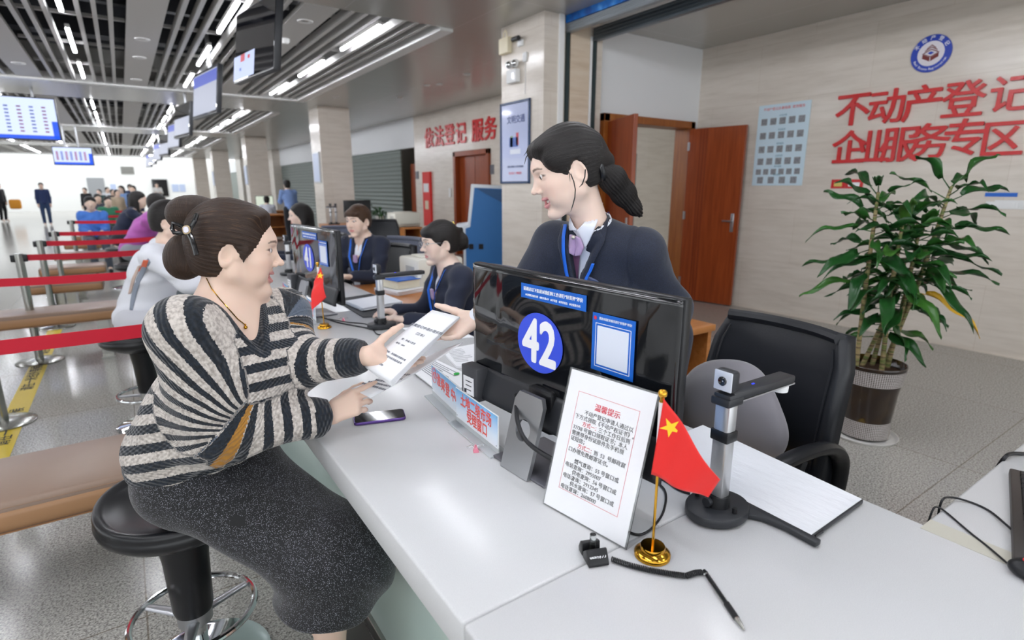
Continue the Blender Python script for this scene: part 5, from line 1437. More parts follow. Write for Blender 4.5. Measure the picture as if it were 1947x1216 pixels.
def rounded(pts, rad):
    pts = [V3(p) for p in pts]; out = [pts[0]]
    for i in range(1, len(pts)-1):
        a, b, c = pts[i-1], pts[i], pts[i+1]; r = rad[i-1]
        p = b+(a-b).normalized()*min(r, (a-b).length*.5); q = b+(c-b).normalized()*min(r, (c-b).length*.5)
        for k in range(9): u = k/8; out.append(p*(1-u)**2+b*(2*u*(1-u))+q*u*u)
    out.append(pts[-1]); return out
def trace(S, px, py, off, D0=.7, D1=3.5):
    """first hit of the photo ray with a solid, lifted by off; a near miss lands on the closest place of the surface"""
    d = A3(ray(px, py)); o = A3(CAMP); t = D0; best = (1e9, D0)
    for _ in range(140):
        e = S.ev((o+d*t)[None, :])[0]-off
        if e < best[0]: best = (e, t)
        if e < .0006: return Vector(o+d*t)
        t += max(e*.75, .0006)
        if t > D1: break
    p = o+d*best[1]; h = .002
    for _ in range(6):
        e = S.ev(np.array([p, p+[h, 0, 0], p-[h, 0, 0], p+[0, h, 0], p-[0, h, 0], p+[0, 0, h], p-[0, 0, h]])); g = np.array([e[1]-e[2], e[3]-e[4], e[5]-e[6]])/(2*h)
        p = p-g*(e[0]-off)/max(g@g, .2)*.8
    return Vector(p)
def cloth_patch(S, rows, off, m, name, par, thick=.004, nu=16, nv=10, D0=.7, D1=3.5, bulge=0):
    """garment piece lying on solid S. rows: two photo polylines (one edge, other edge)"""
    def along(pl, u):
        x = u*(len(pl)-1); i = min(int(x), len(pl)-2); f = x-i
        return (pl[i][0]+(pl[i+1][0]-pl[i][0])*f, pl[i][1]+(pl[i+1][1]-pl[i][1])*f)
    last = [None]
    def fn(u, v):
        a, b = along(rows[0], u), along(rows[1], u)
        p = trace(S, a[0]+(b[0]-a[0])*v, a[1]+(b[1]-a[1])*v, off+bulge*math.sin(PI*v), D0, D1)
        if p is None: p = last[0]
        last[0] = p
        return p
    b = MB(); b.sheet(fn, nu, nv, 0)
    o = b.obj(name, m, par, 'all')
    md = o.modifiers.new('solid', 'SOLIDIFY'); md.thickness = thick; md.offset = 0
    sm = o.modifiers.new('smooth', 'SMOOTH'); sm.factor = .5; sm.iterations = 2
    return o
def hair_mesh(S, h, name, m, par, P, Fr, tail, sc=1.0):
    """mesh a hair solid; strands run towards the local point tail"""
    V, F = S.mesh(h)
    for _ in range(4): V = S.relax(V, F)
    q = ((V-A3(P))@Fr.T)/sc; t = np.array(tail, float); ax = t/np.linalg.norm(t)
    ref = np.array([0, 0, 1.0]); e1 = ref-ax*(ref@ax); e1 /= np.linalg.norm(e1); e2 = np.cross(ax, e1)
    st = np.arctan2(q@e2, q@e1); fl = np.linalg.norm(q-t, axis=1)
    return np_mesh(name, V, F, m, par, attrs={'strand': st*.35, 'flow': fl*3})
def cap(P, Fr, sc=1.0, grow=.0, face=(.104, 0, -.040), fr=(.080, .098, .112), ears=True, low=-.075, ear_r=(.019, .030, .031)):
    """hair cap as a Fn in the head's local frame"""
    P = A3(P)
    def f(p):
        q = ((p-P)@Fr.T)/sc; x, y, z = q.T; ay = np.abs(y); qs = np.stack([x, ay, z], 1)
        d = El((-.016, 0, .034), (.102+grow, .083+grow, .094+grow)).d(q)
        d = smin(d, El((-.045, 0, -.02), (.062+grow, .066+grow, .075+grow)).d(q), .03)
        d = smax(d, -El(face, fr).d(q), .010)
        if ears: d = smax(d, -El((-.006, .088, -.008), ear_r).d(qs), .008)
        d = smax(d, (low-z), .012)
        a = np.arctan2(y, z-.0)
        return (d+.0010*np.sin(a*46+x*25)+.0007*np.sin(a*83))*sc
    return Fn(f, P, .15*sc)
M_hairW = M_hair('hair_dark_brown', (.028, .014, .008, 1), (.16, .085, .045, 1))
M_hairK = M_hair('hair_black', (.010, .008, .0075, 1), (.045, .036, .032, 1))
M_hairB = M_hair('hair_brown', (.05, .024, .012, 1), (.20, .11, .055, 1))
# ---------------------------------------------------------------- the seated woman in the striped sweater
def knit():
    m = mat('striped_knit', (.6, .56, .52, 1), .9, sheen=.3)
    q = NT(m); st = q.attr('stripe').outputs['Fac']; tr = q.attr('trim').outputs['Fac']; rb = q.attr('across').outputs['Fac']
    cb = q.n('ShaderNodeCombineXYZ'); q.l(q.math('MULTIPLY', rb, 1.0), cb.inputs[0]); q.l(st, cb.inputs[1])
    jag = q.noise(q.coord('Object'), 190, 1); t = q.math('ADD', st, q.math('MULTIPLY', q.math('SUBTRACT', jag, .5), .007))
    u = q.math('FRACT', q.math('DIVIDE', t, .047)); isl = q.math('GREATER_THAN', u, .48)
    n = q.noise(q.coord('Object'), 120, 2)
    beige = q.ramp(n, [(.35, 'a79e96'), (.6, 'd2cac2')]); dark = q.ramp(n, [(.35, '0e131a'), (.65, '1c2530')])
    col = q.mix(isl, dark, beige)
    ban = q.attr('band').outputs['Fac']
    col = q.mix(q.math('MULTIPLY', q.math('COMPARE', ban, 1, .1), isl), col, '566170'); col = q.mix(q.math('MULTIPLY', q.math('COMPARE', ban, 2, .1), isl), col, 'a9762c')
    col = q.mix(q.math('GREATER_THAN', tr, .5), col, dark); q.base(col)
    # cable texture
    w1 = q.math('SINE', q.math('MULTIPLY', st, 560)); w2 = q.math('SINE', q.math('MULTIPLY', rb, 420)); q.bump(q.math('ADD', q.math('MULTIPLY', w1, w2), q.math('MULTIPLY', n, .8)), .55, .0035)
    return m
def seated_woman():
    t = thing('person', 'seated woman in a black and beige striped sweater and glittering black skirt, hair clipped up', 'person', (.07, 1.64, 0))
    f = Vector((.965, -.25, -.15)); Fr = frame_np(f, (.02, .0, 1)); s_ = Vector(Fr[1]); sc = .97
    ear = at(431, 484, D=1.335); P = ear-Vector(Fr.T @ np.array((-.012, -.0765, -.006)))*sc
    W = lambda v: P+Vector(Fr.T @ np.array(v, float))*sc
    nb_ = at(424, 592, D=1.43); 
    rs, ls = at(350, 618, D=1.30), at(538, 592, D=1.58)
    re, rw = at(408, 822, D=1.37), at(628, 788, D=1.53)
    le, lw = at(556, 690, D=1.52), at(698, 676, D=1.47)
    sh = (ls-rs).normalized(); cf = sh.cross(Vector((0, 0, 1))).normalized(); cu = cf.cross(sh)*-1
    cu = Vector((0, 0, 1)); mid = (rs+ls)/2
    Rm = np.array([list(cf), list(sh), [0, 0, 1]]).T
    chest = mid+Vector((0, 0, -.125))-cf*.005; belly = Vector((.140, 1.590, .86)); pel = Vector((.098, 1.635, .70))
    hipR, hipL = pel-sh*.085+Vector((0, 0, -.03)), pel+sh*.085+Vector((0, 0, -.03))
    kR, kL = at(622, 1078, D=1.42), at(685, 1055, D=1.46)
    aR, aL = kR+Vector((.0, .05, -.40)), kL+Vector((-.10, .13, -.38))
    S = Solid()
    S.add([head_fn(P, Fr, sc, smile=1, open_=.0085)])
    S.add([Rc(W((-.026, 0, -.045)), nb_+Vector((0, 0, -.01)), .048, .054)], .02, .03)
    S.add([Rc(nb_, rs+sh*.03+Vector((0, 0, .01)), .05, .045), Rc(nb_, ls-sh*.03+Vector((0, 0, .01)), .05, .045), El(chest, (.098, .150, .15), Rm), El(belly, (.115, .15, .15), Rm), El(pel, (.13, .165, .12), Rm)], .06, .05)
    S.add([Rc(rs, re, .050, .042), Rc(re, rw, .042, .0245)], .03, .03); S.add([Rc(ls, le, .048, .04), Rc(le, lw, .04, .0245)], .03, .03)
    S.add([Rc(hipR, kR, .082, .058), Rc(hipL, kL, .082, .058)], .02, .04); S.add([Rc(kR, aR, .055, .032), Rc(kL, aL, .055, .032)], .01, .02)
    S.add([El(kR.lerp(aR, .3)-cf*.02, (.05, .05, .10)), El(kL.lerp(aL, .3)-cf*.02, (.05, .05, .10))], .02, .02)
    for a in (aR, aL): S.add([Rc(a, a+cf*.13+Vector((0, 0, -.05)), .032, .025)], .01, .02)
    hR = hand(rw, at(702, 752, D=1.53)-rw, (.35, .80, -.5), (.2, .6, .8), .96, (.20, .75, .85, .95), .03, .5, .35, .6)
    hL = hand(lw, at(752, 682, D=1.51)-lw, (-.25, -.25, .93), (.1, .9, .3), .98, (.06, .08, .10, .12), .06, .35, .50, .75)
    add_hand(S, hR); add_hand(S, hL)
    Vv, F = S.mesh(.0029)
    np_mesh('body', Vv, F, M_skin(), t, cols={'skin': skin_cols(Vv, P, Fr, sc, base=(.80, .585, .47), smile=1, open_=.0085, lip=(.62, .27, .25))})
    face_parts(t, P, Fr, sc, gaze=(.95, .32, .02), open_=.0085, smile=1)
    # sweater
    G = Solid()
    g = .024
    hump = [Rc(nb_+Vector((0, 0, -.035)), rs+Vector((0, 0, -.005)), .062, .070), Rc(nb_+Vector((0, 0, -.035)), ls+Vector((0, 0, -.005)), .062, .066)]
    tor = [El(chest, (.118, .165, .165), Rm), El(belly-cR*.02+Vector((0, 0, .0)), (.135, .178, .165), Rm), El(pel-cR*.025+Vector((0, 0, .06)), (.140, .182, .13), Rm), El(chest+cf*.055+Vector((0, 0, -.02)), (.085, .13, .075), Rm)]
    G.add(tor, .08); G.add(hump, .06, .06)
    rsl = [Rc(rs+Vector((0, 0, -.02)), re, .078, .074), Rc(re, rw-(rw-re)*.16, .073, .054)]; lsl = [Rc(ls+Vector((0, 0, -.01)), le, .070, .068), Rc(le, lw-(lw-le)*.22, .066, .052)]
    G.add(rsl, .05, .045); G.add(lsl, .05, .04)
    cuffR = Rc(rw-(rw-re)*.20, rw-(rw-re)*.0, .050, .043); cuffL = Rc(lw-(lw-le)*.26, lw-(lw-le)*.02, .047, .041)
    G.add([cuffR], .0, .012); G.add([cuffL], .0, .012)
    vb = at(499, 664, D=1.38)
    top = W((-.02, 0, -.085))+Vector((0, 0, .02))
    vdir = Rc(vb-(top-vb)*.0, top, .006, .092)
    neckc = Rc(nb_+Vector((0, 0, -.02)), W((-.02, 0, -.05)), .066, .085)
    G.add([vdir, neckc], .02, .006, 's')
    # open ends
    def clip(p, d):
        e = (p-A3(rw-(rw-re)*.02))@A3((rw-re).normalized()); e2 = (p-A3(lw-(lw-le)*.04))@A3((lw-le).normalized())
        nr = np.linalg.norm(p-A3(rw), axis=1) < .10; nl = np.linalg.norm(p-A3(lw), axis=1) < .10
        d = np.where(nr, np.maximum(d, e), d); d = np.where(nl, np.maximum(d, e2), d)
        hm = (A3(pel)+np.array([0, 0, -.005])-p)@np.array([-.05, .02, 1.0])-((p-A3(pel))@A3(cf))*.34
        d = smax(d, hm, .02)
        # folds: elbow, waist, armpit
        w = .0035*np.sin((p@np.array([38., 22., -46.]))+2.2*np.sin(p[:, 2]*17))*np.exp(-np.linalg.norm(p-A3(re), axis=1)**2/.018)
        w += .0035*np.sin(p[:, 2]*70+9*np.sin(p[:, 0]*9+p[:, 1]*6))*np.exp(-((p[:, 2]-.78)/.08)**2)
        return d+w
    G.post.append(clip)
    Vg, Fg = G.mesh(.0045)
    inner = S
    tor_d = np.minimum.reduce([q.d(Vg) for q in tor])
    pr, pl_ = [rounded([nb_+Vector((0, 0, -.06)), q1, q2, q3], (.16, .12)) for q1, q2, q3 in ((rs+Vector((0, 0, -.03)), re, rw), (ls+Vector((0, 0, -.03)), le, lw))]
    tr_, dr = poly_t(Vg, pr); tl_, dl = poly_t(Vg, pl_)
    lat = (Vg-A3(mid))@A3(sh)
    seam = .095-.25*np.clip(mid.z-Vg[:, 2]-.02, 0, .2)*0
    hgt = Vg[:, 2]-mid.z
    isR = (dr-.075 < dl-.075) & ((dr < .092) & (tor_d > -.01) | (lat < -.085)) & ((dr < .115) | (hgt > -.16) & (dr < .19)) & ((lat < -.058) | (tr_ > .30))
    isL = (~isR) & ((dl < .092) & (tor_d > -.01) | (lat > .085)) & (dl < .11) & ((lat > .075) | (tl_ > .30))
    body_t = (Vg[:, 2]-.70)+((Vg-A3(pel))@A3(cf))*-.26+((Vg-A3(pel))@A3(sh))*.10
    LR = sum((pr[i+1]-pr[i]).length for i in range(len(pr)-1)); LL = sum((pl_[i+1]-pl_[i]).length for i in range(len(pl_)-1))
    LE = LR-.235; LEl = LL-.225
    Pv = A3(at(486, 815, D=1.36)); eu = A3(at(405, 575, D=1.36))-Pv; eu /= np.linalg.norm(eu); el_ = A3(at(262, 742, D=1.36))-Pv; el_ -= eu*(eu@el_); el_ /= np.linalg.norm(el_)
    phi = np.arctan2((Vg-Pv)@el_, (Vg-Pv)@eu); fan = isR & (tr_ < LE-.045)
    tr_s = np.where(fan, phi*.25+.004, tr_)
    stripe = np.where(isR, tr_s+.012, np.where(isL, tl_+.012, body_t+.004))
    across = np.where(isR | isL, np.arctan2(Vg[:, 2]-.9, (Vg-A3(re))@A3(cf))*.09, np.arctan2((Vg-A3(chest))@A3(sh), (Vg-A3(chest))@A3(cf))*.17)
    def bandsel(tt, L): k = np.floor(tt/.047); k0 = math.floor((L-.02)/.047); return np.where(k == k0-1, 1, np.where(k == k0, 2, 0))
    band_ = np.where(isR & ~fan, bandsel(stripe, LE+.0), np.where(isL, bandsel(stripe, LEl), 0))
    cone = np.minimum(vdir.d(Vg), neckc.d(Vg))
    hmv = (A3(pel)+np.array([0, 0, -.005])-Vg)@np.array([-.05, .02, 1.0])-((Vg-A3(pel))@A3(cf))*.34
    trim = (cone < .017) | ((tr_ > LR-.052) & (dr < .075)) | ((tl_ > LL-.055) & (dl < .075)) | ((hmv > -.042) & ~(isR | isL))
    np_mesh('sweater', Vg, Fg, knit(), t, attrs={'stripe': stripe, 'trim': trim.astype(float), 'across': across, 'band': band_})
    # skirt
    K = Solid()
    km = (kR+kL)/2; hem = km+Vector((-.035, .035, -.15))
    K.add([El(pel+Vector((0, 0, .0)), (.135, .165, .115), Rm), Rc(hipR, kR, .095, .078), Rc(hipL, kL, .095, .078)], .09)
    K.add([Rc(kR, hem-sh*.05+Vector((0, 0, -.08)), .082, .10), Rc(kL, hem+sh*.05+Vector((0, 0, -.06)), .078, .085), Rc(km-cf*.04, hem+Vector((-.03, .04, -.06)), .10, .12)], .09, .08)
    def kc(p, d):
        l = (p-A3(km))@A3(sh); fz = (p-A3(km))@A3(cf)
        hemz = km.z-.112+.03*np.clip(l, -.1, .2)+.05*np.clip(-fz, 0, .2)+.010*np.sin(l*38)
        d = smax(d, hemz-p[:, 2], .01)
        d = d+.004*np.sin((p@np.array([16., -9., 34.]))+3*np.sin(p[:, 0]*14))*np.clip((.68-p[:, 2])*6, 0, 1)
        d = smax(d, p[:, 2]-(pel.z+.09), .02)
        return d
    K.post.append(kc)
    Vk, Fk = K.mesh(.006)
    ms = mat('glitter_black', '0c0c10', .75, sheen=.25)
    if 'done' not in ms:
        q = NT(ms); vo = q.n('ShaderNodeTexVoronoi'); vo.inputs['Scale'].default_value = 760; q.l(q.coord('Object'), vo.inputs['Vector'])
        wn = q.n('ShaderNodeTexWhiteNoise'); q.l(vo.outputs['Position'], wn.inputs['Vector']); pick = q.math('GREATER_THAN', wn.outputs['Value'], .84)
        near = q.math('LESS_THAN', vo.outputs['Distance'], .42); sp = q.math('MULTIPLY', pick, near)
        big = q.noise(q.coord('Object'), 9, 3); sp = q.math('MULTIPLY', sp, q.math('GREATER_THAN', q.math('ADD', big, q.math('MULTIPLY', wn.outputs['Value'], .3)), .57))
        q.base(q.mix(sp, q.ramp(big, [(.4, '08080b'), (.65, '15151a')]), 'b4b6c2')); ms['done'] = 1
    np_mesh('skirt', Vk, Fk, ms, t)
    # shoes
    for a in (aR, aL):
        o = Solid(); o.add([Rc(a+Vector((0, 0, -.03)), a+cf*.13+Vector((0, 0, -.055)), .042, .034), Rc(a+Vector((0, 0, -.05)), a-cf*.02+Vector((0, 0, -.05)), .038, .036)], .02)
        o.post.append(lambda p, d, a=a: np.maximum(d, p[:, 2]-(a.z-.005)))
        v_, f_ = o.mesh(.008); np_mesh('shoe', v_, f_, M_black, t)
    # hair: smooth cap, two lobes of the twisted bun, clip
    Hs = Solid(); Hs.add([cap(P, Fr, sc, .004, face=(.118, 0, -.050), fr=(.088, .105, .138), low=-.072, ear_r=(.019, .030, .030))])
    Hs.add([El(W((.044, -.030, .098)), (.032, .040, .018), Fr.T)], .01, .03)
    Hs.add([Rc(W((.032, -.074, .012)), W((.026, -.077, -.022)), .007, .002)], .0, .012)
    hair_mesh(Hs, .0026, 'hair', M_hairW, t, P, Fr, (-.115, 0, .005), sc)
    nrm = Vector(Fr.T @ np.array((0, -1., 0)))
    b1, b2 = at(357, 408, D=1.40), at(350, 487, D=1.40)
    px1 = 1.40/FPX
    L1 = Solid(); Rl = np.array([list(cR), list(-cF), list(cU)]).T
    L1.add([El(b1, (.050, .052, .046), Rl), Rc(b1+cR*.02-cU*.01, at(366, 436, D=1.38), .040, .016)], .03); L1.add([Rc(at(378, 393, D=1.42), at(400, 395, D=1.42), .022, .02)], .02, .03)
    L1.post.append(lambda p, d: d+.0010*np.sin(np.arctan2((p-A3(b1))@A3(cU), (p-A3(b1))@A3(cF))*40))
    hair_mesh(L1, .003, 'hair_loop', M_hairW, t, b1, Rl.T, (.01, .03, -.06), 1)
    L2 = Solid(); L2.add([El(b2, (.042, .045, .058), Rl), Rc(b2-cU*.01, at(385, 512, D=1.38), .036, .014)], .03); L2.add([Rc(at(371, 455, D=1.36), at(374, 500, D=1.36), .014, .013), Rc(at(374, 500, D=1.36), at(383, 522, D=1.36), .013, .004)], .01, .02)
    L2.post.append(lambda p, d: d+.0010*np.sin(np.arctan2((p-A3(b2))@A3(cF), (p-A3(b2))@A3(cR))*36))
    hair_mesh(L2, .003, 'hair_loop', M_hairW, t, b2, Rl.T, (.01, .02, -.08), 1)
    c = MB()
    c.tube([at(x, y, D=1.315) for x, y in ((358, 436), (342, 428), (329, 424), (327, 434), (331, 442), (345, 443), (358, 441))], .0052, 10)
    c.tube([at(x, y, D=d) for x, y, d in ((358, 440, 1.29), (364, 430, 1.29), (370, 420, 1.29), (374, 408, 1.30))], .0055, 10); c.tube([at(x, y, D=d) for x, y, d in ((358, 441, 1.29), (365, 455, 1.285), (370, 470, 1.285), (374, 485, 1.285))], .006, 10)
    co = c.obj('hair_clip', mat('black_acetate', '121214', .15, coat=.5), t, True); co['label'] = 'black hair clip with a square crystal'
    cc = at(356, 437, D=1.275); Mc = plane_m(cc, cR*.97+cU*.2, cU)
    j = MB().prism(rrect(.0180, .0200, .0072), .003, Mc @ Matrix.Translation((0, 0, .001))).obj('crystal_setting', mat('pale_gold', 'e6cfa8', .2, .8), None, True); adopt(j, co)
    j = MB().prism(rrect(.0122, .0142, .005), .0015, Mc @ Matrix.Translation((0, 0, .0045)), .0008).obj('crystal', mat('crystal', 'dcd9ec', .05, .2, coat=1), None, True); adopt(j, co)
    # necklace on the skin
    pts = [(392, 528), (402, 548), (418, 568), (436, 588), (452, 606), (465, 616)]; pts2 = [(465, 616), (468, 606), (470, 594)]
    ch = [trace(S, x, y, .0012) for x, y in pts]; n_ = MB().tube([p for p in ch if p], .0013, 6)
    nk = n_.obj('necklace', M_gold, t, True)
    pp = trace(S, 467, 622, .003); adopt(MB().sphere(pp, .0048, seg=12, rings=8).sphere(pp+Vector((0, 0, .007)), .0026, seg=8, rings=6).obj('pendant', M_gold, None, True), nk)
    return S
SW = seated_woman()
# ================================================================ bar stools
def bar_stool(loc, rz, lab, zs=.595):
    t = thing('bar_stool', lab, 'stool', (0, 0, 0), 'black bar stools at the counter')
    def seat(u, v):
        a = 2*PI*u; r = v
        x, y = .200*r*math.cos(a), .185*r*math.sin(a)
        return (x, y, zs-.035+.028*r**2.2+.018*max(0, math.cos(a))*r**3)
    b = MB(); n = 48
    prof = []
    rings = []
    for r, dz in ((.0, 0), (.3, 0), (.6, 0), (.85, 0), (.96, .004), (1.0, -.002), (1.02, -.014), (1.01, -.022), (1.02, -.026), (1.03, -.036), (1.015, -.048), (.93, -.062), (.6, -.082), (.3, -.095), (0, -.097)):
        ring = []
        for k in range(n):
            a = 2*PI*k/n; base = zs-.030+.026*min(r, 1)**2.2+.016*max(0, math.cos(a))*min(r, 1)**3
            ring.append(b.bm.verts.new((.205*r*math.cos(a), .190*r*math.sin(a), base+dz)))
        rings.append(ring)
    for A_, B_ in zip(rings, rings[1:]):
        for k in range(n):
            try: b.bm.faces.new((A_[k], A_[(k+1) % n], B_[(k+1) % n], B_[k]))
            except ValueError: pass
    bmesh.ops.remove_doubles(b.bm, verts=b.bm.verts[:], dist=1e-5)
    b.obj('seat', mat('stool_black', '17181b', .28, spec=.5), t, 'all')
    MB().lathe([(.0, zs-.10), (.078, zs-.085), (.070, zs-.13), (.060, zs-.20), (.054, .23), (.050, .215), (0, .215)], (0, 0, 0), 32).obj('column_cover', mat('stool_black', '17181b', .28), t, True, 50)
    MB().lathe([(0, .222), (.047, .22), (.047, .178), (.040, .172), (0, .172)], (0, 0, 0), 28).obj('collar', M_silver, t, True)
    MB().cyl((0, 0, .02), (0, 0, .18), .027, 20).obj('gas_post', M_chrome, t, True)
    r = MB().tube([(.165*math.cos(2*PI*k/48), .165*math.sin(2*PI*k/48), .205) for k in range(48)], .0095, 10, closed=True).obj('foot_ring', M_chrome, t, True)
    for k in range(3):
        a = 2*PI*k/3+.4; s = MB(); s.tube([(.04*math.cos(a), .04*math.sin(a), .195), (.16*math.cos(a), .16*math.sin(a), .203)], [.012, .009], 10, flat=(1.5, .6, (0, 0, 1))); s.obj('spoke', M_silver, t, True)
    MB().lathe([(0, .04), (.028, .038), (.05, .028), (.17, .016), (.195, .008), (.195, 0), (0, 0)], (0, 0, 0), 48).obj('base', M_chrome, t, True, 50)
    t.location = loc; t.rotation_euler.z = rz
    return t
st = bar_stool((.015, 1.70, 0), math.radians(115), 'black bar stool with a chrome foot ring under the seated woman in stripes')
# ---------------------------------------------------------------- the standing clerk
def lathe_px(): pass
def standing_clerk():
    t = thing('person', 'smiling woman clerk standing behind the 42 monitor in a navy suit, hair in a ponytail', 'person', (1.50, 1.32, 0))
    f = Vector((-.865, .375, -.33)); Fr = frame_np(f, (.05, .0, 1)); sc = .965
    ear = at(1102, 324, D=1.46); P = ear-Vector(Fr.T @ np.array((-.012, .0765, -.006)))*sc
    W = lambda v: P+Vector(Fr.T @ np.array(v, float))*sc
    nb_ = at(1128, 442, D=1.60)
    ls, rs = at(1220, 470, D=1.55), at(1052, 455, D=1.70)
    s_ = (ls-rs).normalized(); cf = s_.cross(Vector((0, 0, 1))).normalized()
    mid = (rs+ls)/2; up = (nb_-at(1165, 620, D=1.80)).normalized(); cf = s_.cross(up).normalized(); up = cf.cross(s_)
    up = up if up.z > 0 else -up
    Rm = np.array([list(cf), list(s_), list(up)]).T
    pel = Vector((1.50, 1.34, .93)); chest = mid-up*.13+cf*.01; waist = pel.lerp(mid, .38)
    rw, re = at(908, 606, D=1.60), at(985, 575, D=1.66)
    le, lw = at(1275, 590, D=1.66), at(1300, 690, D=1.52)
    lw = Vector((1.205, 1.00, .815))
    hl, hr = pel+s_*.09, pel-s_*.09
    kl, kr = Vector((1.52, 1.27, .49)), Vector((1.56, 1.45, .49)); al, ar = Vector((1.56, 1.26, .08)), Vector((1.60, 1.46, .08))
    S = Solid()
    S.add([head_fn(P, Fr, sc, smile=1, open_=.0085)])
    S.add([Rc(W((-.022, 0, -.045)), nb_, .047, .050)], .02, .03)
    S.add([El(chest, (.085, .135, .15), Rm), Rc(pel, chest, .11, .10), El(pel, (.11, .15, .11)), Rc(nb_-up*.035, rs+s_*.03-up*.02, .043, .038), Rc(nb_-up*.035, ls-s_*.03-up*.02, .043, .038)], .05, .035)
    S.add([Rc(rs, re, .042, .036), Rc(re, rw, .036, .023)], .03, .03); S.add([Rc(ls, le, .042, .036), Rc(le, lw, .036, .023)], .03, .03)
    S.add([Rc(hl, kl, .078, .05), Rc(kl, al, .05, .032), Rc(hr, kr, .078, .05), Rc(kr, ar, .05, .032)], .02, .04)
    for a in (al, ar): S.add([Rc(a, a+Vector((-.12, -.02, -.045)), .03, .024)], .01, .02)
    hR = hand(rw, at(862, 628, D=1.58)-rw, (-.35, -.25, .9), (0, .9, .35), .98, (.10, .16, .22, .30), .10, .1, .95, .25)
    hL = hand(lw, Vector((-.95, .12, -.22)), (-.2, 0, -1), (0, 1, 0), .96, (.10, .12, .14, .16), .12)
    add_hand(S, hR); add_hand(S, hL)
    V, F = S.mesh(.0029)
    np_mesh('body', V, F, M_skin(), t, cols={'skin': skin_cols(V, P, Fr, sc, base=(.84, .64, .54), smile=1, open_=.0085, lip=(.66, .30, .30), blush=.6)})
    face_parts(t, P, Fr, sc, gaze=(.93, -.1, -.12), open_=.0085, smile=1)
    # shirt
    X = Solid(); X.add([El(chest, (.094, .140, .155), Rm), Rc(pel+up*.16, chest, .100, .100), Rc(nb_-up*.055, rs-up*.05+s_*.03, .05, .04), Rc(nb_-up*.055, ls-up*.05-s_*.03, .05, .04)], .04)
    X.add([Rc(nb_-up*.02, nb_+up*.028, .062, .058)], .0, .02)
    X.add([Rc(at(1092, 446, D=1.52), W((.02, 0, -.085)), .002, .062), Rc(nb_+up*.005, nb_+up*.09, .049, .060)], .01, .003, 's')
    X.add([Rc(rw+(re-rw)*.04, rw+(re-rw)*.35, .034, .036)], 0, 0)
    def xc(p, d): return smax(d, -( (A3(pel)+np.array([0, 0, .02])-p)[:, 2]*-1 ), .01)
    X.post.append(xc)
    v, ff = X.mesh(.005); np_mesh('shirt', v, ff, M_shirt, t)
    # jacket
    J = Solid(); g = .02
    J.add([El(chest, (.108, .160, .165), Rm), Rc(pel+Vector((0, 0, -.06)), chest, .150, .118), El(chest-up*.0+cf*.035, (.085, .135, .085), Rm), Rc(nb_-up*.028, rs-up*.012, .064, .058), Rc(nb_-up*.028, ls-up*.012, .064, .060)], .05)
    J.add([Rc(rs-up*.012, re, .064, .054), Rc(re, rw+(re-rw)*.12, .054, .043)], .04, .03); J.add([Rc(ls-up*.012, le, .060, .055), Rc(le, lw+(le-lw)*.12, .056, .043)], .04, .03)
    b0 = trace(J, 1096, 548, 0, 1.2, 2.2); b1 = nb_+up*.03; b1 = b1-cf*((b1-b0).dot(cf)); ln_ = (b1-b0).length; ad = (b1-b0)/ln_; ld = ad.cross(cf).normalized()
    def wedge(p):
        q_ = p-A3(b0); hh = q_@A3(ad); la = q_@A3(ld); wd_ = .003+.060*np.clip(hh/ln_, 0, 1.3)
        return np.maximum(np.maximum(np.abs(la)-wd_, -hh), -(q_@A3(cf))-.075)
    J.add([Fn(wedge, b0.lerp(b1, .5), .16), Rc(nb_+up*.005, nb_+up*.09, .050, .056)], .008, .004, 's')
    J.add([Rc(rw, rw+(rw-re).normalized()*.05, .038, .038)], 0, .004, 's')
    def jf(p, d):
        w = .0045*np.sin(p@np.array([40., 30., 26.])+3*np.sin(p[:, 2]*16))*np.exp(-np.linalg.norm(p-A3(le), axis=1)**2/.03)
        w += .003*np.sin(p@A3(s_)*45+8*np.sin(p@A3(up)*7))*np.exp(-((p-A3(chest))@A3(up)+.12)**2/.02)
        # sleeve seam
        ax = (p-A3(ls))@A3(s_); w += .0035*np.exp(-((ax+.018)/.006)**2)*(np.linalg.norm(p-A3(ls), axis=1) < .12)*-1*-1
        return d+w
    J.post.append(jf)
    v, ff = J.mesh(.0055); np_mesh('jacket', v, ff, M_navy, t)
    # trousers and shoes
    T = Solid(); T.add([El(pel-Vector((0, 0, .03)), (.125, .165, .12)), Rc(hl, kl, .095, .07), Rc(hr, kr, .095, .07)], .04); T.add([Rc(kl, al, .07, .06), Rc(kr, ar, .07, .06)], .02, .03)
    v, ff = T.mesh(.012); np_mesh('trousers', v, ff, M_navy, t)
    for a in (al, ar):
        o = Solid(); o.add([Rc(a+Vector((.02, 0, -.045)), a+Vector((-.13, -.02, -.055)), .036, .030)]); v, ff = o.mesh(.01); np_mesh('shoe', v, ff, M_black, t)
    cp = lambda rows, off, m, nm, **k: cloth_patch(J, rows, off, m, nm, t, **k)
    # collar of the shirt
    cloth_patch(X, [[(1097, 437), (1109, 425), (1124, 402), (1139, 370)], [(1112, 474), (1124, 452), (1138, 415), (1145, 374)]], .007, M_shirt, 'shirt_collar', t, .003, D0=1.2, D1=2.2)
    cloth_patch(X, [[(1096, 438), (1090, 428), (1085, 415), (1081, 404)], [(1082, 438), (1080, 428), (1079, 415), (1079, 404)]], .007, M_shirt, 'shirt_collar', t, .003, D0=1.2, D1=2.2)
    # lapels
    cp([[(1100, 545), (1106, 505), (1114, 470), (1130, 430), (1143, 385)], [(1112, 535), (1130, 490), (1150, 457), (1154, 436), (1162, 396)]], .006, M_navy, 'lapel', thick=.005, D0=1.2, D1=2.2)
    cp([[(1099, 552), (1106, 508), (1114, 474), (1126, 446)], [(1106, 552), (1130, 496), (1151, 456), (1142, 440)]], .009, M_navy, 'lapel', thick=.005, D0=1.2, D1=2.2)
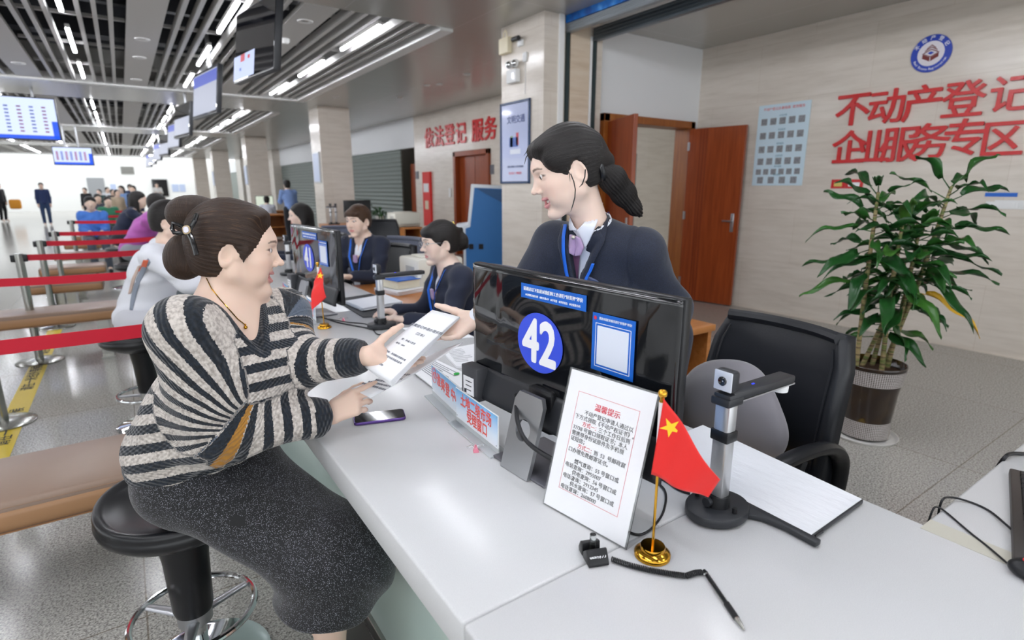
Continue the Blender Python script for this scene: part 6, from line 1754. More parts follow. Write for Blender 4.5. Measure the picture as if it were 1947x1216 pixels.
    cp([[(1094, 545), (1088, 510), (1080, 470), (1078, 425)], [(1086, 540), (1070, 500), (1060, 460), (1070, 425)]], .006, M_navy, 'lapel', thick=.005, D0=1.2, D1=2.2)
    # necktie bow, waistcoat piece, brooch
    cloth_patch(X, [[(1084, 445), (1082, 465), (1078, 478)], [(1094, 448), (1096, 470), (1092, 486)]], .016, M_tie, 'necktie', t, .006, D0=1.2, D1=2.2, bulge=.006)
    cloth_patch(X, [[(1093, 448), (1096, 470), (1094, 487)], [(1103, 452), (1110, 470), (1104, 484)]], .014, M_tie, 'necktie', t, .006, D0=1.2, D1=2.2, bulge=.006)
    cloth_patch(X, [[(1087, 478), (1092, 510), (1096, 545)], [(1103, 480), (1100, 510), (1098, 545)]], .006, M_plum, 'necktie_tail', t, .004, D0=1.2, D1=2.2)
    bp = trace(X, 1090, 451, .024, 1.2, 2.2)
    if bp: MB().sphere(bp, .0062, seg=12, rings=8).obj('brooch', mat('brooch_silver', 'c9c2b8', .3, .8), t, True)
    # lanyard
    for pl in ([(1075, 425), (1071, 450), (1071, 480), (1076, 515), (1081, 535)], [(1161, 388), (1158, 402)], [(1128, 500), (1122, 515), (1115, 528), (1112, 540)]):
        w = 3.4 if len(pl) > 2 else 1.8
        cloth_patch(J, [[(x-w, y) for x, y in pl], [(x+w, y) for x, y in pl]], .012, M_lan, 'lanyard', t, .002, nu=12, nv=2, D0=1.2, D1=2.2)
    cloth_patch(J, [[(1119, 524), (1134, 531), (1139, 536)], [(1116, 536), (1130, 541), (1138, 544)]], .012, mat('badge_blue', '3a4668', .3), 'name_badge', t, .003, nu=6, nv=3, D0=1.2, D1=2.2)
    # hair
    Hs = Solid(); Hs.add([cap(P, Fr, sc, .003, face=(.112, -.004, -.046), fr=(.084, .105, .124), low=-.062, ear_r=(.021, .030, .034))])
    Hs.add([El(W((.050, .030, .086)), (.034, .040, .022), Fr.T), El(W((.056, -.03, .084)), (.030, .036, .022), Fr.T), El(W((.040, .066, .052)), (.030, .016, .026), Fr.T)], .01, .03)
    Hs.add([Rc(W((-.085, 0, .01)), W((-.118, .004, -.012)), .05, .022)], 0, .04)
    hair_mesh(Hs, .003, 'hair', M_hairK, t, P, Fr, (-.118, 0, -.012), sc)
    tie = at(1141, 326, D=1.50)
    MB().tube([tie+Vector(Fr.T @ np.array((0, .02*math.cos(a), .02*math.sin(a)))) for a in [2*PI*k/20 for k in range(20)]], .0085, 10, closed=True).obj('hair_tie', M_black, t, True)
    L = Solid(); pp = [at(1141, 326, D=1.50), at(1164, 340, D=1.53), at(1186, 368, D=1.56), at(1206, 395, D=1.57), at(1218, 408, D=1.57)]
    L.add([Rc(pp[0], pp[1], .018, .034), Rc(pp[1], pp[2], .034, .032), Rc(pp[2], pp[3], .030, .018), Rc(pp[3], pp[4], .018, .006)], .02)
    ax = A3((pp[3]-pp[0]).normalized()); e1 = A3(cU); e1 = e1-ax*(e1@ax); e2 = np.cross(ax, e1)
    L.post.append(lambda p, d: d+.0016*np.sin(np.arctan2((p-A3(pp[1]))@e1, (p-A3(pp[1]))@e2)*26+(p-A3(pp[0]))@ax*30))
    v, ff = L.mesh(.003); q = v-A3(pp[0])
    np_mesh('ponytail', v, ff, M_hairK, t, attrs={'strand': np.arctan2((v-A3(pp[1]))@e1, (v-A3(pp[1]))@e2)*.35, 'flow': (q@ax)*3})
    for pl, r in (([(1085, 330), (1091, 345), (1094, 360), (1093, 375), (1089, 390), (1085, 402)], .0014), ([(1113, 322), (1112, 336), (1107, 350), (1101, 356)], .0016), ([(1078, 318), (1083, 330), (1084, 345)], .001), ([(1006, 290), (1000, 300), (997, 312)], .0012), ([(1003, 286), (996, 296)], .0012)):
        MB().tube([at(x, y, D=1.405 if x > 1050 else 1.42) for x, y in pl], [r]*(len(pl)-1)+[r*.3], 6).obj('hair_strand', M_hairK, t, True)
standing_clerk()
# ================================================================ the papers being handed over
def sheet_doc(name, lab, q, m, prints, bend=0, n=1, gap=.0012, thick=.0006):
    """q: corners far-left, far-right, near-right, near-left in space"""
    A, B, Cc, D = [Vector(v) for v in q]; nrm = (B-A).cross(D-A).normalized(); nrm = nrm if nrm.dot(CAMP-A) > 0 else -nrm
    c = (A+B+Cc+D)/4
    t = thing(name, lab, 'papers', tuple(c))
    def fn(u, v, k=0): return A.lerp(B, u).lerp(D.lerp(Cc, u), v)+nrm*(bend*math.sin(PI*v)+(-gap*k*(1+2.2*v*u)))
    for k in range(n):
        MB().sheet(lambda u, v: fn(u, v, k), 8, 16, thick).obj('sheet' if k else 'cover_sheet', m, t, 'all')
    for s_, size, u, v, wdt in prints:
        o = fn(u, v)+nrm*.0011; dx = (fn(u+.05, v)-fn(u, v)).normalized(); dy = (fn(u, v-.05)-fn(u, v)).normalized()
        M = plane_m(o, dx, dy)
        if Vector((M[0][2], M[1][2], M[2][2])).dot(nrm) < 0: continue
        text('print', s_, size, M, mat('pale_print', '8a8d97', .6), t)
    return t
q1 = (at(822, 589, D=1.63), at(874, 602, D=1.57), at(742, 726, D=1.40), at(692, 695, D=1.47))
sheet_doc('document', 'white bound document being handed from the seated woman to the clerk', q1, M_paper, [('房屋登记申请办理资料', .0125, .5, .30, 1), ('（正本）', .012, .52, .40, 1), ('致：申请人姓名', .008, .42, .53, 1), ('编号：2024', .007, .30, .60, 1), ('委托代理机构：某某服务有限公司', .0075, .36, .74, 1), ('联系地址：某某市某某路某某号', .0075, .38, .79, 1), ('二〇二四年', .007, .3, .90, 1)], .004, 5, .0013)
q2 = (at(832, 668, D=1.60), at(881, 650, D=1.56), at(703, 754, D=1.50), at(668, 738, D=1.56))
sheet_doc('document', 'white printed sheets held low in the seated woman\'s near hand', q2, M_paper, [('业务受理单 申请事项 材料清单', .008, .5, .86, 1), ('身份证明 房屋证明 合同文本', .008, .5, .80, 1), ('受理日期 经办人员 签字', .008, .5, .74, 1), ('附注说明 其他材料 备注', .008, .5, .66, 1), ('承诺书 授权委托书 正本', .008, .5, .58, 1)], -.006, 2, .001)
# ================================================================ everybody else
FIG = {}
SKINS = [(.80, .60, .49), (.74, .54, .43), (.84, .65, .55), (.70, .50, .39)]
def cmat(h): return mat('cloth_'+h, h, .8, sheen=.15)
HAIRM = {'k': M_hairK, 'd': M_hairW, 'b': M_hairB}
def figure(label, base, face, head=None, seat=None, D=4, scale=1.0, top='1b2236', bottom='23262d', hair='k', style='short', arms='down', group=None, lean=0.0, turn=0.0, skin=0, detail=1, hx=0.0, shirt=False, lanyard=False, glasses=False, smile=0, bangs=False):
    """base: floor point under the hips; face: horizontal facing; seat: seat height or None when standing"""
    t = thing('person', label, 'person', tuple(base), group)
    F = Vector((face[0], face[1], 0)).normalized(); L = Vector((-F.y, F.x, 0)); Z = Vector((0, 0, 1))
    F2 = (F*math.cos(turn)+L*math.sin(turn))
    k = scale; B = Vector(base)
    hz = (seat+.09) if seat is not None else .92*k
    hip = B+Z*hz
    up = (Z*math.cos(lean)+F*math.sin(lean)).normalized()
    sh = hip+up*.43*k; nk = sh+up*.055*k+F*.005
    hd = nk+Z*.115*k+F*(.045+.03*math.sin(lean))*k+F*hx
    Lr = L
    sl, sr = sh+Lr*.155*k, sh-Lr*.155*k
    def a_(s):
        S_ = sh+Lr*(.165*s*k)
        if arms == 'desk': e = S_-Z*.25*k+F*.10*k+Lr*.03*s; w = e+F*.20*k-Lr*.07*s+Z*.03
        elif arms == 'lap': e = S_-Z*.26*k+F*.03; w = e+F*.20*k-Z*.04-Lr*.08*s
        elif arms == 'counter': e = S_-Z*.16*k+F*.17*k+Lr*.03*s; w = e+F*.20*k-Lr*.05*s-Z*.02
        else: e = S_-Z*.28*k+Lr*.03*s-F*.01; w = e-Z*.23*k+F*.05
        return S_, e, w
    R_, El_, Wl = a_(1); Rr, Er, Wr = a_(-1)
    Rm = np.array([list(F), list(L), list(Z)]).T; Ru = np.array([list(up.cross(L)*-1), list(L), list(up)]).T
    if seat is not None:
        kn = [hip+L*(.10*s*k)+F*.40*k-Z*.02 for s in (1, -1)]; an = [p-Z*max(.05, kn[0].z-B.z-.09)+F*.03 for p in kn]
        hj = [hip+L*(.09*s*k) for s in (1, -1)]
    else:
        hj = [hip+L*(.085*s*k)-Z*.03 for s in (1, -1)]; kn = [B+L*(.095*s*k)+Z*.48*k+F*(.03+.10*s*(detail > 5)) for s in (1, -1)]; an = [B+L*(.09*s*k)+Z*.08+F*(-.01) for s in (1, -1)]
    Fh = frame_np(F2+Z*(-.10-.0*lean) if True else F2)
    S = Solid(); h = {3: .0042, 2: .0075, 1: .013, 0: .02}[detail]
    if detail >= 2: S.add([head_fn(hd, Fh, k*.98, smile=smile, open_=0.0)])
    else: S.add([El(hd+Z*.02, (.095*k, .075*k, .105*k), Fh.T), El(hd-Z*.045+F2*.025, (.06*k, .055*k, .07*k), Fh.T)], .03); 
    if detail == 1: S.add([El(hd+F2*.10*k-Z*.02, (.018, .014, .02), Fh.T)], .0, .015); S.add([El(hd+Vector(Fh[1])*.078*k*s-Z*.01, (.014, .009, .028), Fh.T) for s in (1, -1)], .0, .008)
    S.add([Rc(hd-Z*.05-F2*.015, nk-up*.02, .048*k, .052*k)], .02, .03)
    S.add([El(sh-up*.13*k, (.10*k, .145*k, .16*k), Ru), Rc(hip, sh-up*.12*k, .12*k, .10*k), Rc(nk-up*.02, sl, .045*k, .045*k), Rc(nk-up*.02, sr, .045*k, .045*k)], .05, .04)
    for S_, e, w in ((R_, El_, Wl), (Rr, Er, Wr)): S.add([Rc(S_, e, .045*k, .037*k), Rc(e, w, .037*k, .025*k)], .03, .03)
    for S_, e, w, s in ((R_, El_, Wl, 1), (Rr, Er, Wr, -1)):
        d = (w-e).normalized()
        if detail >= 2: add_hand(S, hand(w, d, -Z if arms != 'down' else -L*s, (-L*s if arms != 'down' else F), .95*k, (.25, .3, .35, .4), .1))
        else: S.add([Rc(w, w+d*.09*k, .03*k, .026*k), Rc(w+d*.06*k, w+d*.16*k, .024*k, .012*k)], .02, .02)
    for i in (0, 1): S.add([Rc(hj[i], kn[i], .082*k, .055*k), Rc(kn[i], an[i], .055*k, .034*k), Rc(an[i], an[i]+F*.14*k-Z*.045, .034*k, .028*k)], .02, .04)
    V, Q = S.mesh(h)
    sk = SKINS[skin % 4]
    np_mesh('body', V, Q, M_skin(), t, cols={'skin': skin_cols(V, hd, Fh, k*.98, base=sk, brows=detail >= 2) if detail >= 2 else np.tile(np.array(sk), (len(V), 1))})
    if detail >= 2: face_parts(t, hd, Fh, k*.98, gaze=(1, 0, -.25))
    # top
    G = Solid(); g = .018
    G.add([El(sh-up*.13*k, (.118*k, .16*k, .17*k), Ru), Rc(hip+up*.0, sh-up*.12*k, .142*k, .12*k), Rc(nk-up*.045, sl-up*.01, .058*k, .058*k), Rc(nk-up*.045, sr-up*.01, .058*k, .058*k)], .06)
    slv = .95 if top in ('1b2236', '23293a') or shirt else .9
    for S_, e, w in ((R_, El_, Wl), (Rr, Er, Wr)): G.add([Rc(S_-up*.01, e, .062*k, .055*k), Rc(e, e+(w-e)*slv, .054*k, .042*k)], .04, .03)
    G.add([Rc(nk-up*.005, nk+Z*.09, .053*k, .065*k)], 0, .005, 's')
    if shirt:
        vb = sh-up*.22*k+F*.145*k
        G.add([Rc(vb, nk+F*.085*k+up*.02, .004, .068*k)], 0, .004, 's')
    def fold(p, d): return d+.004*np.sin(p@A3(L)*34+4*np.sin(p[:, 2]*17))*(detail >= 1)+np.maximum(0, 0)
    G.post.append(fold)
    G.post.append(lambda p, d: smax(d, (hip.z-(.02 if seat is not None else .10)*k)-p[:, 2], .01))
    FIG[label] = G
    V, Q = G.mesh(h*1.25); tp = np_mesh('jacket' if shirt else 'top', V, Q, cmat(top), t)
    if shirt:
        X = Solid(); X.add([El(sh-up*.13*k, (.112*k, .15*k, .16*k), Ru), Rc(nk-up*.04, nk+up*.026, .060*k, .057*k)], .03); X.add([Rc(sh-up*.08*k+F*.11*k, nk+F*.05*k+up*.045, .003, .050*k), Rc(nk, nk+Z*.09, .048*k, .06*k)], 0, .003, 's')
        V, Q = X.mesh(h*1.25); np_mesh('shirt', V, Q, M_shirt, t)
        c = sh-up*.085*k+F*.128*k
        b = MB(); b.prism([(-.014, 0), (.014, 0), (.022, -.05), (.006, -.062), (0, -.05), (-.006, -.062), (-.022, -.05)], .012, plane_m(c, L, up)); b.obj('necktie', M_tie, t, True)
    if lanyard:
        for s in (1, -1):
            pts = [nk+L*(.058*s*k)-F*.01, nk+L*(.075*s*k)+F*.06*k-up*.03, sh-up*.10*k+L*(.055*s*k)+F*.138*k, sh-up*.20*k+L*(.03*s*k)+F*.150*k, sh-up*.29*k+F*.155*k]
            MB().tube(pts, .0075, 8, flat=(1, .3, tuple(F))).obj('lanyard', M_lan, t, True)
        MB().obox(sh-up*.335*k+F*.158*k, (.055, .006, .085), rotm(F, up)).obj('name_badge', mat('badge_white', 'dfe3ea', .3), t)
    # trousers, shoes
    T = Solid(); T.add([El(hip-Z*.01, (.13*k, .16*k, .11*k), Rm), Rc(hj[0], kn[0], .095*k, .068*k), Rc(hj[1], kn[1], .095*k, .068*k)], .04); T.add([Rc(kn[i], an[i]+Z*.02, .066*k, .055*k) for i in (0, 1)], .0, .02)
    V, Q = T.mesh(h*1.5); np_mesh('trousers', V, Q, cmat(bottom), t)
    if detail >= 1:
        for i in (0, 1):
            o = Solid(); o.add([Rc(an[i]-Z*.03-F*.02, an[i]+F*.15*k-Z*.045, .042, .034)]); o.post.append(lambda p, d, i=i: np.maximum(np.maximum(d, p[:, 2]-an[i].z-.01), an[i].z-.08-p[:, 2])); V, Q = o.mesh(.012); np_mesh('shoe', V, Q, M_black, t)
    # hair
    H_ = Solid(); hk = k*.98
    if detail >= 2: H_.add([cap(hd, Fh, hk, .004, face=(.112, 0, -.055 if not bangs else -.075), fr=(.086, .10, .114), low=-.06)])
    else:
        H_.add([El(hd+Z*.062*k-F2*.012, (.102*k, .088*k, .080*k), Fh.T), El(hd-F2*.045, (.066*k, .080*k, .09*k), Fh.T)], .03)
    W = lambda v: hd+Vector(Fh.T @ np.array(v, float))*hk
    if style == 'bun': H_.add([El(W((-.128, 0, -.005)), (.046*k, .05*k, .05*k), Fh.T), Rc(W((-.10, 0, .05)), W((-.14, 0, .06)), .028*k, .012*k), Rc(W((-.13, 0, -.03)), W((-.165, 0, -.045)), .03*k, .010*k)], .02, .02)
    if style == 'tail': H_.add([Rc(W((-.10, 0, .0)), W((-.15, .0, -.12)), .035*k, .022*k), Rc(W((-.15, 0, -.12)), W((-.13, 0, -.22)), .022*k, .008*k)], .02, .03)
    if style == 'long': H_.add([Rc(W((-.03, .070, .0)), W((.0, .078, -.17)), .034*k, .022*k), Rc(W((-.03, -.070, .0)), W((.0, -.078, -.17)), .034*k, .022*k), Rc(W((-.06, 0, -.0)), W((-.07, 0, -.19)), .075*k, .055*k)], .03, .03)
    if bangs: H_.add([El(W((.065, 0, .068)), (.035*k, .062*k, .03*k), Fh.T)], .01, .02)
    hair_mesh(H_, h*1.1, 'hair', HAIRM[hair], t, hd, Fh, (-.11, 0, .0), hk)
    if glasses:
        g = MB()
        for s in (1, -1):
            g.tube([W((.104, s*.032+.020*math.cos(a), .008+.016*math.sin(a))) for a in [2*PI*j/20 for j in range(20)]], .0013, 6, closed=True)
            g.tube([W((.103, s*.052, .012)), W((.07, s*.074, .014)), W((-.01, s*.080, .010))], .0013, 6)
        g.tube([W((.106, .012, .010)), W((.108, 0, .012)), W((.106, -.012, .010))], .0013, 6)
        g.obj('glasses', M_silver, t, True)
    return t
def under(px, py, D):
    p = at(px, py, D=D); return Vector((p.x, p.y, 0)), p
def seated(label, px, py, D, face, seat=.48, lean=.1, **kw):
    """px, py: middle of the head"""
    F = Vector((face[0], face[1], 0)).normalized(); k = kw.get('scale', 1.0)
    b, p = under(px, py, D)
    up = Vector((0, 0, math.cos(lean)))+F*math.sin(lean)
    off = up*.485*k+F*(.05+.03*math.sin(lean))*k+F*kw.get('hx', 0)
    b = b-Vector((off.x, off.y, 0))
    st = p.z-(.115*k+off.z)-.09
    return figure(label, b, face, seat=st, lean=lean, D=D, **kw), st, b
# clerks behind the counter
g = 'clerks in navy suits seated behind the counter'
T1, s1, b1 = seated('seated clerk with glasses and a hair claw clip, in a navy suit', 836, 462, 2.98, (-1.0, .12), top='1b2236', hair='k', style='bun', arms='desk', lean=.16, detail=3, shirt=True, lanyard=True, glasses=True, bangs=True, group=g, skin=2, scale=.97)
T2, s2, b2 = seated('seated clerk with brown hair looking down, in a navy suit behind the 41 monitor', 681, 420, 4.25, (-.85, -.5), top='1b2236', hair='b', style='short', arms='desk', lean=.12, detail=3, shirt=True, lanyard=True, bangs=True, group=g, skin=0)
T3, s3, b3 = seated('seated woman clerk with long black hair seen in profile, third along the counter', 570, 410, 5.5, (-1, .1), top='1b2236', hair='k', style='long', arms='desk', lean=.1, detail=2, shirt=True, group=g, skin=2)
# hair claw of the clerk with glasses
tag(MB().tube([at(861, 421, D=3.02), at(866, 432, D=3.0), at(870, 446, D=3.0), at(869, 460, D=3.02)], .005, 8).tube([at(868, 441, D=3.0), at(880, 441, D=3.02), at(880, 448, D=3.02)], .004, 8).obj('hair_claw', mat('claw_bronze', '7a6a2c', .25, .6), T1, True), 'bronze hair claw')
T4 = figure('man in a light blue shirt standing with his back turned beside the second pillar', Vector((at(552, 395, D=14.5).x, at(552, 395, D=14.5).y, 0)), (-.1, 1), top='7f9bd0', bottom='1d2028', arms='desk', detail=1, lean=.12)
T5, _, _ = seated('small seated figure with dark hair in front of a lit monitor far along the counter', 507, 381, 16.5, (.2, 1), top='c9ccd6', detail=1, arms='desk')
# waiting customers on the left
T6, s6, b6 = seated('seated person in a white T-shirt with a printed back, behind the woman in stripes', 326, 422, 3.35, (.9, -.35), top='e6e8ef', bottom='c9cad0', hair='k', style='short', arms='counter', lean=.40, detail=2, hx=-.02, scale=1.05)
_G = FIG['seated person in a white T-shirt with a printed back, behind the woman in stripes']
for rows, c_, nm in (([[(282, 489), (270, 505), (258, 530), (248, 565), (246, 590)], [(287, 498), (277, 515), (265, 540), (256, 572), (252, 592)]], '8d95a3', 'shirt_print'), ([[(272, 494), (268, 505), (262, 515)], [(283, 494), (279, 507), (270, 519)]], 'd9694a', 'shirt_print'), ([[(262, 505), (250, 530), (243, 560)], [(268, 503), (257, 530), (249, 558)]], 'c9b2a6', 'shirt_print')):
    cloth_patch(_G, rows, .003, cmat(c_), nm, T6, .002, nu=10, nv=4, D0=2.4, D1=4.4)
T7, s7, b7 = seated('person in a purple top leaning over towards the counter', 301, 388, 6.4, (.95, -.2), top='b35fb0', bottom='8f959c', hair='k', style='short', arms='counter', lean=.55, detail=2)
T8, s8, b8 = seated('woman with long black hair in a navy hooded top bending forward', 264, 381, 8.1, (.9, -.1), top='17203a', bottom='20242e', hair='k', style='long', arms='counter', lean=.50, detail=1)
T9, s9, b9 = seated('man in a bright blue shirt seated on a bench facing the camera', 172, 388, 9.6, (.1, -1), top='4a7fd6', bottom='4b515c', hair='k', arms='lap', lean=.1, detail=1)
TA = figure('man in a dark blue polo shirt and jeans walking along the hall', (at(92, 428, z=0).x, at(92, 428, z=0).y, 0), (.15, -1), top='22325c', bottom='2b4064', arms='down', detail=0)
TB = figure('person in a long dark coat standing at the left edge of the picture', (at(9, 421, z=0).x, at(9, 421, z=0).y, 0), (.6, -.6), top='14161c', bottom='101115', arms='down', detail=0)
ba = MB().obox(at(29, 388, y=at(9, 421, z=0).y), (.42, .2, .42), None, .08).obj('shoulder_bag', mat('orange_bag', 'e0962a', .6), None, True); tag(ba, 'orange bag beside the person in the dark coat', 'bag')
far_ = [(205, 384, 13.5, '2f7a5a', 'child in a green top seated in the waiting rows', 'lap', .6), (222, 371, 16, 'b9a78f', 'person in a beige coat standing in the crowd', 'down', 1), (232, 360, 17, '8fb2e6', 'person in a pale blue shirt with long dark hair in the crowd', 'down', 1), (246, 356, 21, '2c3a5c', 'person in dark blue standing in the crowd right of the pale blue shirt', 'down', 1), (254, 360, 16, '1b2440', 'person in a navy jacket at the right of the crowd', 'down', 1), (203, 361, 22, 'd8dade', 'person in white at the back of the crowd', 'down', 1), (190, 368, 20, '2c4a48', 'person in dark green standing at the left of the crowd', 'down', 1), (213, 366, 20, '23262d', 'person in black in the middle of the crowd', 'down', 1), (162, 362, 22, '15161a', 'person in black standing apart at the left of the crowd', 'down', 1), (186, 378, 15, '3a3f4a', 'person in grey seated in the waiting rows behind the bright blue shirt', 'lap', 1)]
for i, (px, py, D, c_, lab, ar, sc_) in enumerate(far_):
    b, p = under(px, py, D)
    if ar == 'lap': seated(lab, px, py, D, (.3, -.9), top=c_, bottom='2b2e36', arms='lap', detail=0, skin=i, group='people waiting in the hall')
    else:
        k = max(.85, min(1.12, (p.z+.02)/1.55)); figure(lab, b, (.5 if i % 2 else -.4, -.8), top=c_, bottom='2a2d35', arms='down', detail=0, scale=k, skin=i, hair='k', style='long' if i == 2 else 'short', group='people waiting in the hall')
seated('person in white seated under the black screen at the far end', 298, 352, 30, (0, -1), top='d5d3d0', arms='desk', detail=0, group='people waiting in the hall')
# ---------------------------------------------------------------- benches, stanchions, far stools
M_bench = mat('brown_bench', '8f7868', .35); M_bench2 = mat('tan_bench_front', 'a9805c', .35)
def bench(y, x0, x1, lab, z=.45, d=.42):
    t = thing('bench', lab, 'bench', ((x0+x1)/2, y, 0), 'brown waiting benches')
    MB().box((x0, y, z-.11), (x1, y+d, z), .025, 3).obj('seat', M_bench, t, True)
    MB().box((x0+.005, y-.006, z-.105), (x1-.005, y+.03, z-.016), .03, 4).obj('front_edge', M_bench2, t, True)
    n = max(2, int((x1-x0)/1.2)+1)
    for i in range(n):
        x = x0+.3+(x1-x0-(1.3 if d > .42 else .6))*i/(n-1)
        MB().box((x-.04, y+.06, .02), (x+.04, y+d-.06, z-.11)).box((x-.05, y+.02, 0), (x+.05, y+d-.02, .02)).obj('leg', M_steel, t, True)
    return t
bl = ['nearest brown bench behind the bar stool', 'second brown bench, beside the person in the white T-shirt', 'third brown bench', 'fourth brown bench', 'fifth brown bench', 'sixth brown bench', 'seventh brown bench']
ys = [2.24, 5.75, 7.55, 9.1, 11.0, 13.0, 15.0]
for i, y in enumerate(ys): bench(y, -2.6 if i < 2 else -1.0, -.02 if i == 0 else (.02 if i == 1 else -.30), bl[i] + (' from the front' if i > 1 else ''), d=.44 if i == 0 else .40)
def post(x, y, z, lab, base=True):
    t = thing('stanchion_post', lab, 'post', (x, y, 0), 'queue barrier posts')
    MB().cyl((x, y, .012), (x, y, z-.06), .030, 20).obj('pole', M_steel, t, True)
    MB().cyl((x, y, z-.075), (x, y, z), .033, 20).obj('belt_head', M_steel, t, True)
    for s in (-1, 1): MB().box((x+s*.04-.014, y-.02, z-.066), (x+s*.04+.014, y+.02, z-.008), .004).obj('belt_clip', M_black, t, True)
    MB().lathe([(0, .03), (.05, .028), (.15, .016), (.165, .008), (.165, 0), (0, 0)], (x, y, 0), 36).obj('base', M_steel, t, True)
    return t
rows = [4.47, 6.0, 7.45, 8.95, 11.9, 14.2, 17.0]
wd = ['nearest', 'second', 'third', 'fourth', 'fifth', 'sixth', 'farthest']
for i, y in enumerate(rows):
    xl = -.76 if i else -.80; z = .92
    post(xl, y, z, 'steel queue barrier post at the left end of the %s red belt' % wd[i])
    xr = .30 if i > 1 else .42
    if i in (2, 3, 4): post(xr, y, z, 'steel queue barrier post at the right end of the %s red belt' % wd[i])
for i, y in enumerate(rows):
    xl = -.72; xr = .26 if i > 1 else .40; z = .885
    b = MB()
    b.sheet(lambda u, v: (xl+(xr-xl)*u, y+.002*math.sin(u*3), z-.025+.05*v-.012*math.sin(PI*u)), 10, 2, .0015)
    if i == 0: pass
    o = b.obj('barrier_belt', M_belt, None, True); tag(o, '%s red barrier belt across the waiting rows' % wd[i], 'belt', 'red queue barrier belts')
b = MB(); b.sheet(lambda u, v: (-2.2+2.5*u, 2.66+.0*u, .845+.055*v), 12, 2, .0015); o = b.obj('barrier_belt', M_belt, None, True); tag(o, 'broad red barrier belt passing just behind the woman in stripes', 'belt', 'red queue barrier belts')
post(-2.3, 2.66, .92, 'steel queue barrier post left of the broad nearest belt'); post(.24, 2.70, .92, 'steel queue barrier post hidden behind the woman in stripes')
# yellow floor tape with dark print
M_tape = mat('yellow_floor_tape', 'cfb426', .35)
o = MB().box((-.82, 2.9, .0), (-.70, 9.3, .002)).obj('floor_tape', M_tape); tag(o, 'yellow waiting-line tape with dark print on the floor', 'floor tape')
for i in range(5):
    me = text_mesh('请在一米线外等候', .085, bold=.001, extrude=.0003); me.transform(plane_m((-.76, 3.3+i*1.1, .0026), (0, 1, 0), (-1, 0, 0)))
    p_ = link('print', me, M_inkb, o)
bs = bar_stool((at(262, 660, z=.5).x+.02, at(262, 660, z=.5).y, 0), .5, 'black bar stool under the person in the white T-shirt')
for i, (b_, lab) in enumerate(((b7, 'black bar stool under the person in the purple top'), (b8, 'black bar stool under the woman in the navy hooded top'))):
    bar_stool((b_.x, b_.y, 0), .3, lab)
# ---------------------------------------------------------------- hanging screens
M_scr = mat('dark_glass_screen', '14161d', .05, spec=.7, coat=.6)
def hanging_tv(x, y, lab, W=1.0, hh=.58, zb=2.34, kind=0, yaw=0, tilt=.14):
    t = thing('hanging_screen', lab, 'screen', (0, 0, 0), 'screens hanging along the window row')
    # local: faces -x, centre at origin
    R = Matrix.Rotation(-tilt, 3, 'Y')
    R = Matrix.Rotation(yaw, 3, 'Z') @ Matrix.Rotation(tilt, 3, 'Y')
    P = lambda a, b, c: R @ Vector((a, b, c))
    MB().obox(P(0, 0, 0), (.055, W, hh), R, .008).obj('housing', M_dark, t, True)
    MB().obox(P(-.029, 0, 0), (.004, W-.03, hh-.03), R).obj('panel', M_scr, t)
    MB().obox(P(-.028, 0, -hh/2+.005), (.006, W, .012), R).obj('bezel', M_black, t)
    if kind == 0:
        MB().obox(P(-.0318, .22, -hh/2+.12), (.001, .50, .20), R).obj('lit_picture', glow('pale_blue_picture', 'b9c6f2', .9), t)
        for (a, b, c, s) in ((.25, -hh/2+.19, .10, M_redink), (.10, -hh/2+.18, .05, M_redink), (.3, -hh/2+.10, .04, mat('pic_blue', '6a86d8', .5))): MB().obox(P(-.0326, a, b), (.0006, c, c*.6), R).obj('picture_mark', s, t)
    elif kind == 1:
        MB().obox(P(-.0318, 0, 0), (.001, W-.06, hh-.07), R).obj('lit_picture', glow('white_blue_picture', 'c9cfe4', .6), t); MB().obox(P(-.0326, 0, hh/2-.12), (.0006, W-.06, .14), R).obj('blue_header', glow('blue_header', '5a6ee0', .6), t)
    else:
        MB().obox(P(-.0318, 0, -.1), (.001, W-.06, hh*.5), R).obj('lit_picture', glow('white_blue_picture', 'c9cfe4', .6), t)
    top = P(.03, 0, hh/2-.1); zc_ = zb+hh/2
    MB().cyl((.07, 0, hh/2-.35), (.07, 0, CZ+.3-zc_), .025, 14).obj('hanging_pole', M_silver, t, True)
    MB().obox((.045, 0, .0), (.05, .25, .22), None, .006).obj('bracket', M_black, t, True)
    t.location = (x, y, zc_)
tvs = [(1.10, 5.33, 0), (1.08, 8.5, 1), (1.1, 12.1, 2), (1.2, 15.6, 1), (1.2, 19.2, 2), (1.2, 22.8, 1), (1.2, 26.4, 2), (1.2, 30, 1)]
for i, (x, y, kd) in enumerate(tvs): hanging_tv(x, y, 'ceiling-hung screen above the counter, %s in the row' % ['nearest', 'second', 'third', 'fourth', 'fifth', 'sixth', 'seventh', 'eighth'][i], kind=kd, W=.92 if i == 0 else 1.05, yaw=math.radians(9))
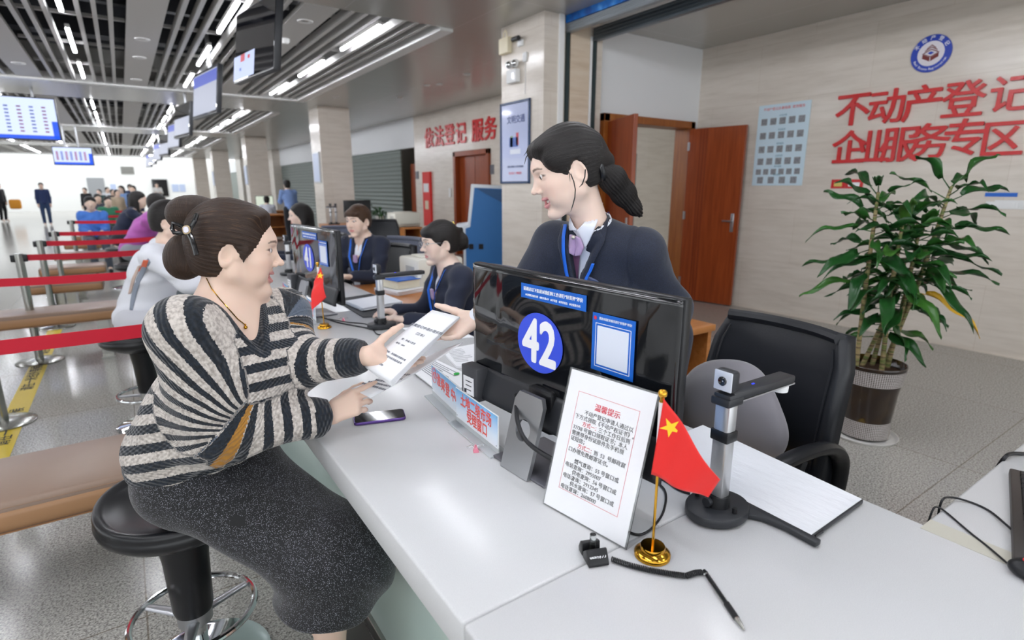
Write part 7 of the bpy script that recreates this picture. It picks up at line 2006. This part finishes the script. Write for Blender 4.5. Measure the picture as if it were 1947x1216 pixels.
def led_board(x0, x1, y, z0, z1, lab, rows_):
    t = thing('queue_display', lab, 'display', ((x0+x1)/2, y, z0), 'queue displays hanging over the waiting area')
    MB().box((x0, y, z0), (x1, y+.08, z1), .008).obj('housing', M_black, t)
    MB().box((x0+.02, y-.003, z0+.02), (x1-.02, y, z1-.02)).obj('picture', glow('board_pale', 'c9d6fb', 1.15), t)
    MB().box((x0+.02, y-.0045, z0+.02), (x1-.02, y-.003, z0+.08)).box((x1-.10, y-.0045, z0+.02), (x1-.02, y-.003, z0+.32)).obj('blue_border', glow('board_blue', '2a5be6', 1.0), t)
    for i in range(rows_):
        x = x0+.10+(x1-x0-.28)*i/(rows_-1)
        for j in range(8):
            MB().box((x-.028, y-.005, z0+.13+j*(z1-z0-.25)/8), (x+.028, y-.003, z0+.155+j*(z1-z0-.25)/8)).obj('print', mat('board_print', '7f8fd0', .6) if i % 2 else mat('board_red', 'b07a9a', .6), t)
    for x in (x0+.3, x1-.3): MB().cyl((x, y+.04, z1-.01), (x, y+.04, CZ+.2), .02, 12).obj('hanging_pole', M_silver, t, True)
led_board(-2.35, -.745, 13.0, 2.255, 2.965, 'large pale blue queue display hanging at the left edge', 9)
led_board(-1.41, -.52, 20.0, 2.06, 2.55, 'smaller pale blue queue display hanging farther down the hall', 7)
# ---------------------------------------------------------------- equipment of the clerks
def back_monitor(x, y, z, lab, face=(0, -1), lit=True, W=.5, hh=.30):
    t = thing('computer_monitor', lab, 'monitor', (x, y, z)); R = rotm(Vector((face[0], face[1], 0)))
    P = lambda a, b, c: Vector((x, y, z))+R @ Vector((a, b, c))
    MB().obox(P(0, 0, .12+hh/2), (W, .03, hh), R, .006).obj('housing', M_black, t, True)
    MB().obox(P(0, .0165, .12+hh/2), (W-.03, .002, hh-.03), R).obj('screen', glow('lit_screen_pale', 'cfd9c8', .9) if lit else M_scr, t)
    MB().obox(P(0, -.03, .08), (.05, .03, .16), R).obj('neck', M_black, t); MB().obox(P(0, 0, .006), (.2, .16, .012), R, .004).obj('foot', M_black, t, True)
    return t
def wdesk(x0, y0, x1, y1, h, lab): return wood_desk(x0, x1, y0, y1, h, lab)
wdesk(1.31, 3.12, 2.05, 4.02, .735, 'orange wooden desk with books and a printer beside the clerk with glasses')
def desk_px(px0, px1, py, lab, dep=.6, z=.74):
    global DY; a, b = at(px0, py, z=z), at(px1, py, z=z); DY = min(a.y, b.y); wood_desk(min(a.x, b.x), max(a.x, b.x), min(a.y, b.y), min(a.y, b.y)+dep, z, lab)
desk_px(757, 803, 431, 'orange wooden desk with a printer by the fire cabinet', .8)
DY_fire = DY
desk_px(602, 740, 424, 'long orange wooden desk behind the clerk with brown hair', .7)
DY_long = DY
desk_px(500, 546, 407, 'orange wooden desk in front of the man in the light blue shirt', .7)
def printer(x, y, z, lab, w=.42, d=.36, h=.24):
    t = thing('printer', lab, 'printer', (x, y, z)); MB().box((x-w/2, y-d/2, z+.001), (x+w/2, y+d/2, z+h), .02).obj('body', mat('printer_cream', 'dcd9cd', .4), t, True); MB().box((x-w*.4, y-d/2-.08, z+.05), (x+w*.4, y-d/2, z+.065), .004).obj('paper_tray', mat('printer_grey', 'b5b4ac', .4), t, True)
    MB().box((x-w/2-.004, y-d*.3, z+h*.3), (x-w/2, y+d*.1, z+h*.75)).obj('vent_panel', mat('printer_grey', 'b5b4ac', .4), t); MB().box((x-w*.3, y-d*.2, z+h), (x+w*.3, y+d*.3, z+h+.012), .004).obj('lid', mat('printer_cream', 'dcd9cd', .4), t, True)
p = at(806, 548, z=.735); printer(p.x+.10, p.y+.08, .735, 'cream printer on the orange desk behind the clerk with glasses', .36, .34, .22)
p = at(768, 428, y=DY_fire+.3); printer(p.x, p.y, .742, 'cream printer on the orange desk by the fire cabinet', .5, .4, .26)
c0 = at(772, 552, z=.735)
def around(c, w, d, a):
    ca, sa = math.cos(a), math.sin(a); return [Vector((c.x+ca*u*w-sa*v*d, c.y+sa*u*w+ca*v*d, 0)) for u, v in ((-.5, .5), (.5, .5), (.5, -.5), (-.5, -.5))]
paper_stack(around(c0, .34, .27, .25), .735, 8, 'thick stack of papers on the orange desk beside the clerk with glasses', lines=False)
bk = thing('book', 'blue and cream thick book on the papers beside the clerk with glasses', 'book', (c0.x, c0.y, .766)); Rb = Matrix.Rotation(.2, 3, 'Z')
MB().obox((c0.x+.01, c0.y+.01, .795), (.28, .20, .055), Rb, .003).obj('pages', mat('cream_pages', 'ded8c2', .7), bk); MB().obox((c0.x+.01, c0.y+.01, .826), (.29, .21, .006), Rb, .002).obj('cover', M_blue, bk)
p = at(681, 420, y=DY_long+.35); back_monitor(p.x, p.y, .742, 'black monitor on the long orange desk behind the clerk with brown hair', (.1, 1), False, .55, .34)
p = at(505, 402, D=17.5); back_monitor(p.x, p.y, .75, 'lit monitor in front of the small seated figure', (-.2, -1), True, .52, .34)
wood_desk(p.x-.7, p.x+.7, p.y-.25, p.y+.5, .745, 'orange wooden desk under the lit monitor of the small seated figure')
back_monitor(1.0, 11.6, H+.001, 'small lit monitor farther along the counter', (-.3, -1), True)
back_monitor(1.0, 12.3, H+.001, 'small lit monitor near the far end of the counter', (-.3, -1), True)
def chair_at(px, py, D, rz, lab, **kw): p = at(px, py, D=D); return office_chair((p.x, p.y, 0), math.radians(rz), lab, **kw)
chair_at(738, 495, 5.1, 25, 'grey fabric office chair to the right of the clerk with brown hair', grey=True)
office_chair((b1.x+.04, b1.y-.02, 0), math.radians(-5), 'office chair of the clerk with glasses', grey=True)
office_chair((b2.x+.03, b2.y+.03, 0), math.radians(25), 'office chair of the clerk with brown hair')
office_chair((b3.x+.03, b3.y, 0), 0, 'office chair of the clerk with long black hair')
chair_at(731, 430, 8.0, 75, 'black high-backed office chair behind the clerk with brown hair', bw=.46)
chair_at(638, 450, 6.6, 60, 'dark office chair between the 41 monitor and the clerk with brown hair', grey=True)
for i, px in enumerate((630, 640)): p = at(px, 424, y=DY_long+.2); doc_camera((p.x, p.y, .742), 'small document camera on the long orange desk, %s of a pair' % ['left one', 'right one'][i], (-.6, -.8), .34, .2, False)
def small_plant(x, y, z, lab, n=26, L=.28):
    t = thing('potted_plant', lab, 'plant', (x, y, z)); MB().lathe([(0, 0), (.07, 0), (.09, .13), (.08, .13), (0, .12)], (x, y, z+.001), 20).obj('pot', M_white, t, True)
    b = MB()
    for k in range(n):
        a = rl.random()*6.28; el = rl.uniform(.2, 1.2); d = Vector((math.cos(a)*math.cos(el), math.sin(a)*math.cos(el), math.sin(el))); leaf_mesh(b, Vector((x, y, z+.12)), d, rl.uniform(.6, 1)*L, .035, rl.uniform(.3, 1.2), 0)
    o = b.obj('foliage', M_leaf, t, 'all'); o['kind'] = 'stuff'
p = at(722, 418, y=DY_long+.4); small_plant(p.x, p.y, .742, 'leafy spider plant beside the black monitor', 26, .45); p = at(572, 402, z=.74); small_plant(p.x, p.y, 0.001, 'green plant beside the man in the light blue shirt', 40, .8)
t = thing('floor_plant', 'tall green plant by the far left windows', 'plant', (at(108, 405, D=38).x, at(108, 405, D=38).y, 0)); p = t.location
MB().lathe([(0, 0), (.2, 0), (.26, .45), (0, .44)], tuple(p), 20).obj('pot', mat('terracotta', '9a5a3c', .7), t, True)
b = MB()
for k in range(60): a = rl.random()*6.28; el = rl.uniform(-.2, 1.3); leaf_mesh(b, Vector((p.x, p.y, 1.0+rl.random()*.6)), Vector((math.cos(a)*math.cos(el), math.sin(a)*math.cos(el), math.sin(el))), .6, .16, .4, 0)
o = b.obj('foliage', M_leaf, t, 'all'); o['kind'] = 'stuff'
# ================================================================ light
w = bpy.data.worlds.new('daylight'); SC.world = w; w.use_nodes = True
bg = w.node_tree.nodes['Background']; bg.inputs[0].default_value = (.93, .97, 1.0, 1); bg.inputs[1].default_value = 1.9
def area(name, loc, rot, sx, sy, e, col=(1, .98, .95)):
    l = bpy.data.lights.new(name, 'AREA'); l.shape = 'RECTANGLE'; l.size = sx; l.size_y = sy; l.energy = e; l.color = col
    o = bpy.data.objects.new(name, l); COL.objects.link(o); o.location = loc; o.rotation_euler = rot; return o
SC.view_settings.view_transform = 'Standard'; SC.view_settings.look = 'None'; SC.view_settings.gamma = 1; SC.view_settings.use_curve_mapping = False
SC.view_settings.exposure = 0.26
SC.cycles.max_bounces = 8; SC.cycles.diffuse_bounces = 5; SC.cycles.glossy_bounces = 4; SC.cycles.transmission_bounces = 6; SC.cycles.transparent_max_bounces = 12
SC.cycles.caustics_reflective = False; SC.cycles.caustics_refractive = False; SC.cycles.sample_clamp_indirect = 6
SC.cycles.use_denoising = True
